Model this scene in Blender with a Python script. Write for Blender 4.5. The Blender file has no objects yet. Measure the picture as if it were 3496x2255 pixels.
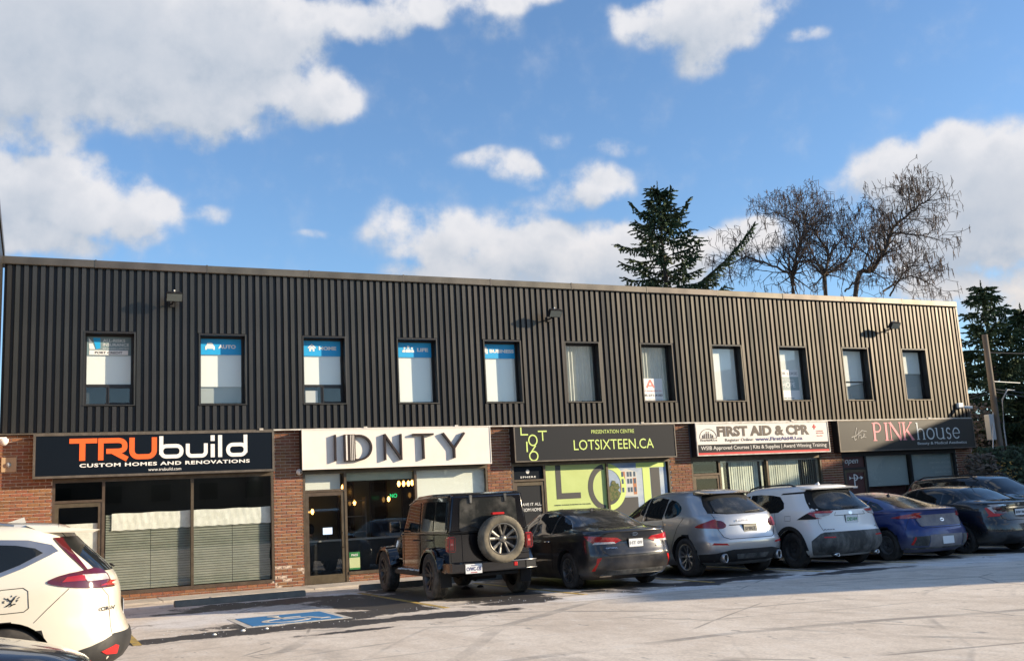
import bpy, bmesh, math, random
from mathutils import Vector, Matrix
from mathutils.bvhtree import BVHTree
R = math.radians
random.seed(7)
sc = bpy.context.scene
COL = sc.collection

# ------------------------------------------------------------------ camera
CAM = Vector((-1.127, -24.403, 1.4756))
YAW, PITCH, ROLL = 0.438966, 0.174086, -0.055455
def cam_axes():
    f = Vector((math.sin(YAW)*math.cos(PITCH), math.cos(YAW)*math.cos(PITCH), math.sin(PITCH)))
    r = Vector((math.cos(YAW), -math.sin(YAW), 0)); u = r.cross(f)
    c, s = math.cos(ROLL), math.sin(ROLL)
    return c*r+s*u, -s*r+c*u, f
cr, cu_, cf = cam_axes()
cd = bpy.data.cameras.new('camera'); cam = bpy.data.objects.new('camera', cd); COL.objects.link(cam)
cam.matrix_world = Matrix(((cr.x, cu_.x, -cf.x, CAM.x), (cr.y, cu_.y, -cf.y, CAM.y), (cr.z, cu_.z, -cf.z, CAM.z), (0, 0, 0, 1)))
cd.sensor_width = 36; cd.lens = 36*3500/3496; cd.clip_start = .1; cd.clip_end = 3000
sc.camera = cam

# ------------------------------------------------------------------ sun, sky, exposure
SUN_AZ, SUN_EL = R(116.5), R(16.0)          # azimuth clockwise from +Y (towards +X)
sd = Vector((math.sin(SUN_AZ)*math.cos(SUN_EL), math.cos(SUN_AZ)*math.cos(SUN_EL), math.sin(SUN_EL)))
sl = bpy.data.lights.new('sun', 'SUN'); sl.energy = 5; sl.angle = R(.55); sl.color = (1, .82, .58)
so = bpy.data.objects.new('sun', sl); COL.objects.link(so); so.location = (20, -30, 30)
so.rotation_euler = sd.to_track_quat('Z', 'Y').to_euler()
sc.view_settings.view_transform = 'Standard'; sc.view_settings.look = 'None'
sc.view_settings.exposure = 0.84; sc.view_settings.gamma = 1; sc.view_settings.use_curve_mapping = False

W = bpy.data.worlds.new('World'); sc.world = W; W.use_nodes = True
W.cycles.sampling_method = 'MANUAL'; W.cycles.sample_map_resolution = 256
wt = W.node_tree; wt.nodes.clear()
def N(t, kind, **kw):
    n = t.nodes.new(kind)
    for k, v in kw.items(): setattr(n, k, v)
    return n
def setin(n, k, v, t):
    s = n.inputs[k]
    if isinstance(v, bpy.types.NodeSocket): t.links.new(v, s)
    elif v is not None: s.default_value = v
def M(t, op, a, b=None, c=None, clamp=False):
    n = N(t, 'ShaderNodeMath', operation=op); n.use_clamp = clamp
    setin(n, 0, a, t)
    if b is not None: setin(n, 1, b, t)
    if c is not None: setin(n, 2, c, t)
    return n.outputs[0]
def MR(t, v, a, b, c=0., d=1., smooth=True):
    n = N(t, 'ShaderNodeMapRange'); n.interpolation_type = 'SMOOTHSTEP' if smooth else 'LINEAR'
    setin(n, 'Value', v, t); n.inputs['From Min'].default_value = a; n.inputs['From Max'].default_value = b
    n.inputs['To Min'].default_value = c; n.inputs['To Max'].default_value = d
    return n.outputs[0]
def MIX(t, f, a, b, blend='MIX'):
    n = N(t, 'ShaderNodeMix', data_type='RGBA', blend_type=blend)
    setin(n, 0, f, t); setin(n, 6, a, t); setin(n, 7, b, t)
    return n.outputs[2]
def c4(c): return (c[0], c[1], c[2], 1)

# cloud banks as (azimuth deg, elevation deg, half width, half height, weight), measured in the sky
def pix_dir(x, y):
    d = cf + cr*(x*1.464-1748)/3500 - cu_*(y*1.464-1127.5)/3500
    return math.degrees(math.atan2(d.x, d.y)), math.degrees(math.atan2(d.z, math.hypot(d.x, d.y)))
BANKS = [(120,60,430,190,1.5),(130,230,190,70,1.0),(430,190,250,120,1.2),(85,300,130,60,.9),(560,70,200,130,1.3),(740,50,190,60,1.0),(930,30,150,50,.8),(1170,-5,140,36,.8),(740,240,110,60,.9),(610,190,150,90,.9),
  (70,440,190,80,1.2),(220,490,190,70,1.1),(60,560,220,50,.9),(320,510,100,50,.7),(500,497,70,20,.5),(735,540,42,16,.45),
  (940,520,110,60,.65),(1050,570,150,80,1.0),(1190,520,90,50,.62),(1260,590,170,75,1.2),(1420,610,190,80,1.2),(1130,650,240,60,1.0),(1214,388,66,36,.8),(1110,373,80,22,.6),(1380,425,110,48,.8),(1300,455,150,26,.45),(1440,343,90,20,.5),(1290,330,40,16,.35),
  (1650,40,170,80,1.1),(1630,130,70,60,.7),(1500,50,80,50,.75),(1890,68,50,20,.5),(1150,50,90,50,.4),
  (1720,560,150,50,1.1),(1600,620,140,60,.9),(2060,420,110,70,1.0),(2190,400,170,80,1.4),(2340,420,200,110,1.5),(2310,530,240,110,1.2),(2270,660,170,55,.9),(2380,640,160,120,.8),(1980,500,90,60,.35)]
g = bpy.data.node_groups.new('cloud_density', 'ShaderNodeTree')
g.interface.new_socket(name='P', in_out='INPUT', socket_type='NodeSocketVector')
g.interface.new_socket(name='D', in_out='OUTPUT', socket_type='NodeSocketFloat')
gi, go = N(g, 'NodeGroupInput'), N(g, 'NodeGroupOutput')
wn = N(g, 'ShaderNodeTexNoise'); wn.inputs['Scale'].default_value = .28; wn.inputs['Detail'].default_value = 2
g.links.new(gi.outputs[0], wn.inputs['Vector'])
off = N(g, 'ShaderNodeVectorMath', operation='MULTIPLY_ADD'); g.links.new(wn.outputs['Color'], off.inputs[0]); off.inputs[1].default_value = (3.4, 2.2, 0); off.inputs[2].default_value = (-1.7, -1.1, 0)
pw = N(g, 'ShaderNodeVectorMath', operation='ADD'); g.links.new(gi.outputs[0], pw.inputs[0]); g.links.new(off.outputs[0], pw.inputs[1])
acc = None
for (x, y, rx, ry, wgt) in BANKS:
    a, e = pix_dir(x, y); k = .0239
    s1 = N(g, 'ShaderNodeVectorMath', operation='MULTIPLY_ADD'); g.links.new(pw.outputs[0], s1.inputs[0])
    s1.inputs[1].default_value = (1/(rx*k), 1/(ry*k), 0); s1.inputs[2].default_value = (-a/(rx*k), -e/(ry*k), 0)
    s2 = N(g, 'ShaderNodeVectorMath', operation='DOT_PRODUCT'); g.links.new(s1.outputs[0], s2.inputs[0]); g.links.new(s1.outputs[0], s2.inputs[1])
    s3 = M(g, 'MULTIPLY_ADD', s2.outputs['Value'], -.55*wgt, wgt); s4 = M(g, 'MAXIMUM', s3, 0)
    acc = s4 if acc is None else M(g, 'SMOOTH_MAX', acc, s4, .25)
# beyond the banks the same kind of sky goes on: broken cloud from low noise
sx = N(g, 'ShaderNodeSeparateXYZ'); g.links.new(gi.outputs[0], sx.inputs[0])
far = M(g, 'MAXIMUM', M(g, 'MAXIMUM', MR(g, sx.outputs[0], 53, 64), MR(g, sx.outputs[0], -4, -14)), MR(g, sx.outputs[1], 26, 34))
ln = N(g, 'ShaderNodeTexNoise'); ln.inputs['Scale'].default_value = .055; ln.inputs['Detail'].default_value = 2; g.links.new(gi.outputs[0], ln.inputs['Vector'])
acc = M(g, 'MAXIMUM', acc, M(g, 'MULTIPLY', far, MR(g, ln.outputs[0], .53, .68, 0, 1.2)))
fn = N(g, 'ShaderNodeTexNoise'); fn.inputs['Scale'].default_value = .42; fn.inputs['Detail'].default_value = 8; fn.inputs['Roughness'].default_value = .56
g.links.new(gi.outputs[0], fn.inputs['Vector'])
dd = M(g, 'MULTIPLY_ADD', M(g, 'MULTIPLY', M(g, 'SUBTRACT', fn.outputs[0], .5), MR(g, acc, 0, .55, .12, 1)), 1.75, acc)
g.links.new(dd, go.inputs[0])

tc = N(wt, 'ShaderNodeTexCoord'); sep = N(wt, 'ShaderNodeSeparateXYZ'); wt.links.new(tc.outputs['Generated'], sep.inputs[0])
az = M(wt, 'MULTIPLY', M(wt, 'ARCTAN2', sep.outputs[0], sep.outputs[1]), 57.2958)
el = M(wt, 'MULTIPLY', M(wt, 'ARCSINE', sep.outputs[2]), 57.2958)
cmb = N(wt, 'ShaderNodeCombineXYZ'); wt.links.new(az, cmb.inputs[0]); wt.links.new(el, cmb.inputs[1])
d1 = N(wt, 'ShaderNodeGroup'); d1.node_tree = g; wt.links.new(cmb.outputs[0], d1.inputs[0])
sh = N(wt, 'ShaderNodeVectorMath', operation='ADD'); wt.links.new(cmb.outputs[0], sh.inputs[0]); sh.inputs[1].default_value = (1.1, 1.5, 0)
d2 = N(wt, 'ShaderNodeGroup'); d2.node_tree = g; wt.links.new(sh.outputs[0], d2.inputs[0])
sky = N(wt, 'ShaderNodeTexSky', sky_type='NISHITA'); sky.sun_disc = False; sky.sun_elevation = SUN_EL; sky.sun_rotation = SUN_AZ
sky.air_density = 1.0; sky.dust_density = .4; sky.ozone_density = 2.5
hs = N(wt, 'ShaderNodeHueSaturation'); hs.inputs['Saturation'].default_value = .98; hs.inputs['Value'].default_value = 1.95
wt.links.new(sky.outputs[0], hs.inputs['Color'])
skyc = MIX(wt, 1.0, hs.outputs[0], (.80, .93, 1.06, 1), 'MULTIPLY')
cover = MR(wt, d1.outputs[0], .16, .80)
lit = M(wt, 'MULTIPLY_ADD', M(wt, 'SUBTRACT', d1.outputs[0], d2.outputs[0]), .85, .42, clamp=True)
thick = MR(wt, d1.outputs[0], .6, 1.6)
lit2 = M(wt, 'MULTIPLY', lit, M(wt, 'MULTIPLY_ADD', thick, -.62, 1.02))
lowel = MR(wt, el, 6, 17)
litcol = MIX(wt, lowel, (9.7, 8.5, 7.3, 1), (7.7, 7.7, 8.0, 1))
ccol = MIX(wt, lit2, (4.5, 5.1, 6.0, 1), litcol)
fin = MIX(wt, cover, skyc, ccol)
bg = N(wt, 'ShaderNodeBackground'); wt.links.new(fin, bg.inputs[0]); bg.inputs[1].default_value = .062
wo = N(wt, 'ShaderNodeOutputWorld'); wt.links.new(bg.outputs[0], wo.inputs[0])

# ------------------------------------------------------------------ materials
MATS = {}
def mat(name, col, rough=.6, metal=0., col2=None, nscale=4., contrast=(.35, .65), bump=0., bscale=30., coat=0., spec=.5, stretch=(1, 1, 1), coords='Object', emit=None, estr=1., vary=0., detail=6, dust=None, coatr=.05):
    m = bpy.data.materials.new(name); m.use_nodes = True; t = m.node_tree; b = t.nodes['Principled BSDF']
    tc = N(t, 'ShaderNodeTexCoord'); mp = N(t, 'ShaderNodeMapping'); t.links.new(tc.outputs[coords], mp.inputs[0]); mp.inputs['Scale'].default_value = stretch
    c = None
    if col2 is not None:
        n = N(t, 'ShaderNodeTexNoise'); n.inputs['Scale'].default_value = nscale; n.inputs['Detail'].default_value = detail; n.inputs['Roughness'].default_value = .6
        t.links.new(mp.outputs[0], n.inputs['Vector'])
        c = MIX(t, MR(t, n.outputs[0], *contrast), c4(col), c4(col2))
    if vary:
        oi = N(t, 'ShaderNodeObjectInfo'); ge = N(t, 'ShaderNodeNewGeometry')
        rnd = M(t, 'FRACT', M(t, 'ADD', M(t, 'MULTIPLY', oi.outputs['Random'], 7.31), ge.outputs['Random Per Island']))
        v = M(t, 'MULTIPLY_ADD', rnd, 2*vary, 1-vary); h = N(t, 'ShaderNodeHueSaturation'); setin(h, 'Value', v, t)
        setin(h, 'Hue', M(t, 'MULTIPLY_ADD', M(t, 'FRACT', M(t, 'MULTIPLY', rnd, 13.7)), .03, .488), t)
        if c is None: h.inputs['Color'].default_value = c4(col)
        else: t.links.new(c, h.inputs['Color'])
        c = h.outputs[0]
    rs = None
    if dust is not None:      # road dust and salt: (colour, top height of the film, strength)
        dc, top, ds = dust
        s = N(t, 'ShaderNodeSeparateXYZ'); t.links.new(tc.outputs['Object'], s.inputs[0])
        n2 = N(t, 'ShaderNodeTexNoise'); n2.inputs['Scale'].default_value = 3.5; n2.inputs['Detail'].default_value = 7; t.links.new(tc.outputs['Object'], n2.inputs['Vector'])
        f = M(t, 'MULTIPLY', MR(t, M(t, 'MULTIPLY_ADD', M(t, 'SUBTRACT', n2.outputs[0], .5), .9, s.outputs[2]), 0, top, 1, 0), ds, clamp=True)
        c = MIX(t, f, c if c is not None else c4(col), c4(dc)); rs = M(t, 'MULTIPLY_ADD', f, .55, rough, clamp=True)
        if coat: setin(b, 'Coat Weight', M(t, 'MULTIPLY_ADD', f, -coat, coat), t)
    if c is None: b.inputs['Base Color'].default_value = c4(col)
    else: t.links.new(c, b.inputs['Base Color'])
    if rs is not None: t.links.new(rs, b.inputs['Roughness'])
    else: b.inputs['Roughness'].default_value = rough
    b.inputs['Metallic'].default_value = metal; b.inputs['Specular IOR Level'].default_value = spec
    if coat and dust is None: b.inputs['Coat Weight'].default_value = coat
    b.inputs['Coat Roughness'].default_value = coatr
    if emit: b.inputs['Emission Color'].default_value = c4(emit); b.inputs['Emission Strength'].default_value = estr
    if bump:
        n = N(t, 'ShaderNodeTexNoise'); n.inputs['Scale'].default_value = bscale; n.inputs['Detail'].default_value = 5; t.links.new(mp.outputs[0], n.inputs['Vector'])
        bp = N(t, 'ShaderNodeBump'); bp.inputs['Strength'].default_value = bump; bp.inputs['Distance'].default_value = .02; t.links.new(n.outputs[0], bp.inputs['Height']); t.links.new(bp.outputs[0], b.inputs['Normal'])
    MATS[name] = m
    return m
def glass(name, tint=(.82, .9, .87), ior=1.5, rough=0., wav=.0):
    m = bpy.data.materials.new(name); m.use_nodes = True; t = m.node_tree; t.nodes.clear()
    tr = N(t, 'ShaderNodeBsdfTransparent'); tr.inputs[0].default_value = c4(tint); gl = N(t, 'ShaderNodeBsdfGlossy'); gl.inputs['Roughness'].default_value = rough
    ge = N(t, 'ShaderNodeNewGeometry'); dt = N(t, 'ShaderNodeVectorMath', operation='DOT_PRODUCT'); t.links.new(ge.outputs['Incoming'], dt.inputs[0]); t.links.new(ge.outputs['Normal'], dt.inputs[1])
    fr_ = M(t, 'MULTIPLY_ADD', M(t, 'POWER', M(t, 'SUBTRACT', 1, M(t, 'ABSOLUTE', dt.outputs['Value'])), 5), .94, .05); mx = N(t, 'ShaderNodeMixShader'); o = N(t, 'ShaderNodeOutputMaterial')
    if wav:
        tc = N(t, 'ShaderNodeTexCoord'); n = N(t, 'ShaderNodeTexNoise'); n.inputs['Scale'].default_value = 1.3; n.inputs['Detail'].default_value = 1; t.links.new(tc.outputs['Object'], n.inputs[0])
        bp = N(t, 'ShaderNodeBump'); bp.inputs['Strength'].default_value = wav; bp.inputs['Distance'].default_value = .01; t.links.new(n.outputs[0], bp.inputs['Height']); t.links.new(bp.outputs[0], gl.inputs['Normal'])
    t.links.new(fr_, mx.inputs[0]); t.links.new(tr.outputs[0], mx.inputs[1]); t.links.new(gl.outputs[0], mx.inputs[2]); t.links.new(mx.outputs[0], o.inputs[0])
    MATS[name] = m
    return m

# ------------------------------------------------------------------ mesh helpers
WM = {}     # world matrix of every Empty / part, kept by hand so that no depsgraph update is needed
class MB:
    def __init__(s): s.v = []; s.f = []; s.mi = []; s.sm = []
    def add(s, vs, fs, mi=0, smooth=False):
        o = len(s.v); s.v += [tuple(v) for v in vs]
        for f in fs: s.f.append([i+o for i in f]); s.mi.append(mi); s.sm.append(smooth)
        return s
    def box(s, x0, x1, y0, y1, z0, z1, mi=0):
        return s.add([(x0,y0,z0),(x1,y0,z0),(x1,y1,z0),(x0,y1,z0),(x0,y0,z1),(x1,y0,z1),(x1,y1,z1),(x0,y1,z1)],
                     [(0,3,2,1),(4,5,6,7),(0,1,5,4),(1,2,6,5),(2,3,7,6),(3,0,4,7)], mi)
    def cbox(s, x0, x1, y0, y1, z0, z1, c, mi=0):          # box with chamfered edges
        b = bmesh.new(); bmesh.ops.create_cube(b, size=1)
        for v in b.verts: v.co = Vector(((x0+x1)/2+v.co.x*(x1-x0), (y0+y1)/2+v.co.y*(y1-y0), (z0+z1)/2+v.co.z*(z1-z0)))
        bmesh.ops.bevel(b, geom=b.edges[:], offset=c, segments=2, affect='EDGES', profile=.5)
        b.verts.index_update(); s.add([v.co for v in b.verts], [[v.index for v in f.verts] for f in b.faces], mi); b.free(); return s
    def frame(s, x0, x1, z0, z1, w, y0, y1, mi=0):         # rectangular ring in XZ
        s.box(x0, x0+w, y0, y1, z0, z1, mi); s.box(x1-w, x1, y0, y1, z0, z1, mi)
        s.box(x0+w, x1-w, y0, y1, z0, z0+w, mi); s.box(x0+w, x1-w, y0, y1, z1-w, z1, mi); return s
    def tube(s, pts, rad, n=8, mi=0, cap=True, smooth=True):
        pts = [Vector(p) for p in pts]; k = len(pts); rad = rad if isinstance(rad, (list, tuple)) else [rad]*k
        base = []; up = Vector((0, 0, 1))
        for i, p in enumerate(pts):
            d = (pts[min(i+1, k-1)]-pts[max(i-1, 0)]).normalized()
            a = d.cross(up)
            if a.length < .05: a = d.cross(Vector((1, 0, 0)))
            a.normalize(); b = d.cross(a); up = b if False else up
            base += [p+(a*math.cos(2*math.pi*j/n)+b*math.sin(2*math.pi*j/n))*rad[i] for j in range(n)]
        fs = [[i*n+j, i*n+(j+1) % n, (i+1)*n+(j+1) % n, (i+1)*n+j] for i in range(k-1) for j in range(n)]
        s.add(base, fs, mi, smooth)
        if cap: s.add(base[:n], [list(range(n))], mi); s.add(base[-n:], [list(range(n))[::-1]], mi)
        return s
    def lathe(s, prof, n=32, axis='y', c=(0, 0, 0), mi=0, smooth=True):   # prof: (radius, along axis)
        vs = []
        for r, h in prof:
            for j in range(n):
                a = 2*math.pi*j/n; p, q = r*math.cos(a), r*math.sin(a)
                vs.append((c[0]+p, c[1]+h, c[2]+q) if axis == 'y' else (c[0]+p, c[1]+q, c[2]+h) if axis == 'z' else (c[0]+h, c[1]+p, c[2]+q))
        fs = [[i*n+j, i*n+(j+1) % n, (i+1)*n+(j+1) % n, (i+1)*n+j] for i in range(len(prof)-1) for j in range(n)]
        return s.add(vs, fs, mi, smooth)
    def prism(s, poly, y0, y1, mi=0):                       # polygon in XZ pushed along Y (y0 is the near face)
        n = len(poly); vs = [(p[0], y0, p[1]) for p in poly]+[(p[0], y1, p[1]) for p in poly]
        return s.add(vs, [list(range(n)), list(range(2*n-1, n-1, -1))]+[[i, i+n, (i+1) % n+n, (i+1) % n] for i in range(n)], mi)
    def stroke(s, pts, w, y0, y1, closed=False, mi=0):      # thick line in XZ with mitred corners
        P = []
        for p in pts:
            v = Vector((p[0], p[1]))
            if not P or (v-P[-1]).length > .003: P.append(v)
        n = len(P); A = []; B = []
        for i in range(n):
            a = P[i]-P[i-1] if (i > 0 or closed) else P[1]-P[0]
            b = P[(i+1) % n]-P[i] if (i < n-1 or closed) else P[-1]-P[-2]
            a.normalize(); b.normalize(); na = Vector((-a.y, a.x)); nb = Vector((-b.y, b.x)); m = (na+nb)
            m = m.normalized() if m.length > .1 else na
            k = w/2/max(.35, m.dot(na)); A.append(P[i]+m*k); B.append(P[i]-m*k)
        for i in range(n if closed else n-1):
            j = (i+1) % n; q = [A[i], A[j], B[j], B[i]]
            s.prism([(p.x, p.y) for p in q], y0, y1, mi)
        return s
    def mesh(s, name):
        me = bpy.data.meshes.new(name); me.from_pydata(s.v, [], s.f)
        me.polygons.foreach_set('material_index', s.mi); me.polygons.foreach_set('use_smooth', s.sm); me.update(); return me
def arc(cx, cz, rx, rz, a0, a1, n=12):
    return [(cx+rx*math.cos(R(a0+(a1-a0)*i/n)), cz+rz*math.sin(R(a0+(a1-a0)*i/n))) for i in range(n+1)]

def fixn(me):
    b = bmesh.new(); b.from_mesh(me); bmesh.ops.recalc_face_normals(b, faces=b.faces); b.to_mesh(me); b.free()
def props(o, label=None, cat=None, group=None, kind=None):
    if label: o['label'] = label
    if cat: o['category'] = cat
    if group: o['group'] = group
    if kind: o['kind'] = kind
    return o
def empty(name, loc=(0, 0, 0), rz=0., parent=None, **kw):
    o = bpy.data.objects.new(name, None); COL.objects.link(o); o.empty_display_size = .3
    o.location = loc; o.rotation_euler = (0, 0, rz); mw = Matrix.Translation(loc) @ Matrix.Rotation(rz, 4, 'Z')
    if parent: o.parent = parent; mw = WM[parent] @ mw
    WM[o] = mw; return props(o, **kw)
def obj(name, mb, m, parent=None, world=False, recalc=True, smooth=None, **kw):
    """links one mesh object; world=True: its vertices are world coordinates and are taken into the parent's frame"""
    me = mb.mesh(name) if isinstance(mb, MB) else mb
    if recalc and not isinstance(mb, bpy.types.Mesh): fixn(me)
    for q in (m if isinstance(m, (list, tuple)) else [m]): me.materials.append(MATS[q] if isinstance(q, str) else q)
    if smooth is not None: me.polygons.foreach_set('use_smooth', [smooth]*len(me.polygons))
    o = bpy.data.objects.new(name, me); COL.objects.link(o)
    if parent:
        o.parent = parent; WM[o] = WM[parent].copy()
        if world: me.transform(WM[parent].inverted())
    else: WM[o] = Matrix.Identity(4)
    return props(o, **kw)
def inst(o, name, parent, loc=(0, 0, 0), scale=(1, 1, 1), rz=0.):
    c = bpy.data.objects.new(name, o.data if isinstance(o, bpy.types.Object) else o); COL.objects.link(c)
    c.parent = parent; c.location = loc; c.scale = scale; c.rotation_euler = (0, 0, rz); WM[c] = WM[parent] @ Matrix.Translation(loc)
    return c

TXT = {}
def text_mesh(s, x0, x1, z0, z1, y=0., bold=0., shear=0., depth=.004, space=1., align=None, res=3):
    """built-in letter shapes fitted into a box in the XZ plane, readable from -Y"""
    cu = bpy.data.curves.new('t', 'FONT'); cu.body = s; cu.offset = bold; cu.shear = shear; cu.extrude = .02; cu.space_character = space; cu.resolution_u = res
    ob = bpy.data.objects.new('t', cu); me = bpy.data.meshes.new_from_object(ob)
    vs = [v.co for v in me.vertices]
    if not vs: return me
    a0, a1 = min(v.x for v in vs), max(v.x for v in vs); b0, b1 = min(v.y for v in vs), max(v.y for v in vs)
    kx = (x1-x0)/(a1-a0); kz = (z1-z0)/(b1-b0)
    for v in me.vertices: v.co = (x0+(v.co.x-a0)*kx, y-(v.co.z+.02)/.04*depth, z0+(v.co.y-b0)*kz)
    bpy.data.objects.remove(ob); bpy.data.curves.remove(cu)
    return me
def text(name, parent, m, s, x0, x1, z0, z1, y, label=None, **kw):
    return obj(name, text_mesh(s, x0, x1, z0, z1, y, **kw), m, parent, world=True, label=label)

# ------------------------------------------------------------------ palette
mat('asphalt', (.05, .05, .055))
mat('brick', (.185, .072, .037), .85, col2=(.245, .100, .052), nscale=18, contrast=(.3, .75), bump=.35, bscale=60, vary=.22)
mat('mortar', (.72, .63, .52), .95, col2=(.60, .52, .43), nscale=9, bump=.3, bscale=70)
mat('salt_brick', (.24, .13, .09), .9, col2=(.55, .46, .38), nscale=14, bump=.3)
mat('siding', (.070, .065, .058), .41, metal=.95, col2=(.108, .098, .086), nscale=2.2, stretch=(1, 1, .12), bump=.04, bscale=2.2, spec=.7, vary=.07)
mat('siding_back', (.006, .008, .012), .5, metal=.2)
mat('cap', (.10, .087, .075), .42, metal=.7, col2=(.15, .13, .11), nscale=1.4, bump=.05, bscale=1.5, vary=.06)
mat('flashing', (.62, .60, .56), .5, col2=(.42, .38, .33), nscale=5)
mat('bronze', (.095, .07, .048), .42, metal=.45, col2=(.13, .10, .07), nscale=5, vary=.05)
mat('dark_frame', (.018, .016, .016), .4)
mat('sign_frame', (.10, .085, .068), .5, metal=.3, col2=(.14, .12, .1), nscale=6)
mat('sign_black', (.004, .008, .015), .45, spec=.12)
mat('sign_grey', (.024, .026, .030), .5, spec=.15)
mat('sign_white', (.80, .755, .69), .42, col2=(.76, .71, .65), nscale=2)
mat('sign_cream', (.74, .71, .66), .4)
mat('sign_pinkboard', (.014, .013, .011), .36, spec=.7)
mat('white', (.8, .8, .78), .5); mat('offwhite', (.62, .62, .60), .6)
mat('orange', (.85, .13, .02), .45); mat('lime', (.46, .56, .19), .5, col2=(.50, .60, .22), nscale=1.5)
mat('lettering_lime', (.58, .72, .20), .5); mat('black', (.012, .012, .014), .5); mat('letter_brown', (.035, .022, .018), .35, metal=.2)
mat('navy_text', (.03, .03, .16), .5); mat('red', (.62, .03, .03), .4); mat('pink', (.80, .28, .30), .5); mat('brown_text', (.07, .05, .04), .5)
mat('pale_text', (.62, .66, .66), .5); mat('grey', (.28, .28, .28), .6); mat('darkgrey', (.08, .08, .085), .6)
mat('blue_banner', (.01, .36, .72), .5); mat('green_text', (.02, .3, .08), .5)
mat('blind_white', (.86, .88, .84), .8); mat('blind_green', (.50, .55, .46), .8, col2=(.44, .5, .42), nscale=3)
mat('reflection_grey', (.29, .30, .25), .7, col2=(.24, .255, .21), nscale=3, vary=.06)  # colour carries the dark reflection on the first shop's lower glass
mat('paper', (.86, .86, .81), .9, col2=(.76, .76, .70), nscale=7, bump=.5, bscale=4, contrast=(.4, .6))
mat('shade_grey', (.40, .43, .42), .8); mat('room', (.035, .036, .035), .9); mat('room_light', (.12, .13, .11), .9); mat('room_floor', (.04, .035, .03), .6)
mat('burgundy', (.07, .02, .018), .5, col2=(.09, .03, .025), nscale=4)
mat('camera_white', (.75, .75, .73), .4); mat('lens', (.02, .02, .025), .1)
mat('concrete', (.34, .325, .30), .9, col2=(.24, .23, .215), nscale=6, bump=.3, bscale=50, vary=.05)
mat('bulb', (1, .55, .15), .5, emit=(1, .48, .12), estr=5.); mat('tube_light', (1, 1, .95), .5, emit=(1, 1, .9), estr=2.2); mat('neon_green', (.02, .6, .15), emit=(.03, .8, .25), estr=.7)
mat('lamp_glass', (.13, .15, .15), .25)
glass('glass', (.97, .985, .975), wav=.015); glass('glass_upper', (.98, .99, .985), 1.5, wav=.02); glass('glass_dark', (.5, .56, .54), 1.5, wav=.015)
mat('bark', (.085, .065, .05), .95, col2=(.045, .035, .03), nscale=8, bump=.6, bscale=20, stretch=(1, 1, .3))
mat('needles', (.040, .075, .042), .8, col2=(.10, .12, .065), nscale=.9, vary=.35, spec=.2)
mat('needles_dark', (.032, .062, .036), .8, col2=(.07, .10, .05), nscale=.9, vary=.3, spec=.2)
mat('twig', (.045, .034, .032), .9, vary=.15); mat('pod', (.07, .04, .028), .8, vary=.3)
mat('pole_wood', (.17, .145, .12), .9, col2=(.10, .085, .07), nscale=6, stretch=(1, 1, .08), bump=.5, bscale=15)
mat('wire', (.06, .06, .065), .6); mat('galv', (.42, .44, .45), .5, metal=.4); mat('sign_yellow', (.50, .33, .08), .55)

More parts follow.
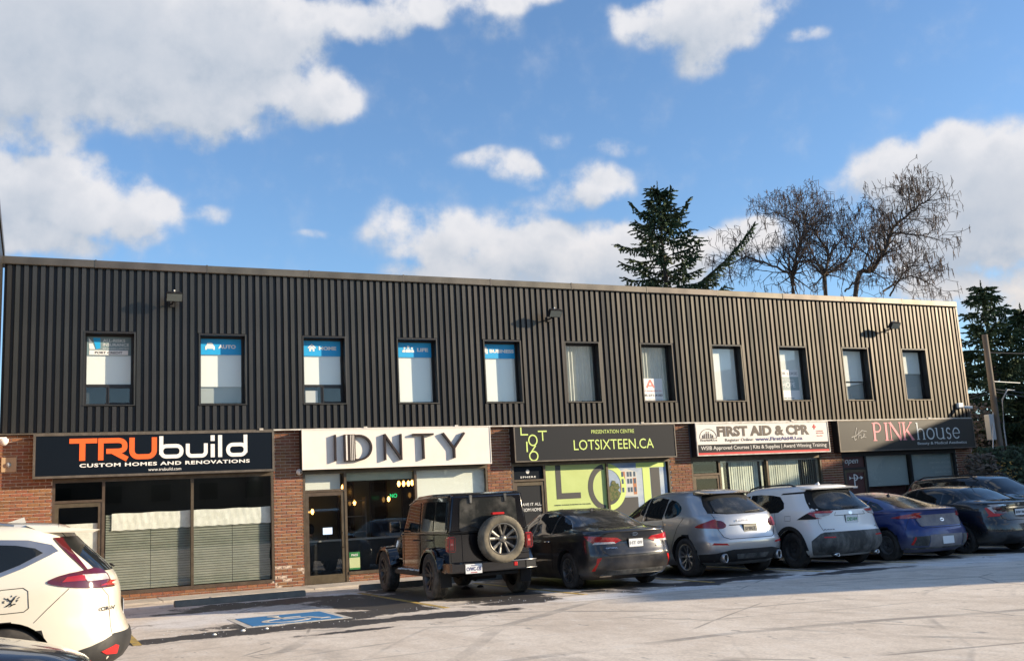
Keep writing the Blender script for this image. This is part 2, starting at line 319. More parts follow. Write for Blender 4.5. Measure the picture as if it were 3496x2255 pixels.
# ------------------------------------------------------------------ ground
def ground_material():
    m = bpy.data.materials.new('salted_asphalt'); m.use_nodes = True; t = m.node_tree; b = t.nodes['Principled BSDF']
    tc = N(t, 'ShaderNodeTexCoord'); P = tc.outputs['Object']; s = N(t, 'ShaderNodeSeparateXYZ'); t.links.new(P, s.inputs[0]); X, Y = s.outputs[0], s.outputs[1]
    def noise(sc, det=6, ro=.6, st=(1, 1, 1), rot=0.):
        mp = N(t, 'ShaderNodeMapping'); t.links.new(P, mp.inputs[0]); mp.inputs['Scale'].default_value = st; mp.inputs['Rotation'].default_value = (0, 0, rot)
        n = N(t, 'ShaderNodeTexNoise'); n.inputs['Scale'].default_value = sc; n.inputs['Detail'].default_value = det; n.inputs['Roughness'].default_value = ro; t.links.new(mp.outputs[0], n.inputs['Vector']); return n.outputs[0]
    # film of dried road salt over asphalt
    streak = noise(.55, 8, .62, (1, .28, 1), R(12)); fine = noise(26, 4, .7); big = noise(.13, 3)
    # wet, thawed patches: distance to ellipses (x, y, rx, ry), edges broken by noise
    wet = None
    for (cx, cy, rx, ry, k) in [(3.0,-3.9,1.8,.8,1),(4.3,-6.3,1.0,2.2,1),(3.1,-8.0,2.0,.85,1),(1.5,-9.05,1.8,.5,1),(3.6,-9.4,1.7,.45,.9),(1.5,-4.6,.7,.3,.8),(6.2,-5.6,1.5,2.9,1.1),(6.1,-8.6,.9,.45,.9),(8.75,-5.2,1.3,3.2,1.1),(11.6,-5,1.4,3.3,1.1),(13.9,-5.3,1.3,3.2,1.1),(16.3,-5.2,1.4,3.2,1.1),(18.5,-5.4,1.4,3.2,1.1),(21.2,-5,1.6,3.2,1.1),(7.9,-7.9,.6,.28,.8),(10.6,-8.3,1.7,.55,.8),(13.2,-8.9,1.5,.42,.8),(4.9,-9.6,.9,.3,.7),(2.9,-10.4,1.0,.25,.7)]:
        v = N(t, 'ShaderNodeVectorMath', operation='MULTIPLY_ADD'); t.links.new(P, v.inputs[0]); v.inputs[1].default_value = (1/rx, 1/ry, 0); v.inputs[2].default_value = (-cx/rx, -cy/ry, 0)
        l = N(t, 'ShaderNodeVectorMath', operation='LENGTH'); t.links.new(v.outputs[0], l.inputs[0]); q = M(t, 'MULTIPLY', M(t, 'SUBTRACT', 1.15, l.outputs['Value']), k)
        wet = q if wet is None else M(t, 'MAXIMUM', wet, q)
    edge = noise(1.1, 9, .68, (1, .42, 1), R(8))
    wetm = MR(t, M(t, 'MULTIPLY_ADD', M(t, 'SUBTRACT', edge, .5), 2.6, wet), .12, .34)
    # tyre sweeps: rings round two turning centres
    tr = None
    for (cx, cy, sc_, th) in [(4, -34, 1.35, .63), (20, -27, 1.1, .66), (-6, -22, 1.6, .66)]:
        v = N(t, 'ShaderNodeVectorMath', operation='ADD'); t.links.new(P, v.inputs[0]); v.inputs[1].default_value = (-cx, -cy, 0)
        l = N(t, 'ShaderNodeVectorMath', operation='LENGTH'); t.links.new(v.outputs[0], l.inputs[0])
        rr = M(t, 'ADD', l.outputs['Value'], M(t, 'MULTIPLY', noise(.16, 2), 1.6))
        c = N(t, 'ShaderNodeCombineXYZ'); t.links.new(rr, c.inputs[0]); n = N(t, 'ShaderNodeTexNoise'); n.noise_dimensions = '1D'; t.links.new(rr, n.inputs['W']); n.inputs['Scale'].default_value = sc_; n.inputs['Detail'].default_value = 3; n.inputs['Roughness'].default_value = .7
        q = M(t, 'MULTIPLY', MR(t, n.outputs[0], th-.05, th+.05), MR(t, noise(.35, 3, .6, (1, 1, 1), th*9), .42, .62))
        tr = q if tr is None else M(t, 'MAXIMUM', tr, q)
    salt = MIX(t, MR(t, streak, .36, .66), (.66, .56, .455, 1), (.84, .745, .63, 1))
    salt = MIX(t, MR(t, big, .35, .65, 0, .45), salt, (.54, .46, .37, 1))
    snow = None
    for (cx, cy, rx, ry) in [(1.2, -6.3, 1.7, 1.7), (2.2, -2.4, 2.6, .5), (4.7, -3.6, .8, .9), (8.0, -9.0, 2.2, .7), (12.2, -8.6, 2.6, .9), (18, -9.2, 5, 1.3), (9.4, -6.5, .5, 2)]:
        v = N(t, 'ShaderNodeVectorMath', operation='MULTIPLY_ADD'); t.links.new(P, v.inputs[0]); v.inputs[1].default_value = (1/rx, 1/ry, 0); v.inputs[2].default_value = (-cx/rx, -cy/ry, 0)
        l = N(t, 'ShaderNodeVectorMath', operation='LENGTH'); t.links.new(v.outputs[0], l.inputs[0]); q = M(t, 'SUBTRACT', 1.1, l.outputs['Value']); snow = q if snow is None else M(t, 'MAXIMUM', snow, q)
    snowm = MR(t, M(t, 'MULTIPLY_ADD', M(t, 'SUBTRACT', noise(.9, 7, .65, (1, .35, 1), R(9)), .5), 2.2, snow), .1, .7, 0, .8)
    salt = MIX(t, snowm, salt, (.78, .77, .76, 1))
    spots = MR(t, noise(4.2, 3, .6, (1, .40, 1), R(10)), .64, .70)
    salt = MIX(t, M(t, 'MULTIPLY', spots, .65), salt, (.13, .125, .12, 1))
    blot = MR(t, noise(.8, 7, .7, (1, .5, 1), R(30)), .56, .70); salt = MIX(t, M(t, 'MULTIPLY', blot, .45), salt, (.30, .27, .24, 1))
    salt = MIX(t, M(t, 'MULTIPLY', tr, .75), salt, (.19, .175, .16, 1))
    mott = noise(3.2, 8, .78, (1, .6, 1), R(20)); salt = MIX(t, MR(t, mott, .44, .70, 0, .45), salt, (.40, .355, .30, 1)); salt = MIX(t, MR(t, mott, .52, .30, 0, .5), salt, (.80, .76, .70, 1))
    crk = N(t, 'ShaderNodeTexVoronoi'); crk.feature = 'DISTANCE_TO_EDGE'; crk.inputs['Scale'].default_value = .33; t.links.new(P, crk.inputs['Vector']); cm = M(t, 'MULTIPLY', MR(t, crk.outputs['Distance'], .010, .003), MR(t, noise(.5, 2), .5, .6)); salt = MIX(t, M(t, 'MULTIPLY', cm, .6), salt, (.12, .11, .10, 1))
    salt = MIX(t, MR(t, fine, .35, .7, 0, .34), salt, (.26, .235, .21, 1))
    asph = MIX(t, MR(t, fine, .4, .6), (.028, .026, .026, 1), (.062, .056, .052, 1))
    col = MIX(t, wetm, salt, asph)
    # white crumbs of salt and ice on the thawed patches
    cr_ = MR(t, noise(19, 2, .5), .735, .76); col = MIX(t, M(t, 'MULTIPLY', cr_, .8), col, (.7, .72, .74, 1))
    # beyond the lot (behind and beside the building) the ground is dull grass and gravel
    t.links.new(col, b.inputs['Base Color'])
    ro = M(t, 'MULTIPLY_ADD', wetm, -.32, .92); t.links.new(ro, b.inputs['Roughness'])
    h = M(t, 'MULTIPLY_ADD', fine, .4, M(t, 'MULTIPLY', streak, .5)); bp = N(t, 'ShaderNodeBump'); bp.inputs['Strength'].default_value = .35; bp.inputs['Distance'].default_value = .015
    t.links.new(h, bp.inputs['Height']); t.links.new(bp.outputs[0], b.inputs['Normal'])
    MATS['salted_asphalt'] = m
ground_material()
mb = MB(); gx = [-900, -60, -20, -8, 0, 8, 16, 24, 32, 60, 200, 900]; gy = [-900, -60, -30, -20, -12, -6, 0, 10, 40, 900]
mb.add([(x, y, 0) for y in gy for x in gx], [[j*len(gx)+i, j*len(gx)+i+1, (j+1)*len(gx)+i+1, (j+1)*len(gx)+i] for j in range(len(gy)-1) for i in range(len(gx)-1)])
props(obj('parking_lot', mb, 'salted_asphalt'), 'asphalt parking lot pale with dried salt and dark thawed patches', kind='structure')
mat('grass_dry', (.10, .095, .05), .95, col2=(.06, .07, .035), nscale=.8, bump=.4)
obj('grass_verge', MB().box(27.6, 120, -2, 120, -.3, .03), 'grass_dry', kind='structure', label='dull winter grass beside and behind the building')
mat('walk', (.50, .45, .39), .92, col2=(.36, .33, .29), nscale=2.5, bump=.3, bscale=40, contrast=(.3, .7))
w = empty('pavement', (12, 0, 0), kind='structure')
for i in range(18):       # concrete slabs along the shopfronts
    x0 = -1.85+i*1.6; obj('slab', MB().cbox(x0+.006, x0+1.594, -1.25, .06, -.1, .035+random.uniform(-.003, .003), .006), 'walk', w, world=True)

# parking lines and the wheelchair stall marking
mat('yellow_paint', (.50, .33, .07), .8, col2=(.26, .20, .10), nscale=7, contrast=(.42, .66))
mat('blue_paint', (.02, .17, .40), .75, col2=(.05, .16, .28), nscale=8, contrast=(.5, .75))
mat('white_paint', (.55, .52, .46), .8, col2=(.3, .28, .25), nscale=8, contrast=(.45, .75))
lx = [.15, 4.95, 7.5, 10.15, 12.75, 15.15, 17.4, 19.9, 22.6, 25.2]
for i, x in enumerate(lx):
    y1 = -3.4; y0 = -9.5 if i == 0 else -8.4
    e = props(obj('parking_line', MB().box(x-.055, x+.055, y0, y1, -.02, .004), 'yellow_paint'), cat='painted line', group='yellow parking lines')
    names = ['worn yellow line running out from under the white estate car at left', 'yellow line between the wheelchair stall and the black off-road car', 'yellow line between the black off-road car and the dark grey sedan', 'yellow line between the dark grey sedan and the silver hatch', 'yellow line between the silver hatch and the white crossover', 'yellow line between the white crossover and the blue hatchback', 'yellow line between the blue hatchback and the black sedan', 'yellow line between the black sedan and the reversed dark wagon', 'yellow line just right of the reversed dark wagon', 'rightmost yellow line, the end of the parking row']
    e['label'] = names[i]; e['kind'] = 'structure' if False else 'thing'
hc = empty('accessible_parking_emblem', (2.5, -7.6, 0), label='blue painted rectangle with white border and wheelchair figure on the asphalt', cat='ground marking')
obj('border', MB().box(1.75, 3.35, -8.55, -6.75, -.02, .004), 'white_paint', hc, world=True)
obj('blue_field', MB().box(1.86, 3.24, -8.4, -6.9, -.02, .008), 'blue_paint', hc, world=True)
def flat_strokes(lines, w, z):
    mb = MB()
    for L in lines: mb.stroke(L, w, 0, .02)
    mb.v = [(v[0], v[2], z-v[1]) for v in mb.v]; return mb
wl = [arc(2.46, -7.95, .33, .3, 100, 350, 14), [(2.42, -7.25), (2.5, -7.72), (2.85, -7.75), (2.98, -8.12), (3.1, -8.1)], [(2.47, -7.5), (2.78, -7.5)], arc(2.42, -7.13, .05, .05, 0, 360, 8)]
obj('wheelchair_figure', flat_strokes(wl, .1, .012), 'white_paint', hc, world=True)
mat('stop_green', (.20, .20, .17), .9, col2=(.14, .15, .13), nscale=5, bump=.3, vary=.04)
def wheel_stop(x0, x1, y, label):
    e = empty('wheel_stop', ((x0+x1)/2, y, 0), label=label, cat='wheel stop', group='concrete wheel stops')
    mb = MB(); pr = [(-.09, 0), (.09, 0), (.07, .12), (-.07, .12)]
    mb.add([(x0, y+a, b) for a, b in pr]+[(x1, y+a, b) for a, b in pr], [(0,1,2,3),(7,6,5,4),(0,4,5,1),(1,5,6,2),(2,6,7,3),(3,7,4,0)])
    me = mb.mesh('block'); b = bmesh.new(); b.from_mesh(me); bmesh.ops.bevel(b, geom=b.edges[:], offset=.012, segments=2, affect='EDGES'); bmesh.ops.recalc_face_normals(b, faces=b.faces); b.to_mesh(me); b.free()
    obj('block', me, 'stop_green', e, world=True)
    obj('anchor_pin', MB().lathe([(0, 0), (.02, 0), (.02, .02), (0, .02)], 10, 'z', ((x0+x1)/2-.6, y, .115)), 'grey', e, world=True); return e
wheel_stop(1.38, 3.95, -2.9, 'concrete wheel stop in the empty wheelchair stall below the black and orange sign')
wheel_stop(5.15, 7.4, -2.75, 'concrete wheel stop in front of the black off-road car')
wheel_stop(7.75, 9.9, -2.8, 'concrete wheel stop in front of the dark grey sedan')
wheel_stop(10.4, 12.55, -2.7, 'concrete wheel stop in front of the silver hatch')

# ------------------------------------------------------------------ the building
BX0, BX1, YB = -1.85, 26.84, .10
bld = empty('commercial_building', (12.5, 0, 0), label='two storey row of shops, black ribbed metal above brown brick', cat='building')
WX = [-.193, 2.286, 4.715, 7.121, 9.504, 11.910, 14.320, 16.752, 19.202, 21.680, 24.172]; WW, WZ0, WZ1 = 1.034, 4.317, 5.921
# siding backing with window holes
mb = MB(); edges = [BX0]
for x in WX: edges += [x, x+WW]
edges += [BX1]
for i in range(len(edges)-1):
    a, b_ = edges[i], edges[i+1]
    if i % 2 == 0: mb.box(a, b_, .05, .09, 3.69, 7.42)
    else: mb.box(a, b_, .05, .09, 3.69, WZ0-.04); mb.box(a, b_, .05, .09, WZ1+.02, 7.42)
obj('siding_backing', mb, 'siding_back', bld, world=True)
def rib_mesh(h):
    pr = [(-.052, .052), (-.044, 0), (.044, 0), (.052, .052)]
    mb = MB(); mb.add([(a, b, 0) for a, b in pr]+[(a, b, h) for a, b in pr], [(0, 1, 5, 4), (1, 2, 6, 5), (2, 3, 7, 6), (3, 0, 4, 7), (0, 3, 2, 1), (4, 5, 6, 7)])
    me = mb.mesh('siding_rib'); fixn(me); me.materials.append(MATS['siding']); return me
rf, rlo, rhi = rib_mesh(7.41-3.70), rib_mesh(WZ0-.06-3.70), rib_mesh(7.41-WZ1-.045)
x = BX0+.10; pitch = .1678
while x < BX1-.06:
    cut = any(w_-.035 < x < w_+WW+.035 for w_ in WX)
    jz = random.uniform(-.003, .003)
    if cut:
        inst(rlo, 'siding_rib', bld, (x-12.5, jz, 3.70)); inst(rhi, 'siding_rib', bld, (x-12.5, jz, WZ1+.045))
    else: inst(rf, 'siding_rib', bld, (x-12.5, jz, 3.70), rz=random.gauss(0, R(1.1)))
    x += pitch
obj('corner_trim', MB().box(BX1-.03, BX1+.035, -.012, .3, 3.68, 7.42), 'cap', bld, world=True)
# roof cap in lengths
def cap_me(l):
    pr = [(-.055, 7.405), (-.062, 7.42), (-.062, 7.575), (-.04, 7.583), (.35, 7.60), (.35, 7.405)]
    mb = MB(); mb.add([(0, a, b) for a, b in pr]+[(l, a, b) for a, b in pr], [list(range(5, -1, -1)), list(range(6, 12))]+[[i, (i+1) % 6, (i+1) % 6+6, i+6] for i in range(6)])
    return mb
caps = [(-1.89, -.003)]+[(i*2.44+.003, (i+1)*2.44-.003) for i in range(11)]
for i, (a, b_) in enumerate(caps):
    o = obj('cap_panel', cap_me(b_-a), 'cap', bld); o.location = (a-12.5, random.uniform(-.004, .004), random.uniform(-.003, .003))
    if i: obj('cap_joint', MB().box(a-.022, a+.012, -.0665, .2, 7.402, 7.588), 'cap', bld, world=True)
obj('roof', MB().box(BX0, BX1-.01, .12, 15, 7.1, 7.38), 'darkgrey', bld, world=True)
obj('soffit_flashing', MB().box(3.95, BX1+.03, -.035, .05, 3.655, 3.688), 'flashing', bld, world=True)
obj('soffit_trim', MB().box(BX0, 3.945, -.02, .05, 3.665, 3.69), 'sign_frame', bld, world=True)
obj('upper_wall', MB().box(BX0, BX1-.01, .42, .5, 3.66, 7.38), 'room', bld, world=True)
obj('floor_slab', MB().box(BX0, BX1-.01, .40, 14.9, 3.2, 3.42), 'room', bld, world=True)
side = MB().box(BX1-.02, BX1, .13, 15, 0, 7.4); obj('side_wall', side, 'mortar', bld, world=True)
obj('rear_wall', MB().box(BX0, BX1, 15, 15.2, 0, 7.4), 'mortar', bld, world=True)

# upper windows
WN = ['first upper window from the left, insurance broker sign and small sliders below', 'upper window under the AUTO banner', 'upper window under the HOME banner with sliders below', 'upper window under the LIFE banner', 'upper window under the BUSINESS banner', 'upper window with pleated curtain', 'upper window with an A logo and phone number', 'plain white upper window', 'upper window with a FOR LEASE notice', 'upper window with its blind three quarters down', 'upper window with its blind half down']
mat('curtain', (.60, .61, .54), .9, col2=(.5, .52, .46), nscale=2)
wins = []
for i, x0 in enumerate(WX):
    x1 = x0+WW; wd = empty('window', (x0-12.5+WW/2, 0, WZ0), parent=bld, label=WN[i]); wins.append(wd)
    mb = MB().box(x0-.03, x0+.004, -.006, .05, WZ0-.03, WZ1+.03); mb.box(x1-.004, x1+.03, -.006, .05, WZ0-.03, WZ1+.03); mb.box(x0-.03, x1+.03, -.02, .05, WZ0-.045, WZ0-.02)
    obj('flashing_trim', mb, 'siding', wd, world=True)
    mb = MB().box(x0-.03, x0+.003, .051, .30, WZ0-.03, WZ1+.03); mb.box(x1-.003, x1+.03, .051, .30, WZ0-.03, WZ1+.03); mb.box(x0-.03, x1+.03, -.004, .30, WZ1-.003, WZ1+.035); mb.box(x0+.003, x1-.003, .051, .30, WZ0-.04, WZ0-.018)
    obj('reveal', mb, 'dark_frame', wd, world=True)
    slider = i in (0, 2); fb = .045
    mb = MB().frame(x0+.005, x1-.005, WZ0-.015, WZ1, fb, .245, .30)
    if slider:
        zt = WZ0+.44; mb.box(x0+fb, x1-fb, .245, .30, zt-.03, zt+.03); mb.box(x0+WW*.47-.02, x0+WW*.47+.02, .25, .30, WZ0+.03, zt-.03); mb.frame(x0+WW*.49, x1-fb, WZ0+.03, zt-.03, .025, .235, .265)
    obj('frame', mb, 'dark_frame', wd, world=True)
    if slider:
        obj('pane', MB().box(x0+fb, x1-fb, .262, .267, zt+.03, WZ1-fb), 'glass_upper', wd, world=True)
        obj('pane', MB().box(x0+fb, x0+WW*.47-.02, .262, .267, WZ0+.03, zt-.03), 'glass_upper', wd, world=True)
        obj('pane', MB().box(x0+WW*.49+.025, x1-fb-.025, .250, .256, WZ0+.055, zt-.055), 'glass_upper', wd, world=True)
    else: obj('pane', MB().box(x0+fb, x1-fb, .262, .267, WZ0+.03, WZ1-fb), 'glass_upper', wd, world=True)
    zb = {0: WZ0+.47, 1: WZ0+.42, 2: WZ0+.42, 9: WZ0+.55, 10: WZ0+.85}.get(i, WZ0-.02)
    if i in (5, 6):
        mb = MB(); n = 60; vs = []
        for k in range(n+1):
            xx = x0+.02+(WW-.04)*k/n; yy = .315+.02*math.sin(k*.9+.7*math.sin(k*.37)); vs += [(xx, yy, WZ0-.02), (xx+.008*math.sin(k), yy, WZ1)]
        mb.add(vs, [(2*k, 2*k+2, 2*k+3, 2*k+1) for k in range(n)], smooth=True); obj('curtain', mb, 'curtain', wd, world=True)
    else: obj('blind', MB().box(x0-.05, x1+.05, .288, .292, zb, WZ1+.1), 'blind_white', wd, world=True)
    if i in (9, 10, 1): obj('reflection_backing', MB().box(x0-.05, x1+.05, .33, .334, WZ0-.05, WZ1), 'shade_grey', wd, world=True)  # added grey sheet, its tone stands in for the reflection in the pane
    if i == 9: obj('raised_blind', MB().prism([(x0-.05, WZ0+.38), (x1+.05, WZ0+.56), (x1+.05, WZ0+.6), (x0-.05, WZ0+.6)], .288, .291), 'blind_white', wd, world=True)
    if i == 2: obj('note', MB().box(x0+.1, x0+.4, .31, .313, WZ0+.0, WZ0+.33), 'offwhite', wd, world=True)
# blue banners on the panes
def banner(i, word, wx0, wx1, icon):
    x0 = WX[i]; wd = wins[i]; z1 = WZ1-.045; z0 = z1-.38
    obj('banner', MB().box(x0+.047, x0+WW-.047, .2570, .2600, z0, z1), 'blue_banner', wd, world=True)
    text('lettering', wd, 'white', word, x0+wx0, x0+wx1, z0+.15, z0+.245, .2560, label='the word '+word, bold=.05)
    mb = MB()
    for s_ in icon: (mb.prism([(x0+p[0], z0+p[1]) for p in s_], .2525, .2560))
    obj('icon', mb, 'white', wd, world=True)
car_i = [[(.15,.12),(.15,.20),(.18,.225),(.205,.29),(.315,.29),(.34,.225),(.37,.20),(.37,.12),(.335,.12),(.335,.145),(.185,.145),(.185,.12)]]
house_i = [[(.16,.21),(.265,.305),(.37,.21),(.35,.19),(.265,.27),(.18,.19)], [(.2,.12),(.2,.195),(.265,.25),(.33,.195),(.33,.12),(.285,.12),(.285,.17),(.245,.17),(.245,.12)]]
def disc(cx, cz, r, n=12): return [(cx+r*math.cos(2*math.pi*k/n), cz+r*math.sin(2*math.pi*k/n)) for k in range(n)]
ppl_i = [disc(.36, .265, .035), [(.29,.13),(.29,.18),(.32,.215),(.40,.215),(.43,.18),(.43,.13)], disc(.26, .24, .025), [(.2,.13),(.2,.17),(.23,.2),(.28,.2),(.28,.13)], disc(.46, .24, .025), [(.44,.13),(.44,.2),(.49,.2),(.52,.17),(.52,.13)]]
bz_i = [[(.07,.12),(.07,.31),(.17,.31),(.17,.12),(.135,.12),(.135,.16),(.105,.16),(.105,.12)], [(.175,.12),(.175,.25),(.2,.25),(.2,.12)]]
banner(1, 'AUTO', .45, .86, car_i); banner(2, 'HOME', .44, .88, house_i); banner(3, 'LIFE', .60, .90, ppl_i); banner(4, 'BUSINESS', .25, .965, bz_i)
x0 = WX[0]; wd = wins[0]; mat('banner_grey', (.17, .25, .27), .5)
obj('banner', MB().box(x0+.047, x0+WW-.047, .2570, .2600, WZ1-.47, WZ1-.045), 'banner_grey', wd, world=True)
text('lettering', wd, 'pale_text', 'ALL-RISKS', x0+.38, x0+.86, WZ1-.165, WZ1-.095, .2560, label='the words ALL-RISKS', bold=.02)
text('lettering', wd, 'pale_text', 'INSURANCE', x0+.38, x0+.94, WZ1-.26, WZ1-.19, .2560, label='the word INSURANCE', bold=.02)
text('lettering', wd, 'pale_text', 'BROKERS LIMITED', x0+.38, x0+.94, WZ1-.335, WZ1-.29, .2560, label='the words BROKERS LIMITED')
obj('logo', MB().prism([(x0+.17, WZ1-.07), (x0+.33, WZ1-.07), (x0+.33, WZ1-.31), (x0+.24, WZ1-.33)], .2525, .2560), 'blue_banner', wd, world=True)
obj('logo_wedge', MB().prism([(x0+.08, WZ1-.07), (x0+.16, WZ1-.17), (x0+.09, WZ1-.17)], .2525, .2560).prism([(x0+.09, WZ1-.2), (x0+.17, WZ1-.2), (x0+.22, WZ1-.33), (x0+.1, WZ1-.33)], .2525, .2560), 'white', wd, world=True)
obj('notice_strip', MB().box(x0+.1, x0+.92, .2545, .2565, WZ1-.46, WZ1-.355), 'white', wd, world=True)
text('lettering', wd, 'darkgrey', 'PORT CREDIT', x0+.22, x0+.80, WZ1-.435, WZ1-.38, .2535, label='the words PORT CREDIT', bold=.02)
x0 = WX[6]; wd = wins[6]
obj('poster', MB().box(x0+.06, x0+.78, .2570, .2600, WZ0+.02, WZ0+.66), 'white', wd, world=True)
mat('pale_red', (.72, .22, .18), .5); mb = MB().stroke([(x0+.26, WZ0+.40), (x0+.37, WZ0+.60), (x0+.39, WZ0+.60), (x0+.50, WZ0+.40)], .05, .2525, .2560).stroke([(x0+.32, WZ0+.455), (x0+.45, WZ0+.455)], .035, .2525, .2560)
obj('logo', mb, 'pale_red', wd, world=True)
text('lettering', wd, 'pale_red', 'CLA Immigration Inc.', x0+.09, x0+.75, WZ0+.285, WZ0+.33, .2560, label='a line of small red lettering'); text('lettering', wd, 'darkgrey', '905-271-4183', x0+.08, x0+.76, WZ0+.15, WZ0+.21, .2560, label='the phone number 905-271-4183', bold=.02)
text('lettering', wd, 'grey', 'www.claimmigration.ca', x0+.1, x0+.74, WZ0+.045, WZ0+.07, .2560, label='a line of small grey lettering')
x0 = WX[8]; wd = wins[8]; mat('lease_grey', (.34, .42, .42), .5)
obj('poster', MB().box(x0+.05, x0+.86, .2570, .2600, WZ0+.02, WZ0+.94), 'white', wd, world=True)
obj('poster_panel', MB().box(x0+.06, x0+.85, .2545, .2565, WZ0+.32, WZ0+.73), 'lease_grey', wd, world=True)
text('lettering', wd, 'grey', 'FOR LEASE', x0+.10, x0+.82, WZ0+.79, WZ0+.88, .2560, label='the words FOR LEASE')
text('lettering', wd, 'white', 'MICHAEL', x0+.22, x0+.68, WZ0+.59, WZ0+.66, .2535, label='the word MICHAEL'); text('lettering', wd, 'white', 'HOPE', x0+.2, x0+.7, WZ0+.41, WZ0+.56, .2535, label='the word HOPE', bold=.01)
text('lettering', wd, 'darkgrey', '5ite QI suites', x0+.24, x0+.62, WZ0+.06, WZ0+.10, .2560, label='a line of small lettering')

# ---- ground floor brick piers
BP, BL, CH = .230, .216, .0733
bm_ = MB().cbox(0, BL, -.0, .03, 0, .0590, .004); brick_me = bm_.mesh('brick'); fixn(brick_me); brick_me.materials.append(MATS['brick'])
brick_salt = bm_.mesh('brick'); fixn(brick_salt); brick_salt.materials.append(MATS['salt_brick'])
def courses(x0, x1, z0, z1, k0=0):
    out = []; k = k0; z = .012+math.floor(z0/CH)*CH
    while z < z0: z += CH; k += 1
    k = int(round((z-.012)/CH))
    while z+.06 <= z1+.02:
        off = (k % 2)*BP/2; x = math.floor((x0-off)/BP)*BP+off
        while x < x1:
            a = max(x, x0+.004); b = min(x+BL, x1-.004)
            if b-a > .035: out.append((a, b, z))
            x += BP
        z += CH; k += 1
    return out
piers = [(-1.85, -.79, 0, 3.66, 'left end pier'), (3.96, 4.655, 0, 3.66, 'a'), (9.45, 10.14, 0, 3.66, 'b'), (15.02, 15.74, 0, 3.66, 'c'), (20.46, 21.27, 0, 3.66, 'd'), (26.06, 26.82, 0, 3.66, 'e'),
         (-.79, 3.96, 0, .19, 'base'), (5.72, 9.45, 0, .24, 'base'), (11.12, 15.02, 0, .24, 'base'), (16.72, 20.46, 0, .24, 'base'), (22.2, 26.06, 0, .24, 'base')]
budget = 0
rest = MB(); YF = .082
for (x0, x1, z0, z1, nm) in piers:
    pn = 'brick_base' if nm == 'base' else 'brick_pier'
    p = obj(pn, MB().box(x0, x1, YB, .36, z0, z1), 'mortar', bld, world=True)
    for (a, b, z) in courses(x0, x1, z0, z1):
        near = (x0 < 0 and z > 1.55 and not (a > -1.15 and 2.75 < z < 3.6)) or (x0 in (3.96,)) or (nm == 'base' and a > .1 and a < 3.96 and x0 < 0)
        sc_ = ((b-a)/BL, 1, 1)
        if near and budget < 296 and z < 3.63:
            c = inst(brick_salt if z < .52 and random.random() < .2 else brick_me, 'brick', p, (a-12.5, YF+random.uniform(-.002, .002), z), sc_); budget += 1
        else: rest.cbox(a, b, YF+random.uniform(-.002, .002), .11, z, z+.0590, .004) if z > 99 else rest.box(a, b, YF+random.uniform(-.002, .002), .11, z, z+.0590)
obj('brick', rest, 'brick', bld, world=True, kind='stuff')
obj('brick_lintel', MB().box(-1.84, 26.8, .11, .36, 2.66, 3.66), 'darkgrey', bld, world=True)
obj('soffit', MB().box(BX0, BX1, .04, .12, 3.655, 3.69), 'dark_frame', bld, world=True)

# salt bloom on the lowest courses
# ---- storefronts
def storefront(x0, x1, zt, mull, zb, door=None, doorz=2.2, name='storefront', m='bronze', label=None):
    s = empty(name, ((x0+x1)/2-12.5, .1, 0), parent=bld, label=label); y0, y1 = .085, .20
    mb = MB().box(x0, x1, y0, y1, zt, 2.70)
    mb.box(x0, x0+.055, y0, y1, 0 if door else zb, zt)
    mb.box(x1-.055, x1, y0, y1, zb, zt)
    xs = [x0+.055]+list(mull)+[x1-.055]
    for q in mull: mb.box(q-.03, q+.03, y0, y1, (0 if door and abs(q-door[1]) < .1 else zb), zt)
    dx = door[1] if door else x0+.055
    mb.box(dx+.03, x1-.055, y0-.02, y1, zb-.05, zb+.02)
    if door: mb.box(door[0], door[1]-.03, y0, y1, doorz, doorz+.055)
    obj('frame', mb, m, s, world=True)
    return s
def door(x0, x1, z1, label, leaf='glass', hand=1, fm='bronze'):
    d = empty('door', ((x0+x1)/2-12.5, .11, 0), parent=bld, label=label)
    mb = MB().box(x0, x0+.075, .10, .15, .04, z1); mb.box(x1-.075, x1, .10, .15, .04, z1); mb.box(x0+.075, x1-.075, .10, .15, z1-.085, z1); mb.box(x0+.075, x1-.075, .10, .15, .04, .24)
    obj('door_frame', mb, fm, d, world=True)
    obj('pane', MB().box(x0+.075, x1-.075, .122, .128, .24, z1-.085), leaf, d, world=True)
    hx = x1-.05 if hand > 0 else x0+.05
    mb = MB().tube([(hx, .10, 1.2), (hx, .045, 1.2), (hx, .045, .85), (hx, .10, .85)], .013, 8)
    obj('handle', mb, 'sign_frame', d, world=True); return d

# room behind the fronts
rooms = empty('shop_interior', (12.5, .5, 0), parent=None, kind='structure', label='dim shop rooms behind the glass')
for (a, b, m, dpt) in [(-1.7, 4.3, 'room', 5), (4.3, 9.8, 'room_light', 4.2), (9.8, 15.4, 'room', 2), (15.4, 20.9, 'room', 2.5), (20.9, 26.75, 'room', 3)]:
    mb = MB().box(a, b, dpt, dpt+.1, 0, 3.2); mb.box(a, a+.06, .36, dpt, 0, 3.2); mb.box(b-.06, b, .36, dpt, 0, 3.2); obj('interior_wall', mb, m, rooms, world=True)
    obj('interior_floor', MB().box(a, b, .2, dpt, -.02, .03), 'room_floor', rooms, world=True); obj('interior_ceiling', MB().box(a, b, .2, dpt, 3.0, 3.1), m, rooms, world=True)

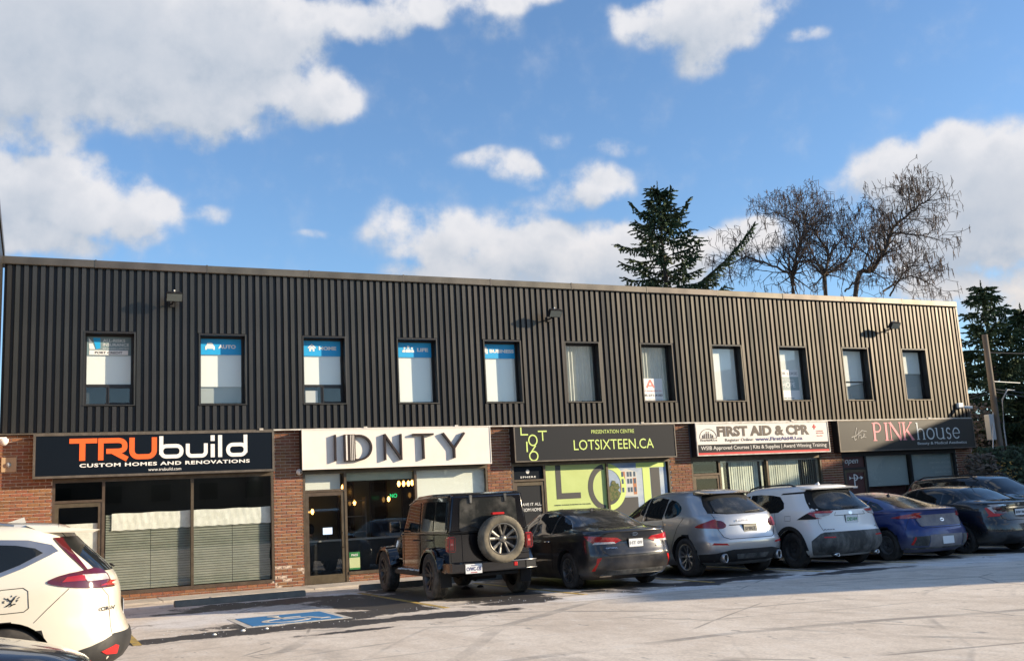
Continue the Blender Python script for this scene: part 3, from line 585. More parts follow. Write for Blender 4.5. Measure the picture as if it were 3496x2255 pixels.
# shop one
s1 = storefront(-.79, 3.96, 2.61, [.24, 2.12], .21, (-.735, .24), 2.17, label='bronze framed front below the black and orange sign')
d1_ = door(-.735, .21, 2.16, 'bronze framed glass door with white paper inside its lower part')
for a, b in ((-.735, .21), (.27, 2.09), (2.15, 3.905)):
    obj('pane', MB().box(a, b, .14, .146, 2.225 if a < 0 else .23, 2.61), 'glass_dark' if a < 0 else 'glass', s1, world=True)
for a, b in ((.42, 2.09), (2.15, 3.90)):
    mb = MB(); n = 40; vs = []
    for k in range(n+1):
        xx = a+(b-a)*k/n
        for j in range(5): vs.append((xx, .195+.004*math.sin(k*1.7+j)+.004*random.random(), 1.53+.37*j/4+.006*math.sin(k*.35)*(j/4)+(.006*math.sin(k*1.1) if j == 0 else 0)))
    mb.add(vs, [(k*5+j, (k+1)*5+j, (k+1)*5+j+1, k*5+j+1) for k in range(n) for j in range(4)], smooth=True); obj('paper_strip', mb, 'paper', s1, world=True, recalc=False)
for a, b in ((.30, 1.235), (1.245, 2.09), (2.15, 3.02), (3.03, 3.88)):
    z = .25; bl = empty('reflection_blind', ((a+b)/2-12.5-(.79*0), 0, 0), parent=None) if False else None
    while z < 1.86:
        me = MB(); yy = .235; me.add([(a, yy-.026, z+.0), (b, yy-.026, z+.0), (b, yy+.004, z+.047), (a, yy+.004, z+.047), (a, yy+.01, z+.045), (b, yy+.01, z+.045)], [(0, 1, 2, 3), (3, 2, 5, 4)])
        obj('reflection_slat', me, 'reflection_grey', s1, world=True, recalc=False); z += .0545  # slats added where the pane mirrors something dark, tone painted in
obj('door_paper', MB().box(-.66, .13, .150, .153, .3, 1.72), 'paper', d1_, world=True)
obj('door_shade', MB().box(-.62, .10, .16, .163, .26, 1.5), 'reflection_grey', d1_, world=True)
for (x, y, w_, h_) in [(1.0, 1.8, 1.15, .05), (.9, 2.4, 1.1, .05), (1.2, 4.2, .5, .06), (2.35, 4.3, .45, .06), (3.4, 4.2, .5, .06), (4.0, 3.6, .4, .06)]:
    e = empty('ceiling_light', (x, y, 2.93), cat='ceiling light', group='ceiling lights inside the first shop', label='strip light inside the papered shop, '+{1.0: 'long front one nearest the glass', .9: 'long one just behind the nearest', 1.2: 'short one at the back left', 2.35: 'short one at the back middle', 3.4: 'short one at the back right', 4.0: 'short one at the far right end'}[x])
    obj('diffuser', MB().box(x, x+w_, y, y+.12, 2.93, 2.96), 'tube_light', e, world=True); obj('housing', MB().box(x-.02, x+w_+.02, y-.02, y+.14, 2.962, 2.99), 'offwhite', e, world=True)

# shop two
s2 = storefront(4.655, 9.45, 2.61, [5.69, 7.49], .25, (4.71, 5.69), 2.18, label='bronze framed front below the white sign')
door(4.715, 5.655, 2.17, 'tall bronze framed glass door beside the brick pier, seen into the salon')
obj('pane', MB().box(5.72, 7.46, .14, .146, .27, 2.61), 'glass', s2, world=True); obj('pane', MB().box(7.52, 9.395, .14, .146, .27, 2.61), 'glass', s2, world=True)
obj('pane', MB().box(4.71, 5.66, .14, .146, 2.235, 2.61), 'glass', s2, world=True)
obj('shade', MB().box(4.72, 5.6, .24, .244, 2.2, 2.66), 'blind_white', s2, world=True); obj('rolled_shade', MB().box(5.72, 7.46, .24, .244, 2.42, 2.66), 'blind_green', s2, world=True); obj('shade', MB().box(7.5, 9.42, .24, .244, .3, 2.66), 'blind_white', s2, world=True)
st = empty('inspection_sticker', (5.87, .147, .4), label='small green and yellow PASS certificate inside the salon window', cat='sticker')
mat('sticker_yellow', (.62, .66, .38), .6); mat('sticker_green', (.03, .22, .07), .6)
obj('sheet', MB().box(5.76, 6.02, .149, .151, .31, .72), 'sticker_yellow', st, world=True); obj('band', MB().box(5.76, 6.02, .147, .1485, .59, .72), 'sticker_green', st, world=True); obj('foot_band', MB().box(5.76, 6.02, .147, .1485, .31, .35), 'sticker_green', st, world=True)
text('lettering', st, 'white', 'PASS', 5.81, 5.97, .625, .675, .1465, label='the word PASS', bold=.02)
def sconce(x, y, z, n, label, cat='lamp'):
    e = empty('wall_lamp', (x, y, z), label=label, cat=cat, group='warm bulbs inside the salon')
    for k in range(n):
        bx = x+k*.13; obj('bulb', MB().lathe([(0, -.07), (.025, -.055), (.045, .0), (.035, .05), (.015, .08), (0, .085)], 10, 'z', (bx, y, z)), 'bulb', e, world=True); obj('socket', MB().lathe([(0, .08), (.02, .08), (.02, .14), (0, .14)], 8, 'z', (bx, y, z)), 'letter_brown', e, world=True)
sconce(7.35, 1.0, 2.32, 3, 'cluster of three warm bulbs near the right end of the salon window'); sconce(7.78, 1.2, 2.34, 1, 'single warm bulb just right of the cluster of three')
sconce(5.85, .9, 2.28, 1, 'warm bulb hanging beside the salon door mullion'); sconce(5.57, .9, 2.27, 1, 'warm bulb glowing just above the salon door')
sconce(7.0, 3.9, 1.95, 1, 'small bulb on the far salon wall between the mirrors'); sconce(8.0, 3.9, 2.0, 1, 'small bulb on the far salon wall near the green neon'); sconce(5.6, 3.6, 1.75, 2, 'pair of small bulbs seen through the salon door'); sconce(8.9, 3.6, 2.1, 1, 'small bulb at the salon window right edge')
nz = obj('neon_lettering', text_mesh('NO', 7.85, 8.05, 2.03, 2.14, 3.3, depth=.02), 'neon_green'); props(nz, 'green neon letters glowing deep inside the salon', 'neon sign')
for i, (x, w_) in enumerate([(6.6, .42), (7.55, .45), (8.5, .5)]):
    e = empty('mirror', (x, 4.1, 1.2), label=['tall dark mirror on the salon wall, left of three', 'tall dark mirror in the middle of the salon wall', 'tall dark mirror at the right of the salon wall'][i], cat='mirror', group='salon mirrors')
    obj('glass_plate', MB().box(x, x+w_, 4.14, 4.16, 1.0, 2.5), 'lens', e, world=True); obj('rim', MB().frame(x-.03, x+w_+.03, .97, 2.53, .03, 4.12, 4.17), 'letter_brown', e, world=True)
ct = empty('reception_counter', (6, 1.4, 0), label='dark counter across the salon front with a pale top edge', cat='counter')
obj('front', MB().box(4.8, 7.4, 1.35, 1.9, .03, .98), 'black', ct, world=True); obj('top', MB().box(4.75, 7.45, 1.3, 1.95, .98, 1.02), 'grey', ct, world=True)
e = empty('shelf_unit', (6.9, 3.2, 0), label='pale shelving at the back of the salon', cat='shelf'); mb = MB()
for k in range(5): mb.box(6.5, 7.1, 3.2, 3.5, .3+k*.42, .33+k*.42)
obj('shelf', mb, 'grey', e, world=True); obj('upright', MB().box(6.47, 6.5, 3.2, 3.5, .03, 2.1).box(7.1, 7.13, 3.2, 3.5, .03, 2.1), 'grey', e, world=True)

# shop three
s3 = storefront(10.14, 15.02, 2.62, [11.09, 13.0], .25, (10.19, 11.09), 2.22, label='bronze framed front with lime window graphics')
d3 = door(10.2, 11.06, 2.2, 'door covered by a dark panel with white words', 'sign_grey', 1)
text('lettering', d3, 'white', 'HAVE IT ALL,', 10.33, 10.97, 1.58, 1.665, .119, label='the words HAVE IT ALL,'); text('lettering', d3, 'white', 'FROM HOME.', 10.36, 10.96, 1.445, 1.53, .119, label='the words FROM HOME.', shear=.25)
obj('transom_panel', MB().box(10.2, 11.06, .14, .146, 2.28, 2.6), 'sign_black', s3, world=True)
text('lettering', s3, 'white', 'SPHERE', 10.4, 10.85, 2.315, 2.36, .138, label='the word SPHERE', bold=.02, space=1.3)
obj('logo', MB().prism([(10.62+.05*math.cos(k*math.pi/8), 2.48+.06*math.sin(k*math.pi/8)) for k in range(16)], .136, .1395), 'offwhite', s3, world=True)
obj('window_graphic', MB().box(11.12, 12.97, .15, .153, .27, 2.62), 'lime', s3, world=True)
mat('render_sky', (.12, .22, .42), .6, col2=(.45, .52, .58), nscale=1.2, stretch=(.4, 1, 1)); mat('graphic_dark', (.05, .05, .052), .5)
obj('window_graphic', MB().box(13.03, 14.93, .15, .153, .27, 2.62), 'render_sky', s3, world=True)
obj('graphic_letter', MB().stroke([(11.52, 2.615), (11.52, 1.80), (12.17, 1.80)], .155, .145, .1485), 'graphic_dark', s3, world=True)
ring = arc(12.98, 1.98, .50, .56, 90, 270, 22); obj('graphic_letter', MB().stroke([p for p in ring if p[0] <= 12.96], .15, .145, .1485), 'graphic_dark', s3, world=True)
ring = arc(13.02, 1.98, .50, .56, -90, 90, 22); obj('graphic_ring', MB().stroke(ring, .15, .143, .1465), 'lettering_lime', s3, world=True)
obj('graphic_letter', MB().box(13.95, 14.9, .143, .1465, 2.47, 2.61).box(14.15, 14.38, .143, .1464, .3, 2.465), 'lettering_lime', s3, world=True)
obj('graphic_shadow', MB().box(14.40, 14.70, .146, .1475, .3, 2.46), 'graphic_dark', s3, world=True)
text('lettering', s3, 'graphic_dark', 'URBAN TOWNS STARTING IN THE $500s', 11.36, 12.46, 1.545, 1.58, .148, label='small line of dark lettering')
mat('g_white', (.55, .55, .53), .6); mat('g_orange', (.42, .16, .07), .6); mat('g_glass', (.05, .09, .14), .4)
mb = MB().prism([(13.42, 1.72), (13.42, 2.40), (13.62, 2.46), (13.95, 2.36), (13.95, 1.70)], .1455, .148)
obj('printed_townhouse', mb, 'g_white', s3, world=True)
obj('printed_townhouse', MB().box(13.42, 13.58, .144, .1452, 1.80, 2.38).box(13.82, 13.93, .144, .1452, 1.75, 2.2), 'g_orange', s3, world=True)
mb = MB()
for zz in (1.82, 2.05, 2.24):
    for xx in (13.46, 13.64, 13.73, 13.85): mb.box(xx, xx+.065, .142, .1436, zz, zz+.13)
obj('printed_window', mb, 'g_glass', s3, world=True)
mat('g_tree', (.06, .10, .03), .8, col2=(.16, .15, .06), nscale=18, contrast=(.4, .6))
for j, (cx, cz, rr) in enumerate([(13.15, 1.9, .13), (13.25, 1.78, .14), (13.12, 1.72, .12), (13.28, 1.98, .1), (13.2, 2.08, .07)]): obj('printed_tree', MB().prism([(cx+rr*(1+.18*math.sin(5*a+j))*math.cos(a), cz+rr*(1+.18*math.cos(7*a))*math.sin(a)) for a in [k*2*math.pi/18 for k in range(18)]], .141-j*.001, .1418-j*.001), 'g_tree', s3, world=True)
obj('printed_street', MB().box(13.03, 13.95, .1455, .148, .27, 1.68), 'graphic_dark', s3, world=True)

# shop four
s4 = storefront(15.74, 20.46, 2.57, [16.71, 18.42], .25, (15.79, 16.71), 2.18, label='front with vertical blinds below the first aid sign')
door(15.8, 16.68, 2.17, 'bronze framed glass door beside the vertical blinds', 'glass_dark')
obj('pane', MB().box(15.8, 16.68, .14, .146, 2.24, 2.57), 'glass_dark', s4, world=True); obj('display_rail', MB().frame(15.84, 16.6, 2.27, 2.52, .02, .16, .18), 'offwhite', s4, world=True)
for a, b in ((16.74, 18.39), (18.45, 20.4)): obj('pane', MB().box(a, b, .14, .146, .27, 2.57), 'glass', s4, world=True)
mat('vblind', (.70, .73, .62), .8, col2=(.58, .62, .54), nscale=4, vary=.1)
def vbl(x, ang):
    w2 = .045; c, s_ = math.cos(R(ang))*w2, math.sin(R(ang))*w2
    mb = MB().add([(x-c, .28-s_, .3), (x, .272, .3), (x+c, .28+s_, .3), (x-c, .28-s_, 2.54), (x, .272, 2.54), (x+c, .28+s_, 2.54)], [(0, 1, 4, 3), (1, 2, 5, 4)], smooth=True)
    obj('blind_vane', mb, 'vblind', s4, world=True, recalc=False)
x = 16.78
while x < 17.0: vbl(x, 15); x += .075
x = 17.2
while x < 18.2: vbl(x, 12+random.uniform(-8, 8)); x += .08
x = 18.5
while x < 20.3: vbl(x, (10 if x < 19.7 else 55)+random.uniform(-8, 8)); x += .08
vbl(18.33, 5)
obj('blind_rail', MB().box(16.75, 20.4, .25, .3, 2.53, 2.57), 'offwhite', s4, world=True)

# shop five
s5 = storefront(21.27, 26.06, 2.56, [22.21, 24.10], .25, (21.32, 22.21), 2.17, label='front with grey roller shades below the pink lettered sign', m='dark_frame')
d5 = door(21.33, 22.18, 2.16, 'burgundy panelled door with a white letter and arrow', 'burgundy')
obj('door_panel', MB().box(21.46, 21.70, .112, .121, .5, 1.5).box(21.80, 22.05, .112, .121, .5, 1.5), 'burgundy', d5, world=True)
obj('logo', MB().stroke([(21.70, 1.62), (21.70, 2.02)], .035, .105, .111).stroke(arc(21.70, 1.92, .13, .09, -90, 90, 8), .03, .105, .111).box(21.62, 21.79, .105, .111, 1.60, 1.625), 'white', d5, world=True)
obj('arrow_logo', MB().box(21.50, 22.0, .103, .1045, 1.90, 1.915).prism([(21.50, 1.85), (21.58, 1.907), (21.50, 1.965)], .103, .1047).prism([(21.95, 1.85), (22.05, 1.907), (21.95, 1.965)], .103, .1047), 'white', d5, world=True)
obj('transom_panel', MB().box(21.33, 22.18, .14, .146, 2.23, 2.56), 'burgundy', s5, world=True)
text('lettering', s5, 'pale_text', 'open', 21.42, 21.95, 2.30, 2.47, .138, label='the word open', shear=.3)
for a, b in ((22.24, 24.07), (24.13, 26.0)):
    obj('pane', MB().box(a, b, .14, .146, .27, 2.56), 'glass', s5, world=True); obj('shade', MB().box(a+.02, b-.02, .24, .244, 1.62, 2.56), 'shade_grey', s5, world=True)
    obj('reflection_sheet', MB().box(a, b, .4, .404, .3, 1.62), 'burgundy', s5, world=True)  # added sheet painting in a reddish reflection on the bare lower glass
for k, (wd_, a) in enumerate([('EYELASH EXTENSIONS', 25.0), ('LASER HAIR REMOVAL', 25.02), ('BOTOX & DYSPORT', 25.12), ('DERMAL FILLERS', 25.22), ('FACIAL TREATMENTS', 25.14)]):
    text('lettering', s5, 'offwhite', wd_, a, 25.95, 2.40-k*.155, 2.46-k*.155, .2385, label='the words '+wd_)

# ---- the wing that steps forward at the left end
wing = empty('building_wing', (-5, -2.5, 0), label='brick wing with metal upper storey edge-on at the left border', cat='building')
obj('wall', MB().box(-8, -1.875, -6, .3, 0, 3.68), 'mortar', wing, world=True)
mb = MB(); k = 0; z = .012
while z < 3.6:
    y = -6.0+(k % 2)*BP/2
    while y < .05: mb.box(-1.876, -1.866, y, min(y+BL, .09), z, z+.0590); y += BP
    z += CH; k += 1
zz = .012; k = 0
while zz < 3.6:
    xx = -8.0+(k % 2)*BP/2
    while xx < -1.9: mb.box(xx, min(xx+BL, -1.868), -6.012, -5.99, zz, zz+.059); xx += BP
    zz += CH; k += 1
obj('brick', mb, 'brick', wing, world=True, kind='stuff')
obj('upper_wall', MB().box(-8, -1.89, -6, .3, 3.68, 7.6), 'siding', wing, world=True)
obj('cap_panel', MB().box(-8, -1.86, -6.05, .3, 7.6, 7.78), 'cap', wing, world=True)

# ------------------------------------------------------------------ signs
def sign(x0, x1, z0, z1, face, label, fr='sign_frame', fw=.05, y=-.2):
    e = empty('shop_sign', ((x0+x1)/2, y, z0), label=label, cat='sign', group='shop signs above the storefronts')
    obj('cabinet', MB().box(x0+.004, x1-.004, y+.012, .08, z0+.004, z1-.004), 'dark_frame', e, world=True)
    mb = MB().frame(x0, x1, z0, z1, fw, y-.012, y+.03); obj('frame', mb, fr, e, world=True)
    obj('face', MB().box(x0+fw, x1-fw, y, y+.01, z0+fw, z1-fw), face, e, world=True)
    return e
FY = -.203
e = sign(-1.19, 3.93, 2.70, 3.655, 'sign_black', 'black sign with orange and white words TRUbuild')
# extended letters drawn as strokes
def tru(ch, x, w, z0, z1, t):
    h = z1-z0; r = min(w, h)*.28; mb = MB(); y0, y1 = FY-.004, FY; r = min(r, (h*.64-t)*.46) if ch in 'bd' else r; a, b = x+t/2, x+w-t/2; c, d = z0+t/2, z1-t/2
    if ch == 'T': mb.box(x, x+w, y0, y1, z1-t, z1); mb.box(x+w*.36, x+w*.36+t*1.15, y0, y1, z0, z1-t)
    if ch == 'R': mb.stroke([(a, z0), (a, d), (b-r, d)]+arc(b-r, d-r*.75, r, r*.75, 90, 0, 6)+arc(b-r, z0+h*.40+r*.6, r, r*.6, 0, -90, 6)+[(a+t, z0+h*.40)], t, y0, y1); mb.stroke([(x+w*.45, z0+h*.42), (x+w*1.0, z0+t*.1)], t, y0-.0005, y1-.001)
    if ch in 'Uu': mb.stroke([(a, z1), (a, c+r)]+arc(a+r, c+r, r, r, 180, 270, 6)+arc(b-r, c+r, r, r, 270, 360, 6)+[(b, z1)], t, y0, y1)
    if ch in 'bd':
        m_ = z0+h*.64-t/2; loop = arc(b-r, m_-r, r, r, 90, 0, 5)+arc(b-r, c+r, r, r, 0, -90, 5)+arc(a+r, c+r, r, r, 270, 180, 5)+arc(a+r, m_-r, r, r, 180, 90, 5)
        mb.stroke(loop, t, y0, y1, closed=True); sx_ = x if ch == 'b' else x+w-t; mb.box(sx_, sx_+t, y0-.0008, y1-.0008, z0+r*.8, z1); mb.box(sx_, sx_+t*.9, y0-.0012, y1-.0012, m_-r*1.1, m_+t/2) if False else None
    if ch == 'i': mb.box(x, x+t, y0, y1, z0, z0+h*.60); mb.box(x, x+t, y0, y1, z0+h*.74, z1)
    if ch == 'l': mb.box(x, x+t, y0, y1, z0, z1)
    return mb
L1 = [('T', -.48, .56, 3.06, 3.54, .105, 'orange'), ('R', .10, .60, 3.06, 3.54, .11, 'orange'), ('U', .74, .58, 3.06, 3.54, .11, 'orange'),
      ('b', 1.37, .52, 3.06, 3.56, .085, 'white'), ('u', 1.94, .48, 3.06, 3.38, .085, 'white'), ('i', 2.485, .09, 3.06, 3.56, .09, 'white'), ('l', 2.65, .09, 3.06, 3.56, .09, 'white'), ('d', 2.83, .48, 3.06, 3.56, .085, 'white')]
for (ch, x, w_, a, b, t_, m) in L1: obj('letter', tru(ch, x, w_, a, b, t_), m, e, world=True, label=('orange' if m == 'orange' else 'white')+' letter '+ch)
text('lettering', e, 'white', 'CUSTOM HOMES AND RENOVATIONS', -.27, 3.36, 2.915, 2.995, FY, label='white words CUSTOM HOMES AND RENOVATIONS', bold=.028, space=1.1)
text('lettering', e, 'white', 'www.trubuild.com', 1.14, 1.84, 2.795, 2.86, FY, label='small white web address')

e = sign(4.58, 9.46, 2.70, 3.66, 'sign_white', 'white sign with raised dark letters', fr='sign_white', fw=.02)
y0, y1 = -.292, -.204
def raised(mb, lab): obj('letter', mb, 'letter_brown', e, world=True, label='raised dark letter '+lab)
raised(MB().box(5.35, 5.39, y0, y1, 2.88, 3.51), 'I'); raised(MB().box(5.585, 5.86, y0, y1, 2.87, 3.51), 'slab with white stripes')
obj('letter_stripe', MB().box(5.625, 5.662, y0-.003, y0, 2.89, 3.495).box(5.735, 5.748, y0-.003, y0, 2.89, 3.495).box(5.775, 5.79, y0-.003, y0, 2.89, 3.495).box(5.815, 5.83, y0-.003, y0, 2.89, 3.495), 'sign_white', e, world=True)
mb = MB().stroke([(5.861, 3.48)]+arc(5.95, 3.19, .31, .29, 90, -90, 20)+[(5.861, 2.90)], .045, y0-.001, y1-.001); raised(mb, 'D')
raised(MB().stroke([(6.61, 2.87), (6.61, 3.5)], .042, y0, y1).stroke([(6.60, 3.5), (7.03, 2.87)], .048, y0-.001, y1-.001).stroke([(7.02, 2.87), (7.02, 3.5)], .042, y0-.002, y1-.002), 'N')
raised(MB().box(7.33, 7.88, y0, y1, 3.455, 3.50).box(7.58, 7.625, y0, y1, 2.87, 3.455), 'T')
raised(MB().stroke([(8.13, 3.50), (8.42, 3.12), (8.42, 2.87)], .048, y0, y1).stroke([(8.71, 3.50), (8.43, 3.13)], .048, y0-.001, y1-.001), 'Y')
mb = MB()
for (xx, zz) in [(5.375, 3.3), (5.375, 3.0), (5.64, 3.3), (5.64, 3.0), (5.9, 3.3), (5.9, 3.0), (6.61, 3.3), (7.02, 3.0), (7.6, 3.3), (7.6, 3.0), (8.42, 3.05)]: mb.tube([(xx, -.21, zz), (xx, -.198, zz)], .008, 6)
obj('standoff_pins', mb, 'galv', e, world=True)

e = sign(10.12, 15.095, 2.71, 3.645, 'sign_grey', 'dark grey sign with lime words LOTSIXTEEN.CA', fw=.03)
y0, y1 = FY-.004, FY
obj('logo', MB().stroke([(10.33, 3.63), (10.33, 3.42), (10.53, 3.42)], .035, y0, y1).stroke(arc(10.66, 3.27, .12, .135, 0, 360, 20)[:-1], .035, y0, y1, closed=True).stroke([(10.82, 3.50), (11.08, 3.50)], .035, y0, y1).stroke([(10.95, 3.48), (10.95, 3.25)], .035, y0-.001, y1-.001)
    .stroke([(10.48, 3.24), (10.48, 2.97)], .04, y0, y1).stroke(arc(10.66, 2.86, .12, .12, 0, 360, 20)[:-1], .035, y0, y1, closed=True).stroke([(10.56, 2.92), (10.73, 3.13)], .035, y0-.001, y1-.001), 'lettering_lime', e, world=True)
text('lettering', e, 'lettering_lime', 'PRESENTATION CENTRE', 12.42, 13.76, 3.41, 3.51, FY, label='lime words PRESENTATION CENTRE')
text('lettering', e, 'lettering_lime', 'LOTSIXTEEN.CA', 11.86, 14.36, 2.98, 3.25, FY, label='large lime words LOTSIXTEEN.CA')

e = sign(15.79, 20.6, 2.71, 3.64, 'sign_cream', 'white sign with dark words FIRST AID & CPR and a red base stripe', fw=.03, fr='flashing')
obj('dark_band', MB().box(15.825, 20.565, FY-.001, FY+.003, 2.80, 3.03), 'sign_grey', e, world=True); obj('red_band', MB().box(15.825, 20.565, FY-.001, FY+.003, 2.74, 2.80), 'red', e, world=True)
text('lettering', e, 'brown_text', 'FIRST AID & CPR', 16.52, 19.86, 3.245, 3.545, FY, label='bold dark words FIRST AID & CPR', bold=.045)
text('lettering', e, 'brown_text', 'Register Online:', 16.78, 17.78, 3.08, 3.19, FY, label='small words Register Online:')
text('lettering', e, 'navy_text', 'www.FirstAid4U.ca', 17.85, 19.58, 3.10, 3.205, FY, label='navy web address', bold=.03)
text('lettering', e, 'sign_cream', 'WSIB Approved Courses | Kits & Supplies | Award Winning Training', 15.92, 20.46, 2.845, 2.985, FY-.002, label='pale line of words on the dark band', bold=.004)
mb = MB().stroke(arc(16.2, 3.22, .29, .25, 0, 180, 16), .014, y0, y1).box(15.9, 16.5, y0, y1, 3.20, 3.212)
for (px, h_) in [(16.08, .12), (16.15, .18), (16.22, .18), (16.3, .12), (16.02, .08), (16.36, .08)]: mb.box(px-.018, px+.018, y0-.001, y1-.001, 3.212, 3.212+h_*.75); mb.prism(disc(px, 3.212+h_*.9, .018, 8), y0-.001, y1-.001)
obj('logo', mb, 'brown_text', e, world=True); text('lettering', e, 'brown_text', 'FirstAid4U.ca', 15.92, 16.5, 3.125, 3.185, FY, label='tiny words below the logo', shear=.2, bold=.01)
obj('cross_logo', MB().box(20.0, 20.13, y0, y1, 3.455, 3.495).box(20.045, 20.085, y0-.001, y1-.001, 3.405, 3.545), 'red', e, world=True)
text('lettering', e, 'pale_red', 'CANADIAN', 20.13, 20.38, 3.33, 3.365, FY, label='small red word CANADIAN'); text('lettering', e, 'pale_red', 'RED CROSS', 20.13, 20.41, 3.27, 3.305, FY, label='small red words RED CROSS'); text('lettering', e, 'pale_red', 'First Aid', 20.14, 20.35, 3.19, 3.225, FY, label='tiny red words')

e = sign(20.98, 26.70, 2.69, 3.65, 'sign_pinkboard', 'dark sign with pink and white serif words the PINK house', fw=.035)
def serif(ch, x, w, z0, h, m, lab):
    y0, y1 = FY-.004, FY; T, th, sf = .075*h/.55*1.0, .022, .022; mb = MB(); z1 = z0+h
    def stem(xc, a, b, wd=T): mb.box(xc-wd/2, xc+wd/2, y0, y1, a, b)
    def ser(xc, z, wd=.075): mb.box(xc-wd, xc+wd, y0-.0007, y1-.0007, z, z+sf)
    if ch == 'P': stem(x+.09, z0, z1); ser(x+.09, z0, .08); ser(x+.07, z1-sf, .06); mb.stroke([(x+.1, z1-.012)]+arc(x+w*.52, z1-h*.26, w*.36, h*.245, 90, -90, 12)+[(x+.1, z1-h*.505)], th*2, y0-.001, y1-.001)
    if ch == 'I': stem(x+w/2, z0, z1); ser(x+w/2, z0, .08); ser(x+w/2, z1-sf, .08)
    if ch == 'N': stem(x+.05, z0, z1, .03); stem(x+w-.05, z0, z1, .03); mb.stroke([(x+.05, z1), (x+w-.05, z0)], T, y0-.001, y1-.001); ser(x+.05, z0, .06); ser(x+.03, z1-sf, .05); ser(x+w-.05, z1-sf, .06)
    if ch == 'K': stem(x+.09, z0, z1); ser(x+.09, z0, .08); ser(x+.09, z1-sf, .08); mb.stroke([(x+.13, z0+h*.42), (x+w*.85, z1)], .03, y0-.001, y1-.001); mb.stroke([(x+w*.38, z0+h*.6), (x+w*.92, z0)], T, y0-.002, y1-.002); ser(x+w*.9, z0, .07); ser(x+w*.83, z1-sf, .06)
    if ch == 'h': stem(x+.06, z0, z0+h*1.5, .05); stem(x+w-.07, z0, z0+h*.65, .05); mb.stroke(arc(x+w/2-.005, z0+h*.62, w/2-.065, h*.33, 180, 0, 10), .03, y0-.001, y1-.001); ser(x+.06, z0, .06); ser(x+w-.07, z0, .06); ser(x+.04, z0+h*1.5-sf, .04)
    if ch == 'o': mb.stroke(arc(x+w/2, z0+h/2, w/2-.03, h/2-.015, 0, 360, 22)[:-1], .042, y0, y1, closed=True)
    if ch == 'u': stem(x+.06, z0+h*.3, z1, .05); stem(x+w-.07, z0, z1, .05); mb.stroke(arc(x+w/2-.005, z0+h*.32, w/2-.065, h*.3, 180, 360, 10), .03, y0-.001, y1-.001); ser(x+.04, z1-sf, .045); ser(x+w-.09, z1-sf, .045); ser(x+w-.05, z0, .045)
    if ch == 's': mb.stroke(arc(x+w/2, z0+h*.73, w*.3, h*.24, 20, 250, 9)+arc(x+w/2, z0+h*.26, w*.32, h*.24, 70, -160, 9), .038, y0, y1)
    if ch == 'e': mb.stroke(arc(x+w/2, z0+h/2, w/2-.03, h/2-.015, 0, 320, 18), .036, y0, y1); mb.box(x+.03, x+w-.02, y0-.001, y1-.001, z0+h*.5-.012, z0+h*.5+.012)
    obj('letter', mb, m, e, world=True, label=lab)
for ch, x, w_ in [('P', 22.33, .40), ('I', 22.80, .22), ('N', 23.04, .50), ('K', 23.56, .48)]: serif(ch, x, w_, 3.0, .56, 'pink', 'pink letter '+ch)
for ch, x, w_ in [('h', 24.16, .38), ('o', 24.58, .36), ('u', 24.98, .40), ('s', 25.42, .26), ('e', 25.72, .34)]: serif(ch, x, w_, 3.0, .36, 'pale_text', 'pale letter '+ch)
text('lettering', e, 'pale_text', 'Beauty & Medical Aesthetics', 24.16, 26.3, 2.815, 2.925, FY, label='pale words Beauty & Medical Aesthetics')
mb = MB().stroke([(21.48, 3.13), (21.66, 3.17), (21.92, 3.33), (22.1, 3.3)], .012, y0, y1).stroke([(21.72, 3.42), (21.58, 3.1), (21.60, 3.04), (21.68, 3.08)], .014, y0-.001, y1-.001).stroke([(21.80, 3.36), (21.72, 3.09), (21.80, 3.2), (21.86, 3.18), (21.84, 3.1), (21.95, 3.13), (22.02, 3.2), (21.98, 3.24), (21.95, 3.14), (22.06, 3.12)], .012, y0-.002, y1-.002)
obj('script_word', mb, 'flashing', e, world=True, label='thin script word the')

# ------------------------------------------------------------------ lamps and cameras on the wall
def flood(x, z, label):
    e = empty('floodlight', (x, 0, z), label=label, cat='floodlight', group='floodlights on the ribbed wall')
    obj('bracket', MB().box(x-.05, x+.05, -.03, 0, z-.16, z-.02).tube([(x, -.02, z-.09), (x, -.36, z-.07)], .022, 8).box(x-.12, x+.12, -.38, -.34, z-.10, z-.06), 'black', e, world=True)
    mb = MB(); vs = [(-.19, -.20), (.19, -.20)]
    y_ = -.34; mb.add([(x-.19, y_-.02, z-.11), (x+.19, y_-.02, z-.11), (x+.19, y_-.16, z+.07), (x-.19, y_-.16, z+.07), (x-.15, y_+.12, z-.03), (x+.15, y_+.12, z-.03), (x+.15, y_-.02, z+.14), (x-.15, y_-.02, z+.14)],
        [(0, 3, 2, 1), (4, 5, 6, 7), (0, 1, 5, 4), (1, 2, 6, 5), (2, 3, 7, 6), (3, 0, 4, 7)])
    me = mb.mesh('housing'); b = bmesh.new(); b.from_mesh(me); bmesh.ops.bevel(b, geom=b.edges[:], offset=.014, segments=2, affect='EDGES'); bmesh.ops.recalc_face_normals(b, faces=b.faces); b.to_mesh(me); b.free(); obj('housing', me, 'black', e, world=True)
    n = Vector((0, -.18, -.14)).normalized(); g_ = MB(); q = [Vector((x-.165, y_-.035, z-.09)), Vector((x+.165, y_-.035, z-.09)), Vector((x+.165, y_-.145, z+.052)), Vector((x-.165, y_-.145, z+.052))]
    g_.add([v+n*.012 for v in q], [(0, 1, 2, 3)]); g_.add([v+n*.004 for v in q], [(3, 2, 1, 0)]); g_.f += [[0,4+3-0,4+2,1]] if False else []
    obj('lens_plate', g_, 'lamp_glass', e, world=True, recalc=False)
    obj('photocell', MB().lathe([(0, .0), (.022, 0), (.022, .035), (0, .04)], 10, 'z', (x, y_-.03, z+.13)), 'offwhite', e, world=True)
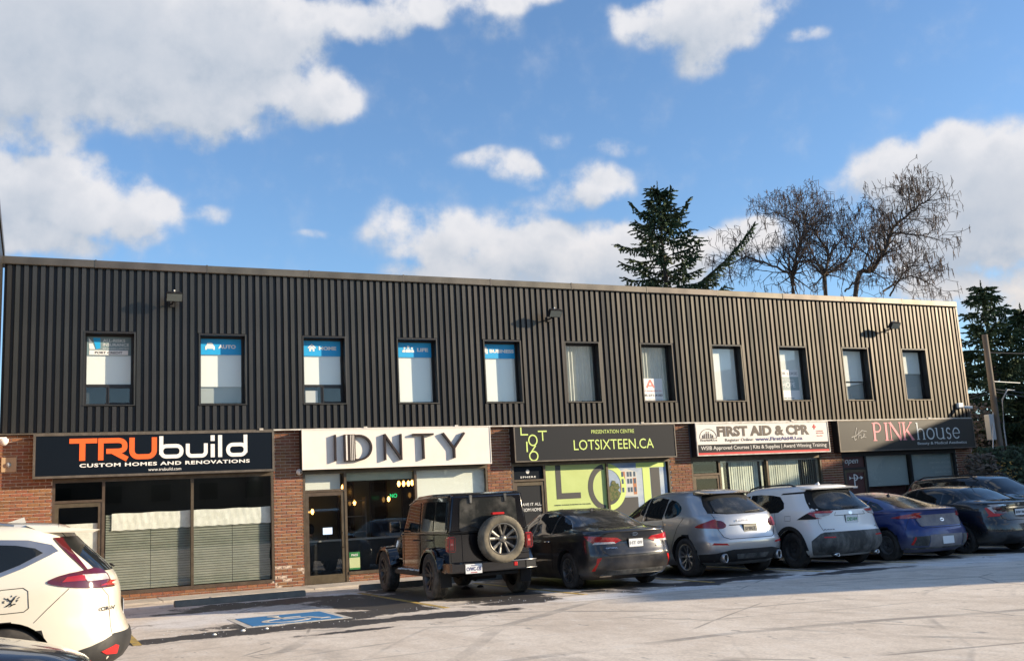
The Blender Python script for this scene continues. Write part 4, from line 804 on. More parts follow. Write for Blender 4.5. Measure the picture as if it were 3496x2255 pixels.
flood(1.66, 6.72, 'black floodlight high on the ribbed wall above the first two upper windows')
flood(11.45, 6.64, 'black floodlight on the ribbed wall above the BUSINESS window')
flood(23.6, 6.62, 'black floodlight near the right end of the ribbed wall')
def dome(x, z, y, label):
    e = empty('security_camera', (x, y, z), label=label, cat='camera', group='white security cameras')
    obj('base', MB().lathe([(0, 0), (.07, 0), (.075, -.03), (.07, -.06), (0, -.06)], 18, 'y', (x, y, z)), 'camera_white', e, world=True)
    pr = [(.062*math.cos(R(a)), -.06-.06*math.sin(R(a))) for a in range(0, 91, 15)]; obj('dome', MB().lathe(pr, 18, 'y', (x, y, z)), 'camera_white', e, world=True)
    obj('lens', MB().lathe([(0, -.126), (.02, -.122), (.024, -.11)], 12, 'y', (x+.02, y, z-.02)), 'lens', e, world=True)
dome(4.56, 2.67, .06, 'round white security camera at the lower left corner of the white sign')
e = empty('security_camera', (-1.8, .08, 3.5), label='white dome security camera at the far left under the metal siding', cat='camera', group='white security cameras')
obj('base', MB().cbox(-1.87, -1.70, -.04, .08, 3.53, 3.62, .02), 'camera_white', e, world=True); obj('dome', MB().lathe([(0, -.10), (.05, -.085), (.09, -.03), (.095, .04), (0, .06)], 18, 'z', (-1.76, -.06, 3.53)), 'camera_white', e, world=True)
e = empty('security_camera', (26.45, -.02, 4.05), label='white bullet camera on a box low on the right end of the ribbed wall', cat='camera', group='white security cameras')
obj('junction_box', MB().cbox(26.28, 26.50, -.10, 0, 4.0, 4.17, .02), 'camera_white', e, world=True); obj('bullet', MB().tube([(26.45, -.16, 4.02), (26.62, -.34, 3.98)], .05, 12), 'camera_white', e, world=True); obj('arm', MB().tube([(26.4, -.08, 4.02), (26.5, -.2, 4.01)], .02, 8), 'camera_white', e, world=True)
e = empty('junction_panel', (-1.6, .08, 2.9), label='beige metal plate with a round grey lock left of the black sign', cat='panel')
mat('beige', (.42, .30, .18), .6); obj('plate', MB().cbox(-1.80, -1.50, .05, .09, 2.88, 3.19, .006), 'beige', e, world=True); obj('lock', MB().lathe([(0, -.035), (.05, -.03), (.055, .0), (.055, .04)], 16, 'y', (-1.66, .05, 3.03)), 'galv', e, world=True)
for i, x in enumerate([3.62, 6.15, 8.55, 14.1, 19.35, 24.9]): obj('flashing_clip', MB().box(x, x+.09, -.06, -.03, 3.66, 3.715), 'flashing', bld, world=True)

# ------------------------------------------------------------------ neighbour across the lot (outside the frame, its shade falls on the lot)
def neighbour():
    e = empty('office_block', (45, -15, 0), label='three storey brick office block to the right of the lot', cat='building')
    a = Vector((35.0, -24.3, 0)); d = Vector((.40, .917, 0)).normalized(); n = Vector((d.y, -d.x, 0)); b = a+d*34
    q = [a, b, b+n*14, a+n*14]; H = 8.9
    mb = MB().add([(p.x, p.y, 0) for p in q]+[(p.x, p.y, H) for p in q], [(0, 1, 2, 3), (7, 6, 5, 4), (0, 4, 5, 1), (1, 5, 6, 2), (2, 6, 7, 3), (3, 7, 4, 0)])
    obj('wall', mb, 'mortar', e, world=True)
    for k in range(8):
        for j in range(3):
            p = a+d*(2+k*4)-n*.03; z = 1.0+j*2.8; w = d*1.8
            m = MB().add([tuple(p+Vector((0, 0, z))), tuple(p+w+Vector((0, 0, z))), tuple(p+w+Vector((0, 0, z+1.4))), tuple(p+Vector((0, 0, z+1.4))), tuple(p+n*.1+Vector((0, 0, z))), tuple(p+n*.1+w+Vector((0, 0, z))), tuple(p+n*.1+w+Vector((0, 0, z+1.4))), tuple(p+n*.1+Vector((0, 0, z+1.4)))], [(0, 3, 2, 1), (4, 5, 6, 7), (0, 1, 5, 4), (1, 2, 6, 5), (2, 3, 7, 6), (3, 0, 4, 7)])
            obj('window', m, 'lens', e, world=True)
neighbour()

# ------------------------------------------------------------------ far side of the street, behind the camera (mirrored in the panes, panels and paint)
rr = random.Random(77)
mat('far_wood', (.055, .045, .035), .95, vary=.35); mat('far_wall', (.17, .14, .12), .9, col2=(.12, .10, .09), nscale=.5)
for (x0, x1, y1, h_, lab) in [(-58, -22, -66, 6.5, 'low brown block across the street behind the camera, left of two'), (-2, 34, -70, 7.5, 'low brown block across the street behind the camera, right of two')]:
    e = empty('street_block', ((x0+x1)/2, y1, 0), label=lab, cat='building'); obj('wall', MB().box(x0, x1, y1-9, y1, 0, h_), 'far_wall', e, world=True)
    xx = x0+2
    while xx < x1-2: obj('window', MB().box(xx, xx+1.6, y1-.05, y1+.03, 1, 2.6), 'lens', e, world=True); obj('window', MB().box(xx, xx+1.6, y1-.05, y1+.03, 4, 5.4), 'lens', e, world=True); xx += 4
mb = MB(); vs = []; fs = []
for k in range(30000):
    x = rr.uniform(-110, 70); hh = 9.5+2.6*math.sin(x*.19)+1.6*math.sin(x*.53+1); z = hh*rr.random()**.7; p = Vector((x, -80-rr.random()*8-abs(x)*.05, z)); q = Vector((rr.gauss(0, 1), rr.gauss(0, 1), rr.gauss(0, 1))).normalized()*.55; s_ = q.orthogonal().normalized()*.22; o = len(vs); vs += [p-q, p+s_, p+q, p-s_]; fs.append((o, o+1, o+2, o+3))
mb.v = [tuple(v) for v in vs]; mb.f = [list(f) for f in fs]; mb.mi = [0]*len(fs); mb.sm = [False]*len(fs)
obj('far_wood', mb, 'far_wood', recalc=False, kind='stuff', label='bare brown wood across the street behind the camera')

# ------------------------------------------------------------------ trees
rnd = random.Random(11)
def at(azd, dist, z=0.): return Vector((CAM.x+dist*math.sin(R(azd)), CAM.y+dist*math.cos(R(azd)), z))
def spruce(base, H, rmax, label, mname, seed, z0=1.0, droop=.35, tops=1, dens=1.0, group='evergreen trees beyond the building', longarms=()):
    r_ = random.Random(seed)
    e = empty('spruce_tree', base, label=label, cat='tree', group=group)
    tk = MB(); tk.tube([base+Vector((0, 0, 0)), base+Vector((.05, 0, H*.5)), base+Vector((0, .05, H*.97))], [H*.018, H*.011, .02], 10)
    fol = MB(); vs = []; fs = []
    def needle_spray(p, d, l, w):
        # a twig with flat needle blades round it
        s = d.cross(Vector((0, 0, 1)))
        if s.length < .1: s = Vector((1, 0, 0))
        s.normalize(); u = s.cross(d)
        for k in range(3):
            a = r_.uniform(0, math.pi); q = (s*math.cos(a)+u*math.sin(a))*w
            o = len(vs); vs.extend([p-q*.6, p+q*.6, p+d*l*r_.uniform(.7, 1.1)+q*.1, p+d*l*.5-q]); fs.append((o, o+1, o+2)); fs.append((o, o+2, o+3))
    def branch(p, az, L, rise):
        d = Vector((math.cos(az), math.sin(az), rise)).normalized(); n = max(5, int(L/.16)); pos = p.copy(); pts = [pos.copy()]
        for k in range(n):
            t = k/n; dd = Vector((math.cos(az), math.sin(az), rise-droop*math.sin(t*2.4)*1.2+(.5*t*t if t > .6 else 0))).normalized(); az += r_.uniform(-.05, .05)
            pos = pos+dd*(L/n); pts.append(pos.copy())
            if t > .12:
                side = dd.cross(Vector((0, 0, 1))).normalized(); tl = (.12+.42*L*.28*(1-t)+.1)*dens
                for sg in (-1, 1):
                    sd_ = (dd*.75+side*sg*r_.uniform(.5, 1.0)+Vector((0, 0, -r_.uniform(.0, .45)))).normalized(); m_ = max(3, int(tl/.085)); q = pos.copy()
                    for j in range(m_):
                        q = q+sd_*.11+Vector((0, 0, -.012*j)); needle_spray(q, (sd_+Vector((r_.uniform(-.3, .3), r_.uniform(-.3, .3), r_.uniform(-.5, .1)))).normalized(), .18, .052)
                for j in range(2):
                    q = pos.copy(); q = q+side*r_.uniform(-.12, .12); m_ = r_.randint(1, max(2, int(L*.9*(1-t)+1.5)))
                    for j2 in range(m_): q = q+Vector((r_.uniform(-.03, .03), r_.uniform(-.03, .03), -.11)); needle_spray(q, Vector((r_.uniform(-.5, .5), r_.uniform(-.5, .5), -1)).normalized(), .17, .045)
                for j in range(7): needle_spray(pos, (dd+Vector((r_.uniform(-.5, .5), r_.uniform(-.5, .5), r_.uniform(-.6, .2)))).normalized(), .19, .05)
        tk.tube(pts, [max(.008, .012*L*(1-i/len(pts))+.006) for i in range(len(pts))], 4, cap=False)
    z = z0
    while z < H*.985:
        f = (z-z0)/(H-z0); L = rmax*(1-f)**1.0*r_.uniform(.72, 1.15)+.10; nb = r_.randint(4, 6)
        a0 = r_.uniform(0, 6.28)
        for k in range(nb): branch(base+Vector((0, 0, z+r_.uniform(-.1, .1))), a0+k*6.283/nb+r_.uniform(-.25, .25), L*r_.uniform(.7, 1.1), (.12+.45*f)*r_.uniform(.6, 1.2))
        z += .26+.24*(1-f)+r_.uniform(-.05, .08)
    for k in range(60): needle_spray(base+Vector((0, .04, H*(.93+.08*k/60))), Vector((r_.uniform(-.6, .6), r_.uniform(-.6, .6), 1)).normalized(), .2*(1-k/80), .05*(1-k/90))
    for (az, zz, L, rise) in longarms: branch(base+Vector((0, 0, zz)), az, L, rise)
    fol.v = [tuple(v) for v in vs]; fol.f = [list(f) for f in fs]; fol.mi = [0]*len(fs); fol.sm = [False]*len(fs)
    obj('trunk', tk, 'bark', e, world=True, recalc=False); obj('crown', fol, mname, e, world=True, recalc=False)
    return e
right = Vector((math.cos(R(34)), -math.sin(R(34)), 0)); ra = math.atan2(right.y, right.x)
spruce(at(34.0, 44), 15.3, 4.6, 'tall ragged spruce rising behind the roof, left of the bare trees', 'needles', 3, z0=6.5, droop=.25, dens=.9,
       longarms=[(ra, 9.4, 5.2, 1.0), (ra+math.pi, 10.2, 4.2, -.02), (ra+math.pi-.1, 9.5, 3.2, .0), (ra-.1, 9.0, 4.4, .12), (ra+.05, 12.9, 1.9, 1.3), (ra-.3, 13.9, 1.1, 1.6), (ra+math.pi, 13.2, 1.7, 1.2)])
spruce(at(50.25, 47), 9.9, 4.3, 'dark spruce behind the utility pole at the right', 'needles_dark', 5, z0=.8, droop=.3, dens=1.15)
spruce(at(51.9, 50), 9.2, 4.3, 'dark spruce cut by the right edge of the picture', 'needles_dark', 8, z0=.8, droop=.3, dens=1.15)
spruce(at(54.5, 49), 9.8, 3.4, 'dark spruce just outside the right edge of the picture', 'needles_dark', 9, z0=.8, droop=.3, dens=.7)

def tuft(base, H, W, label, m, seed, n=1500):
    r_ = random.Random(seed); e = empty('shrub', base, label=label, cat='shrub', group='shrubs beyond the building'); tw = MB(); vs = []; fs = []
    for k in range(26):
        a = r_.uniform(0, 6.28); d = Vector((math.cos(a)*W*.7, math.sin(a)*W*.7, H*r_.uniform(.6, 1))); p = base+Vector((r_.uniform(-.3, .3), r_.uniform(-.3, .3), 0)); tw.tube([p, p+d*.5+Vector((0, 0, .1)), p+d], [.02, .012, .004], 3, cap=False)
    for k in range(n):
        a = r_.uniform(0, 6.28); rr = W*math.sqrt(r_.random()); z = H*r_.random()**.8; rr *= (1-(z/H)**2*.6); p = base+Vector((rr*math.cos(a), rr*math.sin(a), z)); q = Vector((r_.gauss(0, 1), r_.gauss(0, 1), r_.gauss(0, 1))).normalized()*.09; s_ = q.orthogonal().normalized()*.05; o = len(vs); vs += [p-q, p+s_, p+q, p-s_]; fs.append((o, o+1, o+2, o+3))
    fm = MB(); fm.v = [tuple(v) for v in vs]; fm.f = [list(f) for f in fs]; fm.mi = [0]*len(fs); fm.sm = [False]*len(fs)
    obj('stems', tw, 'twig', e, world=True, recalc=False); obj('foliage', fm, m, e, world=True, recalc=False)
mat('shrub_brown', (.13, .10, .075), .9, vary=.3); mat('shrub_green', (.045, .065, .03), .9, vary=.35); mat('hedge_dark', (.022, .034, .02), .9, vary=.35)
tuft(at(49.05, 33.5), 2.4, .9, 'leafless brownish shrub at the right corner of the building', 'shrub_brown', 21, 900)
tuft(at(49.9, 35), 2.6, 1.3, 'dull green shrub between the building corner and the utility pole', 'shrub_green', 22, 1800)
tuft(at(51.6, 36.5), 2.6, 1.5, 'dull green shrub right of the utility pole', 'shrub_green', 23, 2000)
tuft(at(48.9, 41), 4.4, 1.5, 'tall thin brown thicket behind the building corner', 'shrub_brown', 24, 1300)
# dark evergreen hedge closing the view
vs = []; fs = []
for k in range(30000):
    azd = rnd.uniform(46, 60); dist = rnd.uniform(50, 56); h = 4.6+.9*math.sin(azd*2.1)+.5*math.sin(azd*7.); z = h*rnd.random()**.75; p = at(azd, dist, z); q = Vector((rnd.gauss(0, 1), rnd.gauss(0, 1), rnd.gauss(0, 1))).normalized()*.22; s_ = q.orthogonal().normalized()*.12; o = len(vs); vs += [p-q, p+s_, p+q, p-s_]; fs.append((o, o+1, o+2, o+3))
fm = MB(); fm.v = [tuple(v) for v in vs]; fm.f = [list(f) for f in fs]; fm.mi = [0]*len(fs); fm.sm = [False]*len(fs)
obj('evergreen_hedge', fm, 'hedge_dark', recalc=False, kind='stuff', label='dark evergreen growth closing the view at the right')

# bare catalpa-like trees with hanging pods, grown from hand placed limbs
def bare_tree(base, limbs, label, seed, pods=1.0, reach=1.0):
    r_ = random.Random(seed); e = empty('bare_tree', base, label=label, cat='tree', group='bare trees behind the roof')
    big = MB(); tw = MB(); pd = MB()
    def twig(p, d, L, rad, depth):
        n = max(3, int(L/.28)); pts = [p.copy()]; q = p.copy(); d = d.normalized(); curl = Vector((r_.uniform(-1, 1), r_.uniform(-1, 1), r_.uniform(-.25, .9)))*.14
        for k in range(n):
            d = (d+curl*.45+Vector((r_.uniform(-1, 1), r_.uniform(-1, 1), r_.uniform(-.8, 1)))*.26).normalized(); q = q+d*(L/n); pts.append(q.copy())
            if depth > 0 and k >= 1 and r_.random() < (.84 if depth > 1 else .82):
                s_ = d.orthogonal().normalized(); s_ = (Matrix.Rotation(r_.uniform(0, 6.28), 3, d) @ s_); twig(q, d*.55+s_*.8+Vector((0, 0, .08)), L*r_.uniform(.42, .70), rad*.55, depth-1)
        (big if rad > .022 else tw).tube(pts, [max(.0105, rad*(1-.65*i/n)) for i in range(n+1)], 5 if rad > .022 else 3, cap=False)
        if depth == 0 and r_.random() < .62*pods:
            for j in range(r_.randint(1, 2)):
                a = pts[r_.randint(max(0, n-2), n)]; l_ = r_.uniform(.22, .42); sw = Vector((r_.uniform(-.07, .07), r_.uniform(-.07, .07), -l_)); pd.tube([a, a+sw*.5+Vector((r_.uniform(-.03, .03), 0, 0)), a+sw], [.009, .014, .007], 3, cap=False)
    for (pts, r0, r1, tl) in limbs:
        P = [Vector(p) for p in pts]; S = []
        for i in range(len(P)-1):      # smooth the limb
            a, b = P[i], P[i+1]; m0 = (P[i+1]-P[max(i-1, 0)])*.5; m1 = (P[min(i+2, len(P)-1)]-P[i])*.5
            for k in range(6):
                t = k/6; S.append((2*t**3-3*t*t+1)*a+(t**3-2*t*t+t)*m0+(-2*t**3+3*t*t)*b+(t**3-t*t)*m1)
        S.append(P[-1]); n = len(S); S = [s+Vector((r_.uniform(-.06, .06),)*3) for s in S]
        big.tube(S, [r0+(r1-r0)*i/(n-1) for i in range(n)], 8)
        for i in range(int(n*.25), n):
            f = i/n; rr = r0+(r1-r0)*f; d = (S[min(i+1, n-1)]-S[i-1]).normalized()
            for c in range(2 if r_.random() < .5 else 3):
                s_ = Matrix.Rotation(r_.uniform(0, 6.28), 3, d) @ d.orthogonal().normalized(); twig(S[i], d*.55+s_*.9+Vector((0, 0, .22)), tl*r_.uniform(.45, .95)*reach, min(.045, rr*.5), 3 if f < .85 else 2)
        twig(S[-1], S[-1]-S[-2], tl*.7*reach, r1, 3)
    obj('trunk', big, 'bark', e, world=True, recalc=False); obj('twigs', tw, 'twig', e, world=True, recalc=False); obj('seed_pods', pd, 'pod', e, world=True, recalc=False)
    return e
def sk(azd, eld, dist=50, dd=0.): 
    v = at(azd, dist+dd); v.z = CAM.z+(dist+dd)*math.tan(R(eld)); return v
def pxl(x, y, dd=0., dist=50):    # a point of the tree line given by its bearing, on the arc 50 m away
    a, e_ = pix_dir(x, y); return sk(a, e_, dist, dd)
b1 = at(40.4, 50)
bare_tree(b1, [([b1, pxl(1850, 690), pxl(1848, 640), pxl(1870, 560, 1), pxl(1900, 520, 1.5)], 0.136, 0.029, 1.75),
    ([pxl(1850, 640), pxl(1790, 615, -1), pxl(1740, 600, -1), pxl(1700, 620, -1.5)], 0.060, 0.018, 1.63),
    ([pxl(1865, 570), pxl(1860, 530, 1), pxl(1820, 500, 2), pxl(1806, 495, 2)], 0.045, 0.018, 1.16),
    ([pxl(1868, 560), pxl(1880, 510, -1), pxl(1868, 490, -1)], 0.054, 0.018, 1.39)], 'bare tree with hanging pods, nearest the spruce', 31)
b2 = at(42.1, 51)
bare_tree(b2, [([b2, pxl(1925, 680), pxl(1925, 640), pxl(1930, 590, 1), pxl(1900, 540), pxl(1890, 520)], 0.118, 0.023, 1.51),
    ([pxl(1928, 640), pxl(1970, 610, 1), pxl(2000, 560, 1.5), pxl(2010, 540, 2)], 0.063, 0.018, 1.51),
    ([pxl(1925, 650), pxl(1900, 600, -1.5), pxl(1880, 560, -2)], 0.054, 0.018, 1.39), ([pxl(1930, 600), pxl(1960, 560), pxl(1965, 525)], 0.041, 0.018, 1.39),
    ([pxl(1970, 680), pxl(1990, 660, -1), pxl(2010, 640, -2)], 0.045, 0.018, 1.39)], 'bare tree with hanging pods, middle of the three', 32)
b3 = at(43.0, 50)
bare_tree(b3, [([b3, pxl(1995, 690), pxl(2035, 630), pxl(2065, 580), pxl(2085, 530), pxl(2130, 490), pxl(2165, 465)], 0.136, 0.029, 1.39),
    ([pxl(2125, 492), pxl(2120, 465, .5), pxl(2118, 440, 1)], 0.045, 0.018, 1.16), ([pxl(2080, 545), pxl(2130, 545, -1), pxl(2185, 560, -1.5)], 0.050, 0.018, 1.16),
    ([pxl(2065, 590), pxl(2060, 540, 1.5), pxl(2050, 510, 2)], 0.054, 0.018, 1.28), ([pxl(2060, 680), pxl(2095, 655, 1), pxl(2130, 645, 1), pxl(2180, 668, 1)], 0.054, 0.018, 1.28),
    ([pxl(2075, 690), pxl(2105, 640, -1), pxl(2135, 610, -1)], 0.045, 0.018, 1.16)], 'bare tree with hanging pods, its great limb leaning right', 33)

# ------------------------------------------------------------------ utility pole, sign, wires
pb = at(50.10, 40); e = empty('utility_pole', pb, label='weathered wooden utility pole in front of the dark spruce', cat='utility pole')
obj('shaft', MB().tube([pb, pb+Vector((-.02, 0, 3)), pb+Vector((-.03, 0, 6.75))], [.125, .115, .10], 14), 'pole_wood', e, world=True)
obj('meter_box', MB().cbox(pb.x-.50, pb.x-.26, pb.y-.12, pb.y+.1, 3.0, 3.9, .02), 'galv', e, world=True)
obj('conduit', MB().tube([pb+Vector((.12, -.17, .2)), pb+Vector((.10, -.17, 3.4)), pb+Vector((.2, -.17, 4.4)), pb+Vector((.5, -.2, 4.75)), pb+Vector((.85, -.2, 4.72))], .025, 6), 'galv', e, world=True)
obj('bracket', MB().tube([pb+Vector((.05, -.1, 1.5)), pb+Vector((.4, -.2, 2.05)), pb+Vector((.55, -.2, 2.0))], .03, 6).tube([pb+Vector((0, -.1, 5.05)), pb+Vector((1.3, -.1, 5.0))], .02, 6), 'galv', e, world=True)
wires = [([at(50.1, 40, 6.1), at(60, 46, 6.6)], 'upper wire leaving the utility pole to the right'), ([Vector((26.9, 3, 4.95)), at(50.1, 40, 4.8), at(60, 47, 4.4)], 'pair of low wires from the building corner to the utility pole, upper one'), ([Vector((26.9, 3, 4.85)), at(50.1, 40, 4.7), at(60, 47, 4.0)], 'pair of low wires from the building corner to the utility pole, lower one')]
for pts, lab in wires:
    q = []
    for i in range(len(pts)-1):
        for k in range(9):
            t = k/8; v = pts[i].lerp(pts[i+1], t); v.z -= .35*math.sin(math.pi*t); q.append(v)
    props(obj('overhead_wire', MB().tube(q, .016, 5, cap=False), 'wire'), lab, 'wire', 'overhead wires')
props(obj('guy_wire', MB().tube([at(50.0, 40, 4.1), at(49.3, 37.5, .3)], .02, 5), 'galv'), 'taut pale guy wire slanting down left from the utility pole', 'wire')
p = at(50.22, 39.6, 0); e = empty('diamond_sign', p, label='tan diamond shaped road sign at the foot of the utility pole', cat='sign')
u = Vector((math.cos(R(50)), -math.sin(R(50)), 0)); c = p+Vector((0, 0, 1.95)); f = Vector((-u.y, u.x, 0))*-1
q = [c+Vector((0, 0, .52)), c+u*.52, c+Vector((0, 0, -.52)), c-u*.52]
obj('plate', MB().add([v for v in q]+[v+f*.01 for v in q], [(0, 1, 2, 3), (7, 6, 5, 4), (0, 4, 5, 1), (1, 5, 6, 2), (2, 6, 7, 3), (3, 7, 4, 0)]), 'sign_yellow', e, world=True)
obj('post', MB().tube([p-f*.05, p-f*.05+Vector((0, 0, 2.3))], .03, 8), 'galv', e, world=True)

# ================================================================== cars
# local frame: x from the rear bumper (0) to the nose (+L), y to the car's left, z up
def pchip(rows, sub):
    """monotone interpolation of control rows, sub steps per span (rows may carry their own count as last item)"""
    n = len(rows); m = len(rows[0]); out = []
    def slope(c, i):
        if i == 0: return rows[1][c]-rows[0][c]
        if i == n-1: return rows[-1][c]-rows[-2][c]
        a = rows[i][c]-rows[i-1][c]; b = rows[i+1][c]-rows[i][c]
        return 0 if a*b <= 0 else 2*a*b/(a+b)
    for i in range(n-1):
        for k in range(sub):
            t = k/sub; out.append([(2*t**3-3*t*t+1)*rows[i][c]+(t**3-2*t*t+t)*slope(c, i)+(-2*t**3+3*t*t)*rows[i+1][c]+(t**3-t*t)*slope(c, i+1) for c in range(m)])
    out.append(list(rows[-1])); return out
def hull(rows, sub=5):
    """rows: z, xr, xf, half width, rear squareness, front squareness, rear taper, front taper"""
    S = pchip(rows, sub); ts = [0, .15, .3, .45, .58, .68, .76, .83, .88, .92, .95, .97]; ys = [.86, .78, .68, .56, .44, .30, .15]
    rings = []
    for (z, xr, xf, w, nr, nf, tr, tf) in S:
        xm = (xr+xf)/2; half = []
        def end(L_, n_, tp):
            o = []; mm = 2.3; tmax = None
            for t in ts: o.append((t*L_, w*(1+(tp-1)*t*t)*(1-t**n_)**(1/mm)))
            ylast = o[-1][1]/w
            for q in ys:
                yy = q*ylast/ys[0]*.97; base = min(1, yy/tp); tt = max(0, 1-base**mm)**(1/n_); o.append((tt*L_, yy*w))
            o.append((L_, 0)); return o
        re = end(xm-xr, nr, tr); fr = end(xf-xm, nf, tf)
        L = [(xm-a, b) for a, b in re[::-1]]+[(xm+a, b) for a, b in fr[1:]]      # rear centre ... front centre, left side
        ring = [(a, b, z) for a, b in L]+[(a, -b, z) for a, b in L[-2:0:-1]]; rings.append(ring)
    n = len(rings[0]); mb = MB(); mb.add([p for r_ in rings for p in r_], [[i*n+j, i*n+(j+1) % n, (i+1)*n+(j+1) % n, (i+1)*n+j] for i in range(len(rings)-1) for j in range(n)], smooth=True)
    c = len(mb.v); top = rings[-1]; cz = top[0][2]+.004; mb.add([(sum(p[0] for p in top)/n, 0, cz)], []); mb.f += [[(len(rings)-1)*n+j, (len(rings)-1)*n+(j+1) % n, c] for j in range(n)]; mb.mi += [0]*n; mb.sm += [True]*n
    mb.f.append(list(range(n))[::-1]); mb.mi.append(0); mb.sm.append(False)
    return mb
def boolean(me, cut_mb):
    a = bpy.data.objects.new('tmp', me); b = bpy.data.objects.new('cut', cut_mb.mesh('cut')); fixn(b.data); COL.objects.link(a); COL.objects.link(b)
    m = a.modifiers.new('b', 'BOOLEAN'); m.operation = 'DIFFERENCE'; m.object = b; m.solver = 'EXACT'
    dg = bpy.context.evaluated_depsgraph_get(); r_ = bpy.data.meshes.new_from_object(a.evaluated_get(dg)); bpy.data.objects.remove(a); bpy.data.objects.remove(b); return r_
class Car:
    def __init__(s, name, label, rows, wheels, Rw, loc, rz, paint, sub=5, arch=1.13, gap=.03, cat='car', track=None, arch_dark=True):
        s.e = empty(name, loc, rz, label=label, cat=cat, group='cars parked at the shops'); s.paint = paint; s.wheels = wheels; s.Rw = Rw
        mb = hull(rows, sub); me = mb.mesh('body'); fixn(me); W = max(r[3] for r in rows); s.W = W; Ra = Rw*arch
        cut = MB()
        for x in wheels:
            for sg in (1, -1):
                y0, y1 = (W-.34, W+.2) if sg > 0 else (-W-.2, -W+.34)
                cut.lathe([(0, y0), (Ra, y0), (Ra, y1), (0, y1)], 40, 'y', (x, 0, Rw))
        me = boolean(me, cut)
        fl = []
        for p in me.polygons:
            c = p.center; ins = any(abs(math.hypot(c.x-x, c.z-Rw)-Ra) < .012 or (abs(abs(c.y)-(W-.34)) < .004 and math.hypot(c.x-x, c.z-Rw) < Ra) for x in wheels)
            p.material_index = 1 if ins else 0; fl.append(not ins and c.z > .2)
        me.polygons.foreach_set('use_smooth', fl)
        s.body = obj('body', me, [paint, 'underbody'], s.e); s.body.data.name = 'body'
        me2 = bpy.data.meshes.new('x'); b = bmesh.new(); b.from_mesh(me); s.bvh = BVHTree.FromBMesh(b); b.free(); bpy.data.meshes.remove(me2)
        try: me.set_sharp_from_angle(angle=R(40))
        except Exception: pass
        s.track = track or W-.02
    def hit(s, a, b, side):
        if side == 'L': o, d = Vector((a, 3, b)), Vector((0, -1, 0))
        elif side == 'R': o, d = Vector((a, -3, b)), Vector((0, 1, 0))
        elif side == 'B': o, d = Vector((-3, a, b)), Vector((1, 0, 0))
        elif side == 'W':       # round the rear corner: a is the angle about an upright axis in the tail, 0 = straight back
            c = Vector((1.0, 0, b)); q = Vector((-math.cos(a), math.sin(a), 0)); o, d = c+q*3.5, -q
        elif side == 'F': o, d = Vector((9, a, b)), Vector((-1, 0, 0))
        else: o, d = Vector((a, b, 4)), Vector((0, 0, -1))
        p, n, i, dist = s.bvh.ray_cast(o, d)
        if p is None:
            p, n, i, dist = s.bvh.find_nearest(o+d*2.2)
        if n.dot(d) > 0: n = -n
        return p, n
    def patch(s, poly, side, m, name, parent=None, off=.004, smooth=0, grid=.07, depth=.012, label=None, mirror=False, flat=False):
        """panel, pane or lamp laid on the body: outline in (x,z) on the sides, (y,z) at the back/front, (x,y) on top"""
        if side == 'W' and isinstance(poly[0][0], str):
            Q = []
            for (f_, a_, z_) in poly:
                p, n = s.hit(a_, z_, f_); Q.append((math.atan2(p.y, 1.0-p.x), z_))
            poly = Q
        P = [tuple(p) for p in poly]
        for _ in range(smooth):
            q = []
            for i in range(len(P)):
                a, b = P[i], P[(i+1) % len(P)]; q += [(a[0]*.78+b[0]*.22, a[1]*.78+b[1]*.22), (a[0]*.22+b[0]*.78, a[1]*.22+b[1]*.78)]
            P = q
        b = bmesh.new(); vs = [b.verts.new((p[0], p[1], 0)) for p in P]; b.faces.new(vs)
        bmesh.ops.triangulate(b, faces=b.faces[:])
        for ax in (0, 1):
            lo, hi = min(p[ax] for p in P), max(p[ax] for p in P); k = max(1, int((hi-lo)/grid)); 
            for i in range(1, k+1):
                c = lo+(hi-lo)*i/(k+1); nrm = (1, 0, 0) if ax == 0 else (0, 1, 0)
                bmesh.ops.bisect_plane(b, geom=b.verts[:]+b.edges[:]+b.faces[:], plane_co=(c, c, 0), plane_no=nrm, dist=1e-5)
        nm = {}
        for v in b.verts:
            p, n = s.hit(v.co.x, v.co.y, side); nm[v] = n; v.co = p+n*off
        bnd = [e for e in b.edges if len(e.link_faces) == 1]
        r_ = bmesh.ops.extrude_edge_only(b, edges=bnd); nv = [g for g in r_['geom'] if isinstance(g, bmesh.types.BMVert)]
        for v in nv:
            src = min((w for e in v.link_edges for w in [e.other_vert(v)] if w in nm), key=lambda w: (w.co-v.co).length, default=None)
            n = nm[src] if src else Vector((0, 0, 1)); v.co = v.co-n*depth
        bmesh.ops.recalc_face_normals(b, faces=b.faces)
        me = bpy.data.meshes.new(name); b.to_mesh(me); b.free(); me.polygons.foreach_set('use_smooth', [not flat]*len(me.polygons))
        try: me.set_sharp_from_angle(angle=R(35))
        except Exception: pass
        o = obj(name, me, m, parent or s.e, label=label)
        # outward check: average normal must agree with the body
        if mirror:
            s.patch([(p[0] if side in 'LRT' else -p[0], p[1]) for p in poly] if side in 'BFW' else poly, {'L': 'R', 'R': 'L'}.get(side, side), m, name, parent, off, smooth, grid, depth, label)
        return o
    def seam(s, pts, side, w=.008, mirror=False, m='gap', name='seam'):
        """a panel gap following the body"""
        q = []
        for i in range(len(pts)-1):
            a, b = Vector(pts[i]), Vector(pts[i+1]); k = max(2, int((b-a).length/.06))
            q += [a.lerp(b, j/k) for j in range(k)]
        q.append(Vector(pts[-1])); P = []
        for v in q:
            p, n = s.hit(v.x, v.y, side); P.append(p+n*.001)
        o = obj(name, MB().tube(P, w/2, 4, cap=False), m, s.e, recalc=False)
        if mirror: s.seam([((-p[0] if side in 'BF' else p[0]), p[1]) for p in pts], {'L': 'R', 'R': 'L'}.get(side, side), w, False, m, name)
        return o
